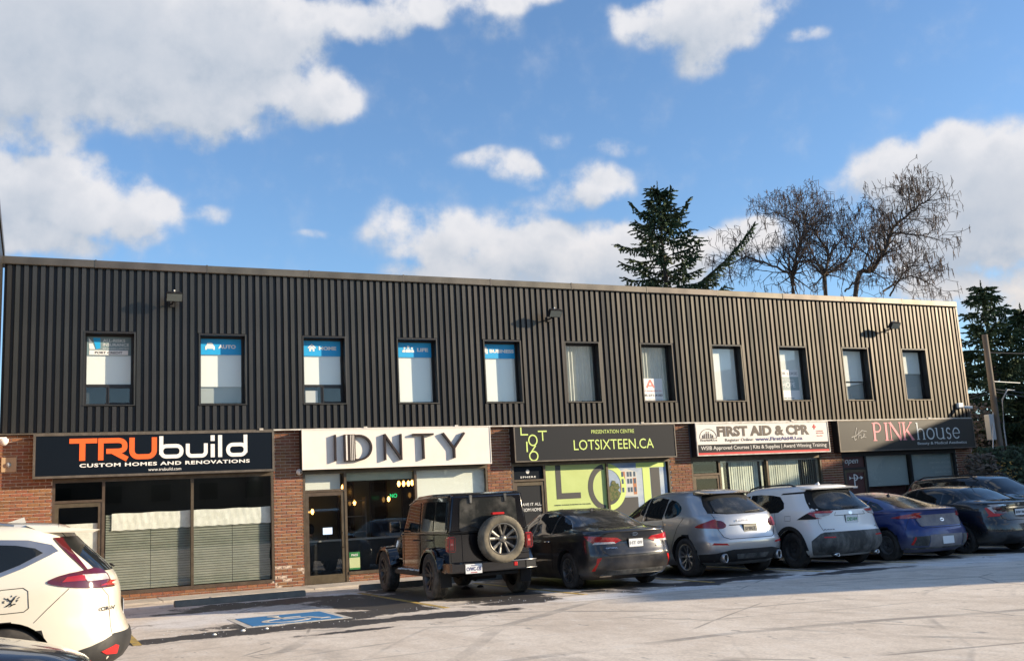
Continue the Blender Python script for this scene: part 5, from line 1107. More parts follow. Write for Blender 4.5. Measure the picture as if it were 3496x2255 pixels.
    def put_wheels(s, style='alloy', rim='alloy', w=.225, tyre='tyre', toe=0., inner=True):
        for x in s.wheels:
            for sg in (1, -1):
                wheel(s.e, (x, sg*(s.track-w/2-.02), s.Rw), s.Rw, w, sg, style, rim, tyre)
    def plate(s, y, z, words, w=.31, h=.155, back='plate_white', ink='navy_text', x=None, frame=True, top=None, bot=None, tilt=.0):
        p, n = s.hit(y, z, 'B'); x = (p.x if x is None else x)-.012; e = empty('licence_plate', (x, y, z), parent=s.e)
        if frame: obj('plate_frame', MB().box(.003, .014, -w/2-.012, w/2+.012, -h/2-.012, h/2+.012), 'black', e)
        obj('plate_sheet', MB().box(-.002, .004, -w/2, w/2, -h/2, h/2), back, e)
        def tx(t, a0, a1, b0, b1, m):
            me = text_mesh(t, a0, a1, b0, b1, 0, bold=.02, depth=.002)
            for v in me.vertices: v.co = (-.004+v.co.y, -v.co.x, v.co.z)
            me.flip_normals() if False else None
            obj('lettering', me, m, e, label='the characters '+t)
        if words: tx(words, -w*.44, w*.44, -h*.22, h*.22, ink)
        if top: tx(top, -w*.2, w*.2, h*.28, h*.42, ink)
        if bot: tx(bot, -w*.25, w*.25, -h*.45, -h*.32, 'red')
        return e
    def badge(s, y0, y1, z0, z1, word, m='chrome', bold=.03, name='badge', label=None):
        ym = (y0+y1)/2; zm = (z0+z1)/2; p, n = s.hit(ym, zm, 'B'); me = text_mesh(word, -abs(y1-y0)/2, abs(y1-y0)/2, -(z1-z0)/2, (z1-z0)/2, 0, bold=bold, depth=.004)
        # lay along the local surface: x axis runs to the car's right
        p2, n2 = s.hit(ym-.1, zm, 'B'); p3, n3 = s.hit(ym+.1, zm, 'B'); u = (p2-p3).normalized(); p4, _ = s.hit(ym, zm+.03, 'B'); v_ = (p4-p).normalized(); nn = u.cross(v_); nn = nn if nn.x < 0 else -nn
        for v in me.vertices: v.co = p+nn*.011+u*v.co.x+v_*v.co.z+nn*(-v.co.y)
        return obj(name, me, m, s.e, label=label)
    def mirror(s, x, z, m, h=.13, l=.10):
        for sg in (1, -1):
            p, n = s.hit(x, z-.04, 'L' if sg > 0 else 'R'); y = p.y
            mm = MB().cbox(x-l*.5, x+l*.7, min(y+sg*.05, y+sg*.24), max(y+sg*.05, y+sg*.24), z-h/2, z+h/2, .035); mm.tube([(x+.05, y-sg*.02, z-.06), (x+.03, y+sg*.1, z-.03)], .025, 6)
            e = obj('door_mirror', mm, m, s.e); obj('mirror_glass', MB().box(x-l*.5-.002, x-l*.5+.002, min(y+sg*.07, y+sg*.22), max(y+sg*.07, y+sg*.22), z-h/2+.025, z+h/2-.025), 'car_glass', e)
    def handles(s, spots, m):
        for (x, z) in spots:
            for sd in ('L', 'R'):
                p, n = s.hit(x, z, sd); sg = 1 if sd == 'L' else -1
                obj('door_handle', MB().tube([p+Vector((-.09, -sg*.005, 0)), p+Vector((-.07, sg*.028, 0)), p+Vector((.07, sg*.028, 0)), p+Vector((.09, -sg*.005, 0))], .013, 6), m, s.e)
    def exhaust(s, y, z, x, r=.035, rz=None, m='chrome'):
        k = (rz or r)/r; mb = MB().lathe([(r*.8, .18), (r, .15), (r, 0), (r*.84, 0), (r*.80, .06)], 22, 'x'); mb.v = [(v[0]+x, v[1]*k+y, v[2]+z) for v in mb.v]; obj('exhaust_tip', mb, m, s.e); b2 = MB().lathe([(r*.76, .03), (0, .03)], 18, 'x'); b2.v = [(v[0]+x, v[1]*k+y, v[2]+z) for v in b2.v]; obj('exhaust_bore', b2, 'gap', s.e)
    def fin(s, x, m, sz=.14):
        p, n = s.hit(x, 0, 'T'); z = p.z-.01; mb = MB().add([(x+sz, 0, z), (x-.02, -.03, z), (x-.02, .03, z), (x-.03, 0, z+.065), (x, -.006, z+.065), (x, .006, z+.065)], [(0, 1, 4, 5, 2) if False else (0, 1, 4), (0, 5, 2), (0, 4, 5), (1, 2, 5, 4), (1, 2, 0)]); obj('roof_antenna', mb, m, s.e)
    def rails(s, x0, x1, y, m='black', h=.045):
        for sg in (1, -1):
            P = []
            for k in range(9):
                x = x0+(x1-x0)*k/8; p, n = s.hit(x, sg*y, 'T'); P.append(Vector((x, sg*y, p.z+(h if 0 < k < 8 else -.005))))
            obj('roof_rail', MB().tube(P, .018, 6), m, s.e)
    def wiper(s, y0, z0, y1, z1, m='black'):
        P = []
        for k in range(5):
            p, n = s.hit(y0+(y1-y0)*k/4, z0+(z1-z0)*k/4, 'B'); P.append(p+n*.022)
        obj('rear_wiper', MB().tube(P, .009, 5), m, s.e)

_wc = {}
def wheel(parent, loc, Rw, w, sg, style, rim, tyre):
    e = empty('wheel', loc, parent=parent); key = (round(Rw, 3), w, style, rim, tyre, sg)
    if key in _wc:
        for nm, o in _wc[key]: inst(o, nm, e)
        return e
    h = w/2; Ri = Rw*(.60 if style == 'steel' else .66); prof = [(Ri, -h*.80), (Ri+.015, -h*.95), (Rw*.86, -h), (Rw*.955, -h*.92), (Rw*.99, -h*.72)]
    k = 5 if style == 'offroad' else 4
    for i in range(k):
        a = -h*.66+i*(h*1.32)/k; b = a+h*1.32/k; g_ = (b-a)*.13; prof += [(Rw*.99, a+g_), (Rw, a+g_*1.2), (Rw, b-g_*1.2), (Rw*.99, b-g_)]
        if i < k-1: prof += [(Rw*.972, b-g_*.5), (Rw*.972, b+g_*.5)]
    prof += [(Rw*.99, h*.72), (Rw*.955, h*.92), (Rw*.86, h), (Ri+.015, h*.95), (Ri, h*.80)]
    parts = []
    tm = MB().lathe(prof, 56); 
    # tread blocks: alternate radial facets get notched shoulders
    if style == 'offroad':
        for j in range(44):
            a = 2*math.pi*j/44
            for ss in (-1, 1):
                c = Vector((math.cos(a), 0, math.sin(a))); t_ = Vector((-math.sin(a), 0, math.cos(a))); r0 = Rw*.93; q = []
                for (rr, yy) in ((r0, h*.93), (Rw*1.0, h*.74), (Rw*1.0, h*.55), (r0, h*.7)):
                    for tt in (-.018, .018): q.append(c*rr+t_*tt+Vector((0, ss*yy, 0)))
                tm.add(q, [(0, 1, 3, 2), (2, 3, 5, 4), (4, 5, 7, 6), (0, 2, 4, 6), (1, 7, 5, 3)])
    o = obj('tyre', tm, tyre, e); parts.append(('tyre', o))
    y = sg*h; f = sg
    rm = MB().lathe([(Ri+.004, f*h*.93), (Ri-.012, f*h*.97), (Ri-.022, f*h*.80), (Ri-.03, f*h*.2), (Ri-.03, -f*h*.8)], 48)
    if style == 'steel':
        rm.lathe([(Ri-.025, f*h*.7), (Ri*.80, f*h*.45), (Ri*.72, f*h*.52), (Ri*.45, f*h*.62), (Ri*.38, f*h*.45), (Ri*.30, f*h*.40), (0, f*h*.40)], 36)
        hub = MB()
        for j in range(5):
            a = 2*math.pi*j/5; hub.lathe([(0, f*h*.52), (.014, f*h*.52), (.014, f*h*.40)], 8, 'y', (Ri*.34*math.cos(a), 0, Ri*.34*math.sin(a)))
        hub.lathe([(0, f*h*.56), (Ri*.14, f*h*.55), (Ri*.16, f*h*.42)], 18)
        for j in range(12):
            a = 2*math.pi*j/12; hub.lathe([(0, f*h*.535), (.022, f*h*.53), (.024, f*h*.50)], 10, 'y', (Ri*.62*math.cos(a), .0, Ri*.62*math.sin(a)))
        o3 = obj('hub', hub, 'hub_dark', e); parts.append(('hub', o3))
    else:
        ns = {'alloy': 5, 'offroad': 5, 'multi': 10, 'five': 5}[style]; rot = .3
        for j in range(ns):
            a = 2*math.pi*j/ns+rot
            arms = (-1, 1) if style in ('alloy', 'offroad') else (0,)
            for sgn in arms:
                a2 = a+sgn*.27; w0, w1 = (.016, .026) if arms != (0,) else (.022, .045); w0 *= Ri/.24; w1 *= Ri/.24
                c0 = Vector((math.cos(a+sgn*.10), 0, math.sin(a+sgn*.10)))*Ri*.20; c1 = Vector((math.cos(a2), 0, math.sin(a2)))*(Ri-.02); t_ = Vector((-math.sin(a2), 0, math.cos(a2)))
                q = []
                for (c, ww, yf, yb) in ((c0, w0, .62, .2), ((c0+c1)/2, w0*1.15, .70, .35), (c1, w1, .88, .4)):
                    q += [c-t_*ww+Vector((0, f*h*yf*.94, 0)), c+Vector((0, f*h*yf, 0)), c+t_*ww+Vector((0, f*h*yf*.94, 0)), c+t_*ww+Vector((0, f*h*yb, 0)), c-t_*ww+Vector((0, f*h*yb, 0))]
                rm.add(q, [[5*i+k, 5*i+(k+1) % 5, 5*(i+1)+(k+1) % 5, 5*(i+1)+k] for i in range(2) for k in range(5)]+[(0, 1, 2, 3, 4), (10, 11, 12, 13, 14)])
        rm.lathe([(Ri*.27, f*h*.2), (Ri*.27, f*h*.60), (Ri*.2, f*h*.68), (Ri*.16, f*h*.72), (0, f*h*.74)], 24)
        hub = MB().lathe([(Ri*.93, -f*h*.1), (0, -f*h*.1)], 28)
        for j in range(5):
            a = 2*math.pi*j/5+.9; hub.lathe([(0, f*h*.72), (.012, f*h*.72), (.012, f*h*.55)], 8, 'y', (Ri*.20*math.cos(a), 0, Ri*.20*math.sin(a)))
        o3 = obj('brake_and_nuts', hub, 'hub_dark', e); parts.append(('brake_and_nuts', o3))
    o2 = obj('rim', rm, rim, e); parts.append(('rim', o2)); _wc[key] = parts
    return e

DUST = (.30, .27, .24)
mat('underbody', (.010, .010, .011), .9); mat('gap', (.006, .006, .006), .8); mat('car_glass', (.008, .010, .011), .03, spec=.6, coat=0.)
mat('car_glass_dusty', (.020, .022, .022), .10, col2=(.13, .125, .115), nscale=3.0, contrast=(.42, .85))
mat('tyre', (.022, .021, .021), .85, col2=(.055, .05, .046), nscale=6, bump=.2, bscale=80); mat('tyre_dusty', (.04, .037, .032), .9, col2=(.13, .115, .095), nscale=4, bump=.25, bscale=80)
mat('alloy', (.22, .22, .22), .38, metal=.7, col2=(.13, .125, .12), nscale=6); mat('alloy_dark', (.07, .07, .072), .4, metal=.6, col2=(.12, .115, .105), nscale=7); mat('steel_black', (.025, .025, .027), .6, col2=(.07, .065, .06), nscale=6); mat('steel_grey', (.14, .145, .15), .6, col2=(.08, .08, .08), nscale=7)
mat('hub_dark', (.05, .05, .052), .55, metal=.3); mat('chrome', (.62, .62, .62), .12, metal=1.); mat('satin', (.45, .45, .46), .3, metal=.9)
mat('lamp_red', (.42, .012, .014), .12, spec=.7, coat=.6, col2=(.28, .008, .01), nscale=5); mat('lamp_deep_red', (.075, .003, .007), .12, spec=.7, coat=.6); mat('lamp_clear', (.50, .48, .47), .12, spec=.7, coat=.5, col2=(.35, .30, .30), nscale=8); mat('lamp_pink', (.55, .20, .18), .15, coat=.6); mat('reflector', (.50, .02, .02), .25)
mat('plastic_black', (.016, .016, .017), .55, col2=(.026, .025, .025), nscale=5); mat('plastic_dusty', (.030, .032, .032), .7, col2=(.15, .15, .145), nscale=4.5, stretch=(1, 1, .5), contrast=(.38, .7)); mat('plate_white', (.70, .73, .76), .45); mat('plate_blank', (.36, .34, .27), .5)
mat('headlamp', (.5, .52, .54), .08, coat=.7)
mat('paint_graphite', (.020, .020, .022), .28, metal=.35, coat=1., dust=(DUST, .75, .40)); mat('paint_silver', (.50, .505, .51), .32, metal=.75, coat=.9, dust=(DUST, .6, .35)); mat('paint_white', (.78, .78, .77), .35, coat=.8, dust=((.30, .29, .27), .55, .5))
mat('paint_blue', (.008, .026, .15), .3, metal=.35, coat=.8, dust=((.19, .19, .22), .80, .7)); mat('paint_black', (.008, .009, .010), .25, coat=1., dust=((.12, .12, .12), .6, .35)); mat('paint_pearl', (.66, .62, .53), .30, coat=.9)
mat('paint_black_jeep', (.004, .004, .006), .14, coat=1., dust=((.07, .065, .06), .45, .2)); mat('paint_black_clean', (.008, .008, .010), .2, coat=1.)
UP = math.pi/2
YR = .0
def ell(cx, cz, rx, rz, n=20): return [(cx+rx*math.cos(2*math.pi*k/n), cz+rz*math.sin(2*math.pi*k/n)) for k in range(n)]
def oval_badge(c, y, z, ry, rz, m='chrome', word=None, wm='black'):
    c.patch(ell(y, z, ry, rz), 'B', m, 'badge', off=.007)
    if word: c.badge(y-ry*.7, y+ry*.7, z-rz*.45, z+rz*.45, word, wm, .02, 'badge_lettering', 'the letters '+word); o = c.e.children

# ---- dark grey sedan (nose to the wall)
rows = [(.17, .30, 4.55, .82, 10, 8, .97, .9), (.27, .12, 4.72, .88, 14, 9, .97, .88), (.42, .03, 4.80, .915, 15, 9, .97, .86), (.58, .0, 4.85, .925, 15, 9, .97, .84), (.70, .04, 4.84, .93, 15, 9, .965, .83), (.84, .08, 4.74, .93, 15, 9, .96, .82), (.95, .07, 4.50, .915, 14, 9, .95, .82),
        (1.02, .06, 4.05, .885, 12, 9, .93, .84), (1.05, .14, 3.85, .865, 9, 8, .92, .9), (1.085, .50, 3.68, .84, 7, 7, .93, .93), (1.16, .80, 3.48, .80, 6, 7, .92, .93), (1.27, 1.12, 3.22, .735, 6, 6, .92, .92), (1.36, 1.42, 2.99, .665, 6, 6, .92, .92), (1.42, 1.72, 2.78, .58, 5, 5, .92, .92), (1.45, 2.0, 2.6, .46, 4, 4, .95, .95), (1.465, 2.25, 2.4, .2, 3, 3, 1, 1)]
k = Car('parked_sedan', 'dark grey sedan with wide red tail lights between the off-road car and the silver hatch', rows, (1.08, 3.885), .335, (8.78, -8.13, 0), UP, 'paint_graphite')
k.put_wheels('alloy', 'alloy')
k.patch([(1.62, 1.0), (1.25, 1.035), (1.02, 1.10), (1.30, 1.24), (1.62, 1.335)], 'L', 'car_glass', 'quarter_window', mirror=True)
k.patch([(1.68, .985), (1.68, 1.345), (2.05, 1.385), (2.42, 1.385), (2.42, .97)], 'L', 'car_glass', 'rear_door_window', mirror=True)
k.patch([(2.49, .965), (2.49, 1.385), (2.75, 1.355), (3.10, 1.23), (3.42, 1.08), (3.46, .97)], 'L', 'car_glass', 'front_door_window', mirror=True)
k.patch([(-.60, 1.095), (-.50, 1.25), (-.46, 1.37), (.46, 1.37), (.50, 1.25), (.60, 1.095), (.3, 1.08), (-.3, 1.08)], 'B', 'car_glass_dusty', 'rear_window', smooth=1)
k.patch([(-.62, 1.08), (-.5, 1.37), (.5, 1.37), (.62, 1.08)], 'F', 'car_glass', 'windscreen', smooth=1)
for sd in (1, -1):
    pass
k.patch([('B', .28, .855), ('B', .36, .905), ('B', .60, .925), ('L', .22, .945), ('L', .44, .955), ('L', .34, .87), ('B', .74, .805), ('B', .42, .80)], 'W', 'lamp_red', 'tail_light', off=.010, mirror=True)
k.patch([('B', .40, .80), ('B', .42, .835), ('B', .74, .84), ('L', .24, .85), ('B', .78, .80)], 'W', 'lamp_clear', 'reversing_lamp', off=.014, mirror=True)
k.patch([('B', .76, .34), ('B', .80, .34), ('L', .14, .52), ('L', .12, .57), ('B', .75, .56)], 'W', 'reflector', 'rear_reflector', off=.008, mirror=True)
k.patch([(-.66, .24), (-.60, .335), (.60, .335), (.66, .24)], 'B', 'plastic_dusty', 'diffuser', off=.005); k.patch([(-.66, .235), (-.66, .262), (.66, .262), (.66, .235)], 'B', 'chrome', 'bumper_trim', off=.016)
k.seam([(-.66, .93), (-.64, .66), (-.55, .60), (.55, .60), (.64, .66), (.66, .93)], 'B', .012); k.seam([(-.85, .975), (-.4, 1.0), (.4, 1.0), (.85, .975)], 'B', .014)
k.seam([(.42, .80), (.55, .62), (.62, .5)], 'L', mirror=True); k.seam([(1.66, .98), (1.60, .72), (1.66, .35)], 'L', mirror=True); k.seam([(2.46, .96), (2.44, .6), (2.46, .3)], 'L', mirror=True)
k.seam([(1.02, 1.10), (1.30, 1.25), (1.62, 1.345), (2.05, 1.395), (2.5, 1.395), (2.78, 1.362), (3.14, 1.235), (3.48, 1.07)], 'L', .014, True, 'chrome', 'window_trim')
k.plate(0, .80, 'HT 09', w=.29, h=.14, ink='grey', x=.055, bot=None); oval_badge(k, 0, .955, .065, .032, 'chrome'); k.badge(-.055, .055, .942, .968, 'KIA', 'black', .02, label='the badge lettering KIA')
k.badge(.38, .60, .715, .74, 'OPTIMA', label='the badge lettering OPTIMA'); k.badge(-.58, -.44, .715, .735, 'EX', label='the badge lettering EX')
k.mirror(3.30, 1.02, 'paint_graphite'); k.handles([(1.78, .86), (2.66, .84)], 'chrome'); k.fin(1.62, 'black')

# ---- silver hatch
rows = [(.22, .30, 4.50, .84, 10, 8, .97, .9), (.34, .10, 4.70, .92, 14, 9, .97, .88), (.50, .02, 4.80, .96, 14, 9, .965, .86), (.66, .0, 4.84, .97, 13, 9, .96, .84), (.80, .06, 4.83, .968, 12, 9, .955, .83), (.95, .10, 4.72, .96, 12, 9, .945, .82), (1.06, .13, 4.40, .945, 11, 9, .94, .82),
        (1.16, .17, 3.95, .92, 10, 8, .93, .86), (1.24, .24, 3.70, .875, 9, 7, .92, .92), (1.36, .42, 3.44, .81, 8, 7, .91, .92), (1.48, .60, 3.18, .745, 7, 6, .90, .92), (1.58, .74, 2.95, .68, 7, 6, .90, .92), (1.635, .80, 2.75, .61, 6, 5, .91, .92), (1.675, .98, 2.5, .50, 5, 5, .93, .95), (1.70, 1.3, 2.2, .25, 3, 3, 1, 1)]
p = Car('parked_hatchback', 'silver grey sports hatch with black rear pillars and twin exhausts beside the dark grey sedan', rows, (1.02, 3.92), .385, (11.57, -7.87, 0), UP, 'paint_silver', arch=1.10)
p.put_wheels('alloy', 'satin', w=.27)
p.patch([(1.72, 1.14), (1.35, 1.17), (1.18, 1.24), (1.20, 1.36), (1.42, 1.48), (1.72, 1.535)], 'L', 'car_glass', 'quarter_window', mirror=True, smooth=1); p.patch([(1.76, 1.13), (1.76, 1.54), (2.1, 1.58), (2.48, 1.57), (2.48, 1.11)], 'L', 'car_glass', 'rear_door_window', mirror=True)
p.patch([(2.54, 1.11), (2.54, 1.565), (2.78, 1.52), (3.08, 1.37), (3.48, 1.16), (3.50, 1.10)], 'L', 'car_glass', 'front_door_window', mirror=True)
p.patch([(-.72, 1.22), (-.66, 1.36), (-.56, 1.52), (-.50, 1.585), (.50, 1.585), (.56, 1.52), (.66, 1.36), (.72, 1.22), (.4, 1.19), (-.4, 1.19)], 'B', 'gap', 'window_surround', off=.004)
p.patch([(-.60, 1.22), (-.54, 1.36), (-.46, 1.50), (.46, 1.50), (.54, 1.36), (.60, 1.22), (.35, 1.195), (-.35, 1.195)], 'B', 'car_glass_dusty', 'rear_window', smooth=1, off=.010)
p.patch([(-.66, 1.16), (-.52, 1.56), (.52, 1.56), (.66, 1.16)], 'F', 'car_glass', 'windscreen', smooth=1)
obj('roof_spoiler', MB().add([(.68, -.56, 1.60), (.68, .56, 1.60), (1.05, .60, 1.655), (1.05, -.60, 1.655), (.70, -.55, 1.575), (.70, .55, 1.575), (1.05, .60, 1.60), (1.05, -.60, 1.60)], [(0, 1, 2, 3), (4, 7, 6, 5), (0, 4, 5, 1), (1, 5, 6, 2), (3, 2, 6, 7), (0, 3, 7, 4)]), 'paint_black_clean', p.e)
for sd in (1, -1):
    p.exhaust(sd*.64, .365, .06, .085, .050, 'satin')
p.patch([('B', .50, .99), ('B', .53, .93), ('B', .68, .915), ('L', .24, .93), ('L', .50, .945), ('L', .66, .965), ('L', .50, 1.03), ('L', .26, 1.095), ('B', .72, 1.10), ('B', .55, 1.06)], 'W', 'lamp_red', 'tail_light', off=.012, smooth=1, mirror=True)
p.patch([('B', .50, .99), ('B', .53, .93), ('B', .66, .92), ('B', .66, 1.085), ('B', .55, 1.06)], 'W', 'lamp_deep_red', 'tail_light_inner', off=.014, smooth=1, mirror=True)
p.patch([('B', .54, .605), ('B', .58, .64), ('L', .2, .66), ('B', .82, .62)], 'W', 'reflector', 'rear_reflector', off=.008, mirror=True)
HALF = [(.60, .29), (.58, .44), (.20, .46)]
p.patch([('L', a_, z_) for a_, z_ in HALF]+[('B', .60, .47), ('B', .46, .52), ('B', -.46, .52), ('B', -.60, .47)]+[('R', a_, z_) for a_, z_ in HALF[::-1]], 'W', 'plastic_black', 'diffuser', off=.006); p.patch([(-.34, .34), (-.38, .43), (.38, .43), (.34, .34)], 'B', 'plastic_dusty', 'diffuser_slot', off=.012)
p.patch([(-.38, .82), (-.44, .98), (.44, .98), (.38, .82)], 'B', 'paint_silver', 'plate_recess', off=-.0, depth=.02); p.seam([(-.44, .98), (.44, .98)], 'B', .02)
p.seam([(-.68, 1.2), (-.66, .90), (-.60, .76), (-.5, .72), (.5, .72), (.60, .76), (.66, .90), (.68, 1.2)], 'B', .012); p.seam([(1.02, 1.14), (1.2, .98), (1.42, .62), (1.44, .45)], 'L', mirror=True); p.seam([(1.74, 1.12), (1.66, .9), (1.55, .6), (1.6, .35)], 'L', mirror=True); p.seam([(2.51, 1.1), (2.5, .4)], 'L', mirror=True)
p.plate(0, .90, 'SPIRIT', back='plate_blank', ink='darkgrey', w=.30, h=.15); p.badge(-.27, .27, 1.045, 1.08, 'PORSCHE', 'satin', .02, label='the badge lettering on the tailgate')
p.mirror(3.28, 1.16, 'paint_silver'); p.handles([(1.85, 1.0), (2.75, .98)], 'paint_silver'); p.wiper(.0, 1.21, -.40, 1.23)

# ---- white crossover
rows = [(.22, .28, 4.30, .82, 12, 8, .97, .9), (.34, .08, 4.48, .89, 16, 9, .97, .88), (.50, .0, 4.56, .922, 18, 9, .97, .86), (.64, .02, 4.60, .928, 18, 9, .965, .85), (.80, .10, 4.58, .928, 17, 9, .96, .84), (.95, .13, 4.50, .925, 16, 9, .95, .83), (1.08, .15, 4.20, .91, 15, 9, .94, .83),
        (1.15, .17, 3.85, .895, 14, 8, .93, .87), (1.22, .24, 3.62, .86, 12, 7, .92, .92), (1.34, .40, 3.38, .81, 11, 7, .92, .92), (1.47, .52, 3.12, .75, 10, 6, .92, .92), (1.58, .60, 2.90, .70, 9, 6, .92, .92), (1.63, .62, 2.75, .655, 8, 5, .93, .93), (1.665, .75, 2.6, .55, 6, 5, .94, .95), (1.685, 1.2, 2.2, .3, 3, 3, 1, 1)]
t4 = Car('parked_crossover', 'white crossover with dark lower cladding, dirty bumper and black steel wheels', rows, (.98, 3.67), .365, (13.98, -8.10, 0), UP, 'paint_white', arch=1.12)
t4.put_wheels('steel', 'steel_black', w=.235)
t4.patch([(1.62, 1.12), (1.30, 1.14), (1.16, 1.22), (1.20, 1.33), (1.36, 1.46), (1.62, 1.50)], 'L', 'car_glass', 'quarter_window', mirror=True); t4.patch([(1.62, 1.12), (1.62, 1.50), (2.0, 1.525), (2.34, 1.52), (2.34, 1.10)], 'L', 'car_glass', 'rear_door_window', mirror=True); t4.patch([(2.40, 1.10), (2.40, 1.515), (2.68, 1.47), (3.0, 1.33), (3.42, 1.13), (3.44, 1.08)], 'L', 'car_glass', 'front_door_window', mirror=True)
t4.patch([(.60, 1.505), (1.35, 1.50), (1.30, 1.53), (.62, 1.545)], 'L', 'gap', 'pillar_trim', mirror=True, off=.004)
t4.patch([(.26, 1.14), (.20, 1.20), (.36, 1.38), (.56, 1.55), (.66, 1.545), (.46, 1.36)], 'L', 'gap', 'pillar_trim', mirror=True, off=.005)
t4.patch([(-.79, 1.14), (-.72, 1.3), (-.62, 1.53), (-.55, 1.585), (.55, 1.585), (.62, 1.53), (.72, 1.3), (.79, 1.14)], 'B', 'gap', 'window_surround', off=.004)
t4.patch([(-.66, 1.17), (-.60, 1.34), (-.52, 1.50), (-.4, 1.535), (.4, 1.535), (.52, 1.50), (.60, 1.34), (.66, 1.17), (.3, 1.15), (-.3, 1.15)], 'B', 'car_glass_dusty', 'rear_window', off=.010, smooth=1); t4.patch([(-.64, 1.15), (-.52, 1.54), (.52, 1.54), (.64, 1.15)], 'F', 'car_glass', 'windscreen', smooth=1)
obj('roof_spoiler', MB().add([(.50, -.62, 1.60), (.50, .62, 1.60), (1.0, .62, 1.64), (1.0, -.62, 1.64), (.52, -.61, 1.575), (.52, .61, 1.575), (1.0, .62, 1.60), (1.0, -.62, 1.60)], [(0, 1, 2, 3), (4, 7, 6, 5), (0, 4, 5, 1), (1, 5, 6, 2), (3, 2, 6, 7), (0, 3, 7, 4)]), 'paint_white', t4.e)
for sd in (1, -1):
    t4.patch([(sd*.52, .60), (sd*.52, .625), (sd*.74, .63), (sd*.74, .605)], 'B', 'reflector', 'rear_reflector', off=.014); t4.exhaust(sd*.52, .27, .03, .036)
t4.patch([('B', .40, 1.125), ('B', .74, 1.135), ('L', .20, 1.135), ('L', .42, 1.125), ('L', .70, .985), ('L', .24, .99), ('B', .76, 1.01), ('B', .52, 1.05)], 'W', 'lamp_red', 'tail_light', mirror=True, off=.012)
t4.patch([('L', .46, 1.10), ('L', .72, .98), ('L', .30, .982), ('L', .30, 1.0)], 'W', 'gap', 'lamp_tip', mirror=True, off=.015)
t4.patch([('B', .46, 1.085), ('B', .54, 1.045), ('B', .76, 1.01), ('B', .76, 1.09)], 'W', 'lamp_clear', 'reversing_lamp', mirror=True, off=.016)
HALF = [(.60, .27), (.58, .42), (.36, .55), (.20, .69)]
t4.patch([('L', a_, z_) for a_, z_ in HALF]+[('B', .70, .715), ('B', -.70, .715)]+[('R', a_, z_) for a_, z_ in HALF[::-1]], 'W', 'plastic_dusty', 'bumper_cladding', off=.008); t4.seam([(-.60, .70), (-.56, .655), (.56, .655), (.60, .70)], 'B', .012)
pass
for xc in t4.wheels:
    A = arc(xc, .365, .49, .49, 0, 180, 22); B = arc(xc, .365, .415, .415, 180, 0, 22); A = [(a, max(.25, b)) for a, b in A]; B = [(a, max(.25, b)) for a, b in B]
    t4.patch(A+B, 'L', 'plastic_black', 'wheel_arch_trim', mirror=True, off=.014, grid=.5)
t4.patch([(1.5, .24), (1.5, .36), (3.15, .36), (3.15, .24)], 'L', 'plastic_black', 'sill_cladding', mirror=True)
t4.seam([(-.72, 1.14), (-.74, .9), (-.70, .74)], 'B', mirror=True); t4.seam([(-.36, 1.10), (-.40, 1.035), (.40, 1.035), (.36, 1.10)], 'B', .01); t4.seam([(1.42, 1.13), (1.40, .9), (1.5, .55)], 'L', mirror=True); t4.seam([(2.37, 1.1), (2.37, .38)], 'L', mirror=True)
t4.seam([(.93, .96), (.93, 1.06), (1.10, 1.06), (1.10, .96), (.93, .96)], 'L', .006)
t4.plate(0, .95, 'CXEY-014', w=.31, h=.16, ink='green_text'); oval_badge(t4, 0, 1.075, .05, .034); t4.badge(.48, .70, .755, .775, 'RAV4', 'darkgrey', label='the badge lettering RAV4'); t4.badge(-.74, -.58, .77, .79, 'AWD', 'grey', label='the badge lettering AWD')
t4.mirror(3.22, 1.16, 'paint_white'); t4.handles([(1.72, .98), (2.6, .96)], 'paint_white'); t4.fin(1.0, 'paint_white', .17); t4.rails(1.05, 2.75, .56); t4.wiper(.15, 1.175, -.28, 1.18)

# ---- blue hatchback
rows = [(.16, .26, 4.20, .80, 10, 8, .96, .9), (.28, .08, 4.36, .87, 14, 9, .96, .88), (.45, .01, 4.44, .90, 14, 9, .96, .86), (.60, .03, 4.47, .91, 13, 9, .955, .85), (.74, .10, 4.44, .91, 12, 9, .95, .84), (.88, .14, 4.34, .90, 11, 9, .93, .82), (.98, .13, 4.05, .88, 10, 9, .92, .82),
        (1.03, .12, 3.75, .86, 9, 8, .90, .86), (1.06, .22, 3.60, .84, 8, 7, .88, .92), (1.11, .52, 3.46, .80, 7, 7, .88, .92), (1.20, .95, 3.22, .74, 6, 6, .88, .92), (1.30, 1.35, 2.97, .68, 6, 6, .88, .92), (1.38, 1.70, 2.72, .60, 5, 5, .9, .92), (1.42, 1.95, 2.5, .50, 4, 4, .93, .95), (1.445, 2.1, 2.3, .25, 3, 3, 1, 1)]
b = Car('parked_liftback', 'dusty deep blue hatchback with sloping tail between the white crossover and the black sedan', rows, (.90, 3.60), .325, (16.25, -8.30, 0), UP, 'paint_blue')
b.put_wheels('steel', 'steel_grey', w=.2, tyre='tyre')
b.patch([(1.45, 1.03), (1.10, 1.05), (.95, 1.08), (1.25, 1.20), (1.48, 1.26)], 'L', 'car_glass', 'quarter_window', mirror=True); b.patch([(1.52, 1.02), (1.52, 1.27), (1.9, 1.33), (2.26, 1.335), (2.26, 1.0)], 'L', 'car_glass', 'rear_door_window', mirror=True); b.patch([(2.31, 1.0), (2.31, 1.335), (2.6, 1.30), (2.9, 1.2), (3.25, 1.06), (3.28, .99)], 'L', 'car_glass', 'front_door_window', mirror=True)
b.patch([(-.60, 1.085), (-.50, 1.2), (-.44, 1.33), (.44, 1.33), (.50, 1.2), (.60, 1.085)], 'B', 'car_glass_dusty', 'rear_window'); b.patch([(-.60, 1.06), (-.48, 1.33), (.48, 1.33), (.60, 1.06)], 'F', 'car_glass', 'windscreen', smooth=1)
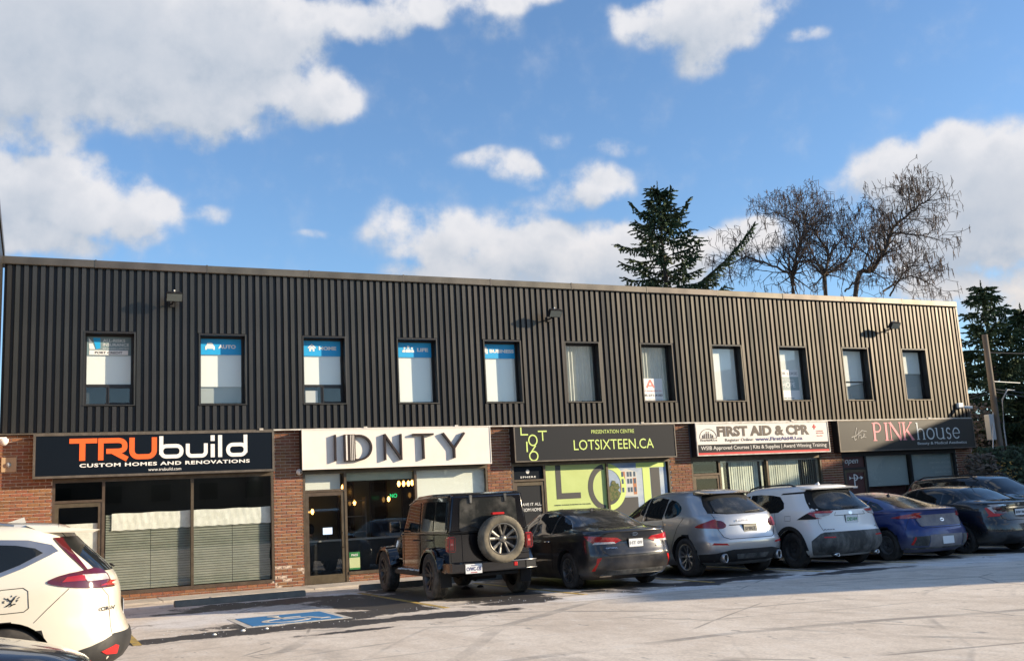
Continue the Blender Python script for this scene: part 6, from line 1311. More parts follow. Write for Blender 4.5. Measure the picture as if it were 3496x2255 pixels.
for sd in (1, -1):
    b.patch([(sd*.48, .30), (sd*.46, .50), (sd*.76, .50), (sd*.78, .32)], 'B', 'plastic_dusty', 'bumper_vent', off=.008); b.patch([(sd*.75, .33), (sd*.72, .48), (sd*.74, .49), (sd*.78, .34)], 'B', 'reflector', 'rear_reflector', off=.016)
b.patch([('B', .48, .89), ('B', .60, .865), ('L', .22, .865), ('L', .50, .87), ('L', .70, .89), ('L', .44, .945), ('L', .2, .975), ('B', .66, .985), ('B', .54, .95)], 'W', 'lamp_red', 'tail_light', mirror=True, off=.010)
b.patch([('B', .70, .872), ('B', .70, .90), ('L', .25, .915), ('L', .40, .885)], 'W', 'lamp_pink', 'reversing_lamp', mirror=True, off=.014)
mat('dust_film', (.26, .24, .235), .75, col2=(.17, .16, .18), nscale=4); b.patch([(-.56, .70), (-.60, .84), (-.50, .93), (.50, .93), (.60, .84), (.56, .70)], 'B', 'dust_film', 'tailgate_panel', off=.005); b.patch([(-.45, .26), (-.45, .52), (.45, .52), (.45, .26)], 'B', 'dust_film', 'bumper_panel', off=.005); b.patch([(-.80, .24), (-.80, .27), (.80, .27), (.80, .24)], 'B', 'plastic_dusty', 'bumper_edge', off=.010)
b.seam([(-.62, .9), (-.60, .72), (-.50, .665), (.50, .665), (.60, .72), (.62, .9)], 'B', .012); b.seam([(-.84, 1.02), (.84, 1.02)], 'B', .012); b.seam([(.34, .86), (.36, .62)], 'L', mirror=True); b.seam([(1.36, 1.03), (1.26, .8), (1.36, .5), (1.38, .3)], 'L', mirror=True); b.seam([(2.28, 1.0), (2.28, .3)], 'L', mirror=True)
b.plate(0, .40, None, back='plate_white', frame=False); oval_badge(b, 0, .815, .055, .035); b.badge(-.03, .03, .80, .83, 'H', 'dust_film', .03, label='the badge letter')
b.mirror(3.05, 1.04, 'paint_blue'); b.handles([(1.62, .88), (2.5, .86)], 'paint_blue'); b.fin(1.55, 'black')

# ---- black sedan
rows = [(.18, .28, 4.30, .80, 10, 8, .96, .9), (.30, .08, 4.45, .86, 13, 9, .96, .88), (.46, .0, 4.53, .885, 13, 9, .96, .86), (.60, .02, 4.57, .895, 13, 9, .955, .85), (.75, .08, 4.54, .895, 12, 9, .95, .84), (.90, .11, 4.46, .89, 12, 9, .94, .82), (1.02, .11, 4.15, .87, 11, 9, .93, .82),
        (1.08, .12, 3.85, .85, 9, 8, .92, .86), (1.11, .22, 3.70, .835, 8, 7, .91, .92), (1.15, .50, 3.55, .81, 7, 7, .92, .92), (1.24, .75, 3.30, .765, 6, 6, .92, .92), (1.35, 1.0, 3.05, .70, 6, 6, .92, .92), (1.44, 1.3, 2.8, .62, 5, 5, .92, .92), (1.485, 1.65, 2.55, .50, 4, 4, .94, .95), (1.51, 2.0, 2.3, .25, 3, 3, 1, 1)]
n_ = Car('parked_sedan', 'black sedan with clear-cornered tail lights right of the blue hatchback', rows, (.98, 3.665), .32, (18.48, -8.38, 0), UP, 'paint_black')
n_.put_wheels('alloy', 'alloy', w=.2)
n_.patch([(1.48, 1.08), (1.15, 1.11), (1.02, 1.18), (1.25, 1.30), (1.48, 1.36)], 'L', 'car_glass', 'quarter_window', mirror=True); n_.patch([(1.53, 1.08), (1.53, 1.37), (1.9, 1.42), (2.26, 1.42), (2.26, 1.05)], 'L', 'car_glass', 'rear_door_window', mirror=True); n_.patch([(2.31, 1.05), (2.31, 1.42), (2.6, 1.38), (2.9, 1.25), (3.25, 1.1), (3.28, 1.04)], 'L', 'car_glass', 'front_door_window', mirror=True)
n_.patch([(-.64, 1.16), (-.56, 1.28), (-.48, 1.42), (.48, 1.42), (.56, 1.28), (.64, 1.16), (.3, 1.145), (-.3, 1.145)], 'B', 'car_glass', 'rear_window', smooth=1); n_.patch([(-.62, 1.12), (-.5, 1.41), (.5, 1.41), (.62, 1.12)], 'F', 'car_glass', 'windscreen', smooth=1)
for sd in (1, -1):
    pass
n_.patch([('B', .54, .81), ('B', .62, .98), ('B', .70, 1.045), ('L', .14, 1.05), ('L', .36, .985), ('L', .28, .82), ('B', .74, .795)], 'W', 'lamp_clear', 'tail_light', mirror=True, off=.010)
n_.patch([('B', .64, .93), ('B', .65, .99), ('L', .18, .99), ('L', .16, .93)], 'W', 'lamp_deep_red', 'brake_lamp', mirror=True, off=.016); n_.patch([('B', .61, .84), ('B', .63, .90), ('L', .14, .90), ('L', .13, .84)], 'W', 'lamp_deep_red', 'brake_lamp', mirror=True, off=.016)
n_.patch([('B', .54, .79), ('B', .545, .818), ('L', .15, .83), ('L', .24, .86), ('L', .33, .985), ('L', .37, .98), ('L', .30, .81), ('B', .76, .785)], 'W', 'reflector', 'lamp_edge', mirror=True, off=.017)
n_.patch([(-.38, .955), (-.38, .985), (.38, .985), (.38, .955)], 'B', 'chrome', 'boot_trim', off=.018); n_.seam([(-.56, 1.0), (-.50, .74), (-.40, .70), (.40, .70), (.50, .74), (.56, 1.0)], 'B', .012); n_.seam([(-.84, 1.06), (.84, 1.06)], 'B', .012); n_.seam([(1.40, 1.08), (1.30, .85), (1.40, .4)], 'L', mirror=True)
n_.plate(0, .86, 'BXRF 306', w=.30, h=.13, ink='darkgrey'); n_.badge(.36, .54, 1.005, 1.03, 'SENTRA', label='the badge lettering SENTRA'); oval_badge(n_, 0, 1.03, .035, .03)
n_.mirror(3.08, 1.08, 'paint_black'); n_.handles([(1.62, .9), (2.5, .88)], 'paint_black')
pp, nn = n_.hit(1.32, 0, 'T'); obj('roof_antenna', MB().tube([pp, pp+Vector((-.02, 0, .04))], .02, 8).tube([pp+Vector((0, 0, .02)), pp+Vector((-.22, 0, .16))], .006, 5), 'black', n_.e)

# ---- dark wagon reversed into the last bay (nose to the lot)
rows = [(.24, .25, 4.55, .84, 14, 8, .97, .92), (.38, .06, 4.74, .90, 18, 9, .97, .9), (.55, .0, 4.80, .93, 20, 9, .97, .88), (.75, .02, 4.82, .935, 20, 9, .97, .87), (.95, .06, 4.78, .935, 20, 9, .965, .86), (1.08, .08, 4.60, .92, 18, 9, .96, .86), (1.16, .09, 4.0, .90, 17, 8, .955, .88),
        (1.22, .11, 3.65, .88, 16, 7, .95, .93), (1.36, .18, 3.40, .83, 14, 7, .95, .93), (1.50, .26, 3.14, .78, 12, 6, .95, .93), (1.62, .33, 2.92, .73, 10, 6, .95, .93), (1.68, .40, 2.75, .67, 9, 5, .95, .93), (1.715, .6, 2.55, .56, 6, 5, .95, .95), (1.735, 1.2, 2.0, .3, 3, 3, 1, 1)]
s7 = Car('parked_wagon', 'dark roof-railed wagon backed into the last bay, its windscreen facing the lot', rows, (1.0, 3.85), .36, (21.35, -2.6, 0), -UP, 'paint_black')
s7.put_wheels('alloy', 'alloy', w=.225)
s7.patch([(.50, 1.18), (.46, 1.28), (.56, 1.58), (1.35, 1.60), (1.35, 1.17)], 'L', 'car_glass', 'quarter_window', mirror=True); s7.patch([(1.40, 1.17), (1.40, 1.60), (2.2, 1.60), (2.2, 1.14)], 'L', 'car_glass', 'rear_door_window', mirror=True); s7.patch([(2.26, 1.14), (2.26, 1.60), (2.65, 1.57), (3.0, 1.42), (3.35, 1.2), (3.38, 1.13)], 'L', 'car_glass', 'front_door_window', mirror=True)
s7.patch([(-.70, 1.2), (-.56, 1.62), (.56, 1.62), (.70, 1.2)], 'F', 'car_glass', 'windscreen', smooth=1); s7.patch([(-.6, 1.2), (-.55, 1.6), (.55, 1.6), (.6, 1.2)], 'B', 'car_glass', 'rear_window', smooth=1)
for sd in (1, -1): s7.patch([(sd*.50, .82), (sd*.52, .98), (sd*.84, 1.0), (sd*.86, .86)], 'F', 'headlamp', 'headlight', off=.01)
s7.patch([(-.42, .80), (-.45, .98), (.45, .98), (.42, .80)], 'F', 'plastic_black', 'grille', off=.01); s7.mirror(3.05, 1.2, 'paint_black', .16, .12); s7.rails(.7, 2.7, .60, 'plastic_black', .055); s7.handles([(1.6, 1.0), (2.5, .98)], 'paint_black')

# ---- pearl white estate, broadside at the left border
rows = [(.26, .22, 4.20, .84, 14, 8, .97, .92), (.38, .04, 4.45, .90, 14, 9, .96, .9), (.52, .0, 4.55, .92, 13, 9, .95, .88), (.64, .04, 4.58, .925, 13, 9, .95, .87), (.80, .09, 4.58, .928, 12, 9, .945, .86), (.95, .10, 4.5, .928, 12, 9, .94, .86), (1.08, .13, 4.2, .92, 12, 9, .93, .86),
        (1.15, .17, 3.8, .905, 11, 8, .925, .88), (1.24, .25, 3.6, .88, 10, 7, .92, .93), (1.36, .38, 3.36, .83, 9, 7, .91, .93), (1.48, .50, 3.12, .77, 8, 6, .91, .93), (1.565, .56, 2.92, .72, 8, 6, .91, .93), (1.615, .62, 2.75, .65, 7, 5, .92, .93), (1.65, .85, 2.5, .52, 6, 5, .94, .95), (1.665, 1.2, 2.0, .3, 3, 3, 1, 1)]
h = Car('parked_estate', 'pearl white estate car cut by the left border, cartoon sticker on its fuel flap', rows, (1.08, 3.74), .36, (-.22, -13.05, -.03), math.pi-R(3), 'paint_pearl', sub=7, arch=1.14)
h.put_wheels('alloy', 'alloy', w=.235)
h.patch([(1.30, 1.11), (.95, 1.235), (.66, 1.37), (.72, 1.43), (.92, 1.485), (1.30, 1.51)], 'L', 'satin', 'window_trim', mirror=True, off=.005); h.patch([(1.30, 1.15), (.98, 1.265), (.79, 1.36), (.86, 1.405), (1.02, 1.44), (1.30, 1.465)], 'L', 'car_glass', 'quarter_window', mirror=True, off=.010)
h.patch([(1.30, 1.11), (1.30, 1.51), (2.2, 1.53), (2.2, 1.04)], 'L', 'satin', 'window_trim', mirror=True, off=.005); h.patch([(1.34, 1.135), (1.34, 1.468), (2.2, 1.49), (2.2, 1.08)], 'L', 'car_glass', 'rear_door_window', mirror=True, off=.0105); h.patch([(2.25, 1.11), (2.25, 1.485), (2.65, 1.45), (3.0, 1.3), (3.4, 1.12)], 'L', 'car_glass', 'front_door_window', mirror=True)
h.patch([(-.68, 1.16), (-.62, 1.36), (-.56, 1.50), (.56, 1.50), (.62, 1.36), (.68, 1.16)], 'B', 'car_glass', 'rear_window', off=.006); h.patch([(-.66, 1.14), (-.52, 1.52), (.52, 1.52), (.66, 1.14)], 'F', 'car_glass', 'windscreen', smooth=1)
obj('roof_spoiler', MB().add([(.30, -.58, 1.552), (.30, .58, 1.552), (.95, .64, 1.625), (.95, -.64, 1.625), (.36, -.58, 1.528), (.36, .58, 1.528), (.80, .64, 1.55), (.80, -.64, 1.55)], [(0, 1, 2, 3), (4, 7, 6, 5), (0, 4, 5, 1), (1, 5, 6, 2), (3, 2, 6, 7), (0, 3, 7, 4)]), 'paint_pearl', h.e)
for sd in (1, -1):
    pass
h.patch([('B', .56, 1.03), ('B', .56, 1.15), ('L', .16, 1.195), ('L', .40, 1.185), ('L', .62, 1.155), ('L', .745, 1.11), ('L', .74, 1.085), ('L', .60, 1.045), ('L', .34, 1.01), ('L', .16, 1.005)], 'W', 'lamp_deep_red', 'tail_light', off=.012, mirror=True, smooth=1)
h.patch([('L', .42, 1.09), ('L', .44, 1.14), ('L', .58, 1.13), ('L', .62, 1.09)], 'W', 'lamp_red', 'brake_lamp', off=.016, mirror=True)
h.patch([('B', .58, 1.04), ('B', .58, 1.07), ('L', .16, 1.06), ('L', .30, 1.03), ('L', .16, 1.02)], 'W', 'lamp_red', 'brake_lamp', off=.016, mirror=True); h.patch([('B', .60, 1.08), ('B', .60, 1.13), ('B', .80, 1.14), ('B', .80, 1.08)], 'W', 'lamp_clear', 'reversing_lamp', off=.016, mirror=True)
h.patch([('L', .16, 1.16), ('L', .20, 1.20), ('L', .36, 1.37), ('L', .50, 1.50), ('L', .60, 1.50), ('L', .50, 1.38), ('L', .34, 1.17)], 'L', 'lamp_deep_red', 'upright_lamp', off=.011, mirror=True) if False else h.patch([('L', .64, 1.49), ('L', .55, 1.36), ('L', .40, 1.17), ('B', .76, 1.17), ('B', .70, 1.34), ('B', .63, 1.49)], 'W', 'lamp_deep_red', 'upright_lamp', off=.013, mirror=True)
HALF = [(.62, .29), (.60, .44), (.36, .50), (.18, .575)]
h.patch([('L', a_, z_) for a_, z_ in HALF]+[('B', .70, .585), ('B', -.70, .585)]+[('R', a_, z_) for a_, z_ in HALF[::-1]], 'W', 'plastic_black', 'lower_bumper', off=.008)
h.patch([('B', .66, .40), ('B', .66, .47), ('L', .16, .485), ('L', .28, .44), ('L', .24, .41)], 'W', 'reflector', 'rear_reflector', off=.014, mirror=True)
h.seam([(.56, 1.03), (.74, .86), (.90, .70)], 'L', .006, True); h.seam([(.28, 1.01), (.22, .93), (.20, .66), (.18, .56)], 'L', .006, True); h.seam([(.60, 1.49), (.66, 1.56), (.68, 1.62)], 'L', .008, True)
DX, DZ = -.16, .085
fl_ = [(1.05+DX, .80+DZ), (1.06+DX, .95+DZ), (1.10+DX, .98+DZ), (1.28+DX, .975+DZ), (1.33+DX, .94+DZ), (1.335+DX, .80+DZ), (1.29+DX, .765+DZ), (1.09+DX, .77+DZ), (1.05+DX, .80+DZ)]
h.seam(fl_, 'L', .007, name='fuel_flap_seam')
def side_mark(c, lines, w, m, name, label=None, parent=None):
    mb = MB()
    for L_ in lines:
        P = []
        for q in L_:
            p_, nrm = c.hit(q[0]+DX, q[1]+DZ, 'L'); P.append(p_+nrm*.003)
        mb.tube(P, w if len(L_) > 2 or True else w, 5)
    return obj(name, mb, m, c.e, label=label)
side_mark(h, [[(1.25, .905), (1.235, .892)], [(1.19, .925), (1.19, .91)], [(1.125, .905), (1.14, .894)]], .0035, 'black', 'sticker_tick_marks')
side_mark(h, [[(1.165, .90), (1.185, .875), (1.20, .85), (1.225, .835), (1.235, .83)], [(1.185, .875), (1.21, .88), (1.225, .90)], [(1.20, .85), (1.18, .84), (1.20, .83)]], .0065, 'black', 'sticker_figure', 'small black leaning stick figure of the fuel gauge sticker'); side_mark(h, [[(1.155, .912), (1.153, .910)]], .013, 'black', 'sticker_figure_head'); side_mark(h, [[(1.165, .85), (1.165, .842)]], .010, 'black', 'sticker_pump')
def side_text(c, s_, x0, x1, z0, z1, m):
    x0 += DX; x1 += DX; z0 += DZ; z1 += DZ; p_, nrm = c.hit((x0+x1)/2, (z0+z1)/2, 'L'); me = text_mesh(s_, -abs(x1-x0)/2, abs(x1-x0)/2, z0, z1, 0, bold=.02, depth=.003)
    for v in me.vertices: v.co = ((x0+x1)/2-v.co.x, p_.y+.002-v.co.y, v.co.z)
    obj('sticker_letter', me, m, c.e, label='the letter '+s_)
side_text(h, 'E', 1.245, 1.26, .86, .88, 'black'); side_text(h, 'F', 1.135, 1.15, .865, .885, 'black')
h.badge(.56, .78, .80, .835, 'CR-V', 'chrome', label='the badge lettering CR-V'); h.plate(0, .78, 'CKBT-418'); h.fin(1.0, 'paint_pearl', .20); h.rails(1.05, 2.7, .60, 'satin', .03); h.wiper(0, 1.17, -.35, 1.18); h.mirror(3.2, 1.14, 'paint_pearl'); h.handles([(1.6, .98), (2.5, .96)], 'paint_pearl')

# ---- dark glossy nose at the lower left corner
rows = [(.16, .25, 4.30, .80, 10, 6, .96, .9), (.30, .05, 4.50, .87, 13, 6, .96, .86), (.48, .0, 4.58, .90, 13, 6, .96, .84), (.60, .02, 4.56, .905, 12, 6, .955, .82), (.70, .08, 4.40, .90, 12, 6, .95, .80), (.78, .10, 4.10, .89, 12, 6, .94, .80), (.85, .10, 3.70, .885, 11, 7, .93, .82), (.93, .12, 3.45, .87, 10, 7, .92, .86),
        (1.02, .2, 3.3, .85, 8, 7, .92, .92), (1.08, .55, 3.15, .80, 7, 7, .92, .92), (1.2, .9, 2.95, .75, 6, 6, .92, .92), (1.32, 1.2, 2.7, .68, 6, 6, .92, .92), (1.40, 1.5, 2.5, .58, 5, 5, .92, .92), (1.45, 1.9, 2.2, .3, 3, 3, 1, 1)]
d9 = Car('parked_coupe', 'glossy black car bonnet at the lower left corner in front of the pearl white estate', rows, (.95, 3.62), .33, (-5.28, -15.75, -.03), R(-4), 'paint_black_clean')
d9.put_wheels('alloy', 'alloy', w=.215)
for a_, nm in (([(.75, 1.0), (1.05, 1.25), (1.35, 1.30), (1.35, .98)], 'quarter_window'), ([(1.4, .98), (1.4, 1.31), (2.1, 1.33), (2.1, .96)], 'rear_door_window'), ([(2.15, .96), (2.15, 1.33), (2.5, 1.27), (2.95, 1.0), (2.97, .95)], 'front_door_window')): d9.patch(a_, 'R', 'car_glass', nm, mirror=True)
d9.patch([(-.66, 1.0), (-.5, 1.33), (.5, 1.33), (.66, 1.0)], 'F', 'car_glass', 'windscreen', smooth=1); d9.patch([(-.6, 1.08), (-.5, 1.3), (.5, 1.3), (.6, 1.08)], 'B', 'car_glass', 'rear_window', smooth=1)
for sd in (1, -1): d9.patch([(sd*.50, .55), (sd*.52, .63), (sd*.80, .66), (sd*.84, .58)], 'F', 'headlamp', 'headlight', off=.008)
d9.patch([(-.4, .40), (-.42, .54), (.42, .54), (.4, .40)], 'F', 'plastic_black', 'grille', off=.008); d9.mirror(2.9, 1.0, 'paint_black_clean')

# ---- black off-road car with spare wheel
def jeep():
    e = empty('parked_offroader', (6.22, -7.45, 0), UP-R(2.), label='boxy black off-road car with a spare wheel on its tailgate beside the wheelchair stall', cat='car', group='cars parked at the shops')
    P = 'paint_black_jeep'
    # tub and bonnet
    def bev(mb, name, m, w=.02, seg=2, parent=e, smooth=True):
        me = mb.mesh(name); b_ = bmesh.new(); b_.from_mesh(me); bmesh.ops.recalc_face_normals(b_, faces=b_.faces); bmesh.ops.bevel(b_, geom=b_.edges[:], offset=w, segments=seg, affect='EDGES'); b_.to_mesh(me); b_.free()
        me.polygons.foreach_set('use_smooth', [smooth]*len(me.polygons))
        try: me.set_sharp_from_angle(angle=R(32))
        except Exception: pass
        return obj(name, me, m, parent)
    def block(q):   # q: list of (x, halfwidth, z0, z1) sections along x
        mb = MB(); vs = []
        for (x, w0, w1, z0, z1) in q: vs += [(x, -w0, z0), (x, w0, z0), (x, w1, z1), (x, -w1, z1)]
        n = len(q); mb.add(vs, [[4*i+k, 4*i+(k+1) % 4, 4*(i+1)+(k+1) % 4, 4*(i+1)+k] for i in range(n-1) for k in range(4)]+[(0, 1, 2, 3), tuple(4*(n-1)+k for k in (3, 2, 1, 0))]); return mb
    body = block([(.13, .76, .755, .60, 1.15), (.20, .765, .76, .50, 1.15), (1.2, .79, .775, .50, 1.155), (2.9, .79, .775, .50, 1.16), (3.0, .76, .74, .52, 1.16)])
    bm = body.mesh('body'); fixn(bm); cut = MB(); Rw = .41
    for sg in (1, -1):
        y0, y1 = (.40, 1.0) if sg > 0 else (-1.0, -.40); cut.lathe([(0, y0), (.47, y0), (.47, y1), (0, y1)], 32, 'y', (.85, 0, .43))
    bm = boolean(bm, cut); bb = bmesh.new(); bb.from_mesh(bm); bmesh.ops.bevel(bb, geom=[ed for ed in bb.edges if len(ed.link_faces) == 2 and ed.calc_face_angle() > .7 and ed.calc_length() > .2], offset=.03, segments=3, affect='EDGES'); bb.to_mesh(bm); bb.free()
    obj('body', bm, P, e)
    bev(block([(3.0, .72, .60, .62, 1.16), (3.9, .66, .54, .62, 1.12), (4.22, .62, .50, .62, 1.07)]), 'bonnet', P, .04, 3)
    bev(block([(4.22, .60, .52, .62, 1.05), (4.30, .60, .52, .62, 1.02)]), 'grille', 'plastic_black', .01)
    bev(block([(.14, .755, .665, 1.15, 1.80), (.28, .77, .68, 1.15, 1.845), (1.25, .772, .69, 1.15, 1.86), (2.15, .77, .685, 1.155, 1.845), (2.62, .765, .67, 1.16, 1.77), (2.98, .75, .74, 1.16, 1.185)]), 'hard_top', P, .035, 3)
    for q, nm in (([(.28, 1.22), (.32, 1.70), (.86, 1.72), (.86, 1.22)], 'side_rear_window'), ([(.98, 1.20), (.98, 1.72), (1.68, 1.73), (1.68, 1.20)], 'rear_door_window'), ([(1.80, 1.20), (1.80, 1.72), (2.42, 1.70), (2.74, 1.22)], 'front_door_window')):
        for sg in (1, -1):
            def yy(z): return sg*(.774-(z-1.15)*.128)
            n = len(q); mb = MB().add([(x, yy(z)+sg*.010, z) for x, z in q]+[(x, yy(z)-sg*.02, z) for x, z in q], [list(range(n)), list(range(2*n-1, n-1, -1))]+[[i, (i+1) % n, n+(i+1) % n, n+i] for i in range(n)]); obj(nm, mb, 'car_glass', e)
    def xx(z): return .14+(z-1.15)*.0
    q = [(-.56, 1.20), (-.53, 1.70), (-.47, 1.745), (.47, 1.745), (.53, 1.70), (.56, 1.20), (.52, 1.17), (-.52, 1.17)]
    obj('rear_window', MB().add([(.125, y, z) for y, z in q]+[(.16, y, z) for y, z in q], [list(range(8)), list(range(15, 7, -1))]+[[i, (i+1) % 8, 8+(i+1) % 8, 8+i] for i in range(8)]), 'car_glass_dusty', e)
    q2 = [(-.66, 1.20), (-.58, 1.70), (.58, 1.70), (.66, 1.20)]
    obj('windscreen', MB().add([(2.98-(z-1.18)*.62+.01, y, z) for y, z in q2]+[(2.93-(z-1.18)*.62, y, z) for y, z in q2], [(0, 1, 2, 3), (7, 6, 5, 4), (0, 3, 7, 4), (0, 4, 5, 1), (1, 5, 6, 2), (2, 6, 7, 3)]), 'car_glass', e)
    # brown-red door tint is reflection; door seams, handles, hinges
    for sg in (1, -1):
        for x in (.93, 1.74, 2.80): obj('seam', MB().tube([(x, sg*.792, .56), (x, sg*.778, 1.16)], .005, 4), 'gap', e)
        for x in (1.08, 1.90): obj('door_handle', MB().tube([(x, sg*.785, 1.03), (x+.02, sg*.82, 1.03), (x+.14, sg*.82, 1.03), (x+.16, sg*.785, 1.03)], .014, 6), 'plastic_black', e)
        obj('drip_rail', MB().tube([(.25, sg*.70, 1.79), (1.2, sg*.71, 1.80), (2.15, sg*.705, 1.79), (2.62, sg*.69, 1.71)], .012, 5), P, e)
        obj('belt_line', MB().tube([(.2, sg*.782, 1.165), (2.9, sg*.782, 1.17)], .010, 5), P, e)
        # flared fenders
        for (xc, a0, a1) in ((.85, 8, 172), (3.86, 20, 172)):
            A = [(xc+.56*math.cos(R(a)), .43+.50*math.sin(R(a))) for a in range(a0, a1+1, 12)]
            A = [(x, min(z, .905)) for x, z in A]; vs = []
            for x, z in A: vs += [(x, sg*.72, z+.015), (x, sg*.91, z), (x, sg*.93, z-.035), (x, sg*.93, z-.075), (x, sg*.88, z-.06), (x, sg*.72, z-.04)]
            n = len(A); mb = MB().add(vs, [[6*i+k, 6*i+(k+1) % 6, 6*(i+1)+(k+1) % 6, 6*(i+1)+k] for i in range(n-1) for k in range(6)]+[tuple(range(6)), tuple(6*(n-1)+k for k in range(5, -1, -1))], smooth=True); me = mb.mesh('fender_flare'); fixn(me)
            try: me.set_sharp_from_angle(angle=R(35))
            except Exception: pass
            obj('fender_flare', me, P, e)
        bev(MB().box(1.4, 3.25, sg*.70 if sg > 0 else -.86, sg*.86 if sg > 0 else -.70, .38, .47), 'side_step', 'plastic_black', .02)
        snow = MB(); r3 = random.Random(4)
        for k in range(46): snow.lathe([(0, .02), (.02, .012), (.032, -.004), (0, -.01)], 6, 'z', (1.45+1.7*k/46+r3.uniform(-.02, .02), sg*r3.uniform(.74, .85), .475))
        obj('packed_snow', snow, 'paper', e, kind='stuff')
        bev(MB().cbox(2.72, 2.84, sg*.86 if sg > 0 else -1.06, sg*1.06 if sg > 0 else -.86, 1.19, 1.40, .03).tube([(2.80, sg*.76, 1.24), (2.79, sg*.90, 1.26)], .022, 6), 'door_mirror', P, .001, 1)
        # tail lights
        tl = empty('tail_light', (.10, sg*.735, .96), parent=e)
        bev(MB().box(-.045, .10, -.075, .075, -.135, .135), 'lamp_housing', 'lamp_red', .02, 3, tl)
        obj('lamp_ring', MB().frame(-.06, .06, -.12, .12, .018, -.052, -.044), 'lamp_deep_red', tl) if False else None
        mb = MB(); mb.frame(-.058, .058, -.118, .118, .02, 0, .008); mb.v = [(-.052+v[1], v[0], v[2]) for v in mb.v]; obj('lamp_ring', mb, 'lamp_deep_red', tl)
        mb = MB().box(-.050, -.046, -.022, .022, -.015, .02); obj('reversing_lamp', mb, 'lamp_pink', tl)
        # hardtop hinges and reflectors in the bumper
        bev(MB().add([(.10, sg*.33-.03, 1.80), (.10, sg*.33+.03, 1.80), (.10, sg*.33+.022, 1.66), (.10, sg*.33-.022, 1.66), (.15, sg*.33-.03, 1.80), (.15, sg*.33+.03, 1.80), (.15, sg*.33+.022, 1.66), (.15, sg*.33-.022, 1.66)], [(0, 1, 2, 3), (7, 6, 5, 4), (0, 4, 5, 1), (1, 5, 6, 2), (2, 6, 7, 3), (3, 7, 4, 0)]), 'glass_hinge', 'plastic_dusty', .008)
        obj('rear_reflector', MB().cbox(-.075, -.05, sg*.40-.035, sg*.40+.035, .53, .60, .01), 'reflector', e)
    # bumper
    q = [(-.05, .50, .46, .62), (-.06, .62, .46, .62)]
    mb = MB(); sec = [(-.86, .10), (-.80, -.02), (-.62, -.06), (.62, -.06), (.80, -.02), (.86, .10)]; vs = []
    for y, x in sec: vs += [(x, y, .47), (x+.20, y, .47), (x+.20, y, .64), (x, y, .64)]
    mb.add(vs, [[4*i+k, 4*i+(k+1) % 4, 4*(i+1)+(k+1) % 4, 4*(i+1)+k] for i in range(5) for k in range(4)]+[(0, 1, 2, 3), (23, 22, 21, 20)]); bev(mb, 'rear_bumper', P, .02, 2)
    mb = MB(); vs = []
    for y, x in [(-.865, .10), (-.80, -.03), (-.60, -.07)]: vs += [(x-.006, y, .50), (x+.02, y, .50), (x+.02, y, .61), (x-.006, y, .61)]
    mb.add(vs, [[4*i+k, 4*i+(k+1) % 4, 4*(i+1)+(k+1) % 4, 4*(i+1)+k] for i in range(2) for k in range(4)]+[(0, 1, 2, 3), (11, 10, 9, 8)])
    obj('bumper_end', mb, 'paint_black_clean', e)
    obj('bumper_edge', MB().tube([(.095, -.87, .625), (-.03, -.81, .625), (-.07, -.60, .625), (-.07, -.28, .625)], .008, 5).tube([(.095, -.87, .485), (-.03, -.81, .485), (-.07, -.60, .485)], .008, 5), 'satin', e)
    obj('cross_tube', MB().tube([(.10, -.5, .42), (.10, .35, .42)], .035, 10), 'underbody', e)
    obj('silencer', MB().lathe([(0, 0), (.16, 0), (.16, .5), (0, .5)], 16, 'y', (.75, -.3, .45)), 'underbody', e)
    obj('rear_axle', MB().tube([(.85, -.75, .41), (.85, .75, .41)], .05, 10).lathe([(0, -.12), (.12, -.07), (.15, 0), (.12, .07), (0, .12)], 14, 'y', (.85, .05, .41)), 'underbody', e)
    obj('chassis', MB().box(.2, 4.2, -.48, -.38, .44, .56).box(.2, 4.2, .38, .48, .44, .56).box(1.0, 3.2, -.38, .38, .46, .52), 'underbody', e)
    obj('mud_flap', MB().box(.36, .38, .66, .86, .22, .5).box(.36, .38, -.86, -.66, .22, .5), 'underbody', e)
    bev(block([(4.38, .75, .75, .48, .66), (4.52, .70, .70, .48, .66)]), 'front_bumper', 'plastic_black', .02)
    # wheels
    for x in (.85, 3.86):
        for sg in (1, -1): wheel(e, (x, sg*.80, .41), .41, .255, sg, 'offroad', 'alloy_dark', 'tyre_dusty')
    # spare
    sp = empty('spare_wheel', (-.10, -.13, 1.01), -UP if False else UP, parent=e)
    wheel_parts = wheel(sp, (0, 0, 0), .41, .25, 1, 'offroad', 'spare_alloy', 'tyre_spare')
    sp.rotation_euler = (0, 0, UP); 
    obj('spare_carrier', MB().box(.02, .14, -.35, .10, .88, 1.12).box(.06, .14, -.60, -.35, .85, .90), 'plastic_black', e)
    obj('brake_lamp_stalk', MB().box(.02, .06, -.16, -.10, 1.12, 1.46), 'plastic_black', e); bev(MB().box(-.04, .06, -.245, -.015, 1.435, 1.475), 'high_brake_lamp', 'reflector', .008)
    obj('tailgate_handle', MB().cbox(.09, .13, -.60, -.54, .90, 1.0, .012), 'satin', e); obj('tailgate_hinge', MB().cbox(.09, .13, -.74, -.56, 1.06, 1.10, .01).cbox(.09, .13, -.74, -.56, .74, .78, .01), P, e)
    obj('seam', MB().tube([(.128, .52, .66), (.128, .52, 1.14)], .005, 4).tube([(.128, -.54, .66), (.128, -.54, 1.14)], .005, 4).tube([(.128, -.75, 1.15), (.128, .75, 1.15)], .008, 4), 'gap', e)
    obj('rear_wiper', MB().tube([(.105, .1, 1.19), (.11, .35, 1.26)], .008, 5), 'black', e)
    # plate
    pl = empty('licence_plate', (-.085, .40, .535), parent=e); obj('plate_sheet', MB().box(-.003, .003, -.152, .152, -.08, .08), 'plate_white', pl)
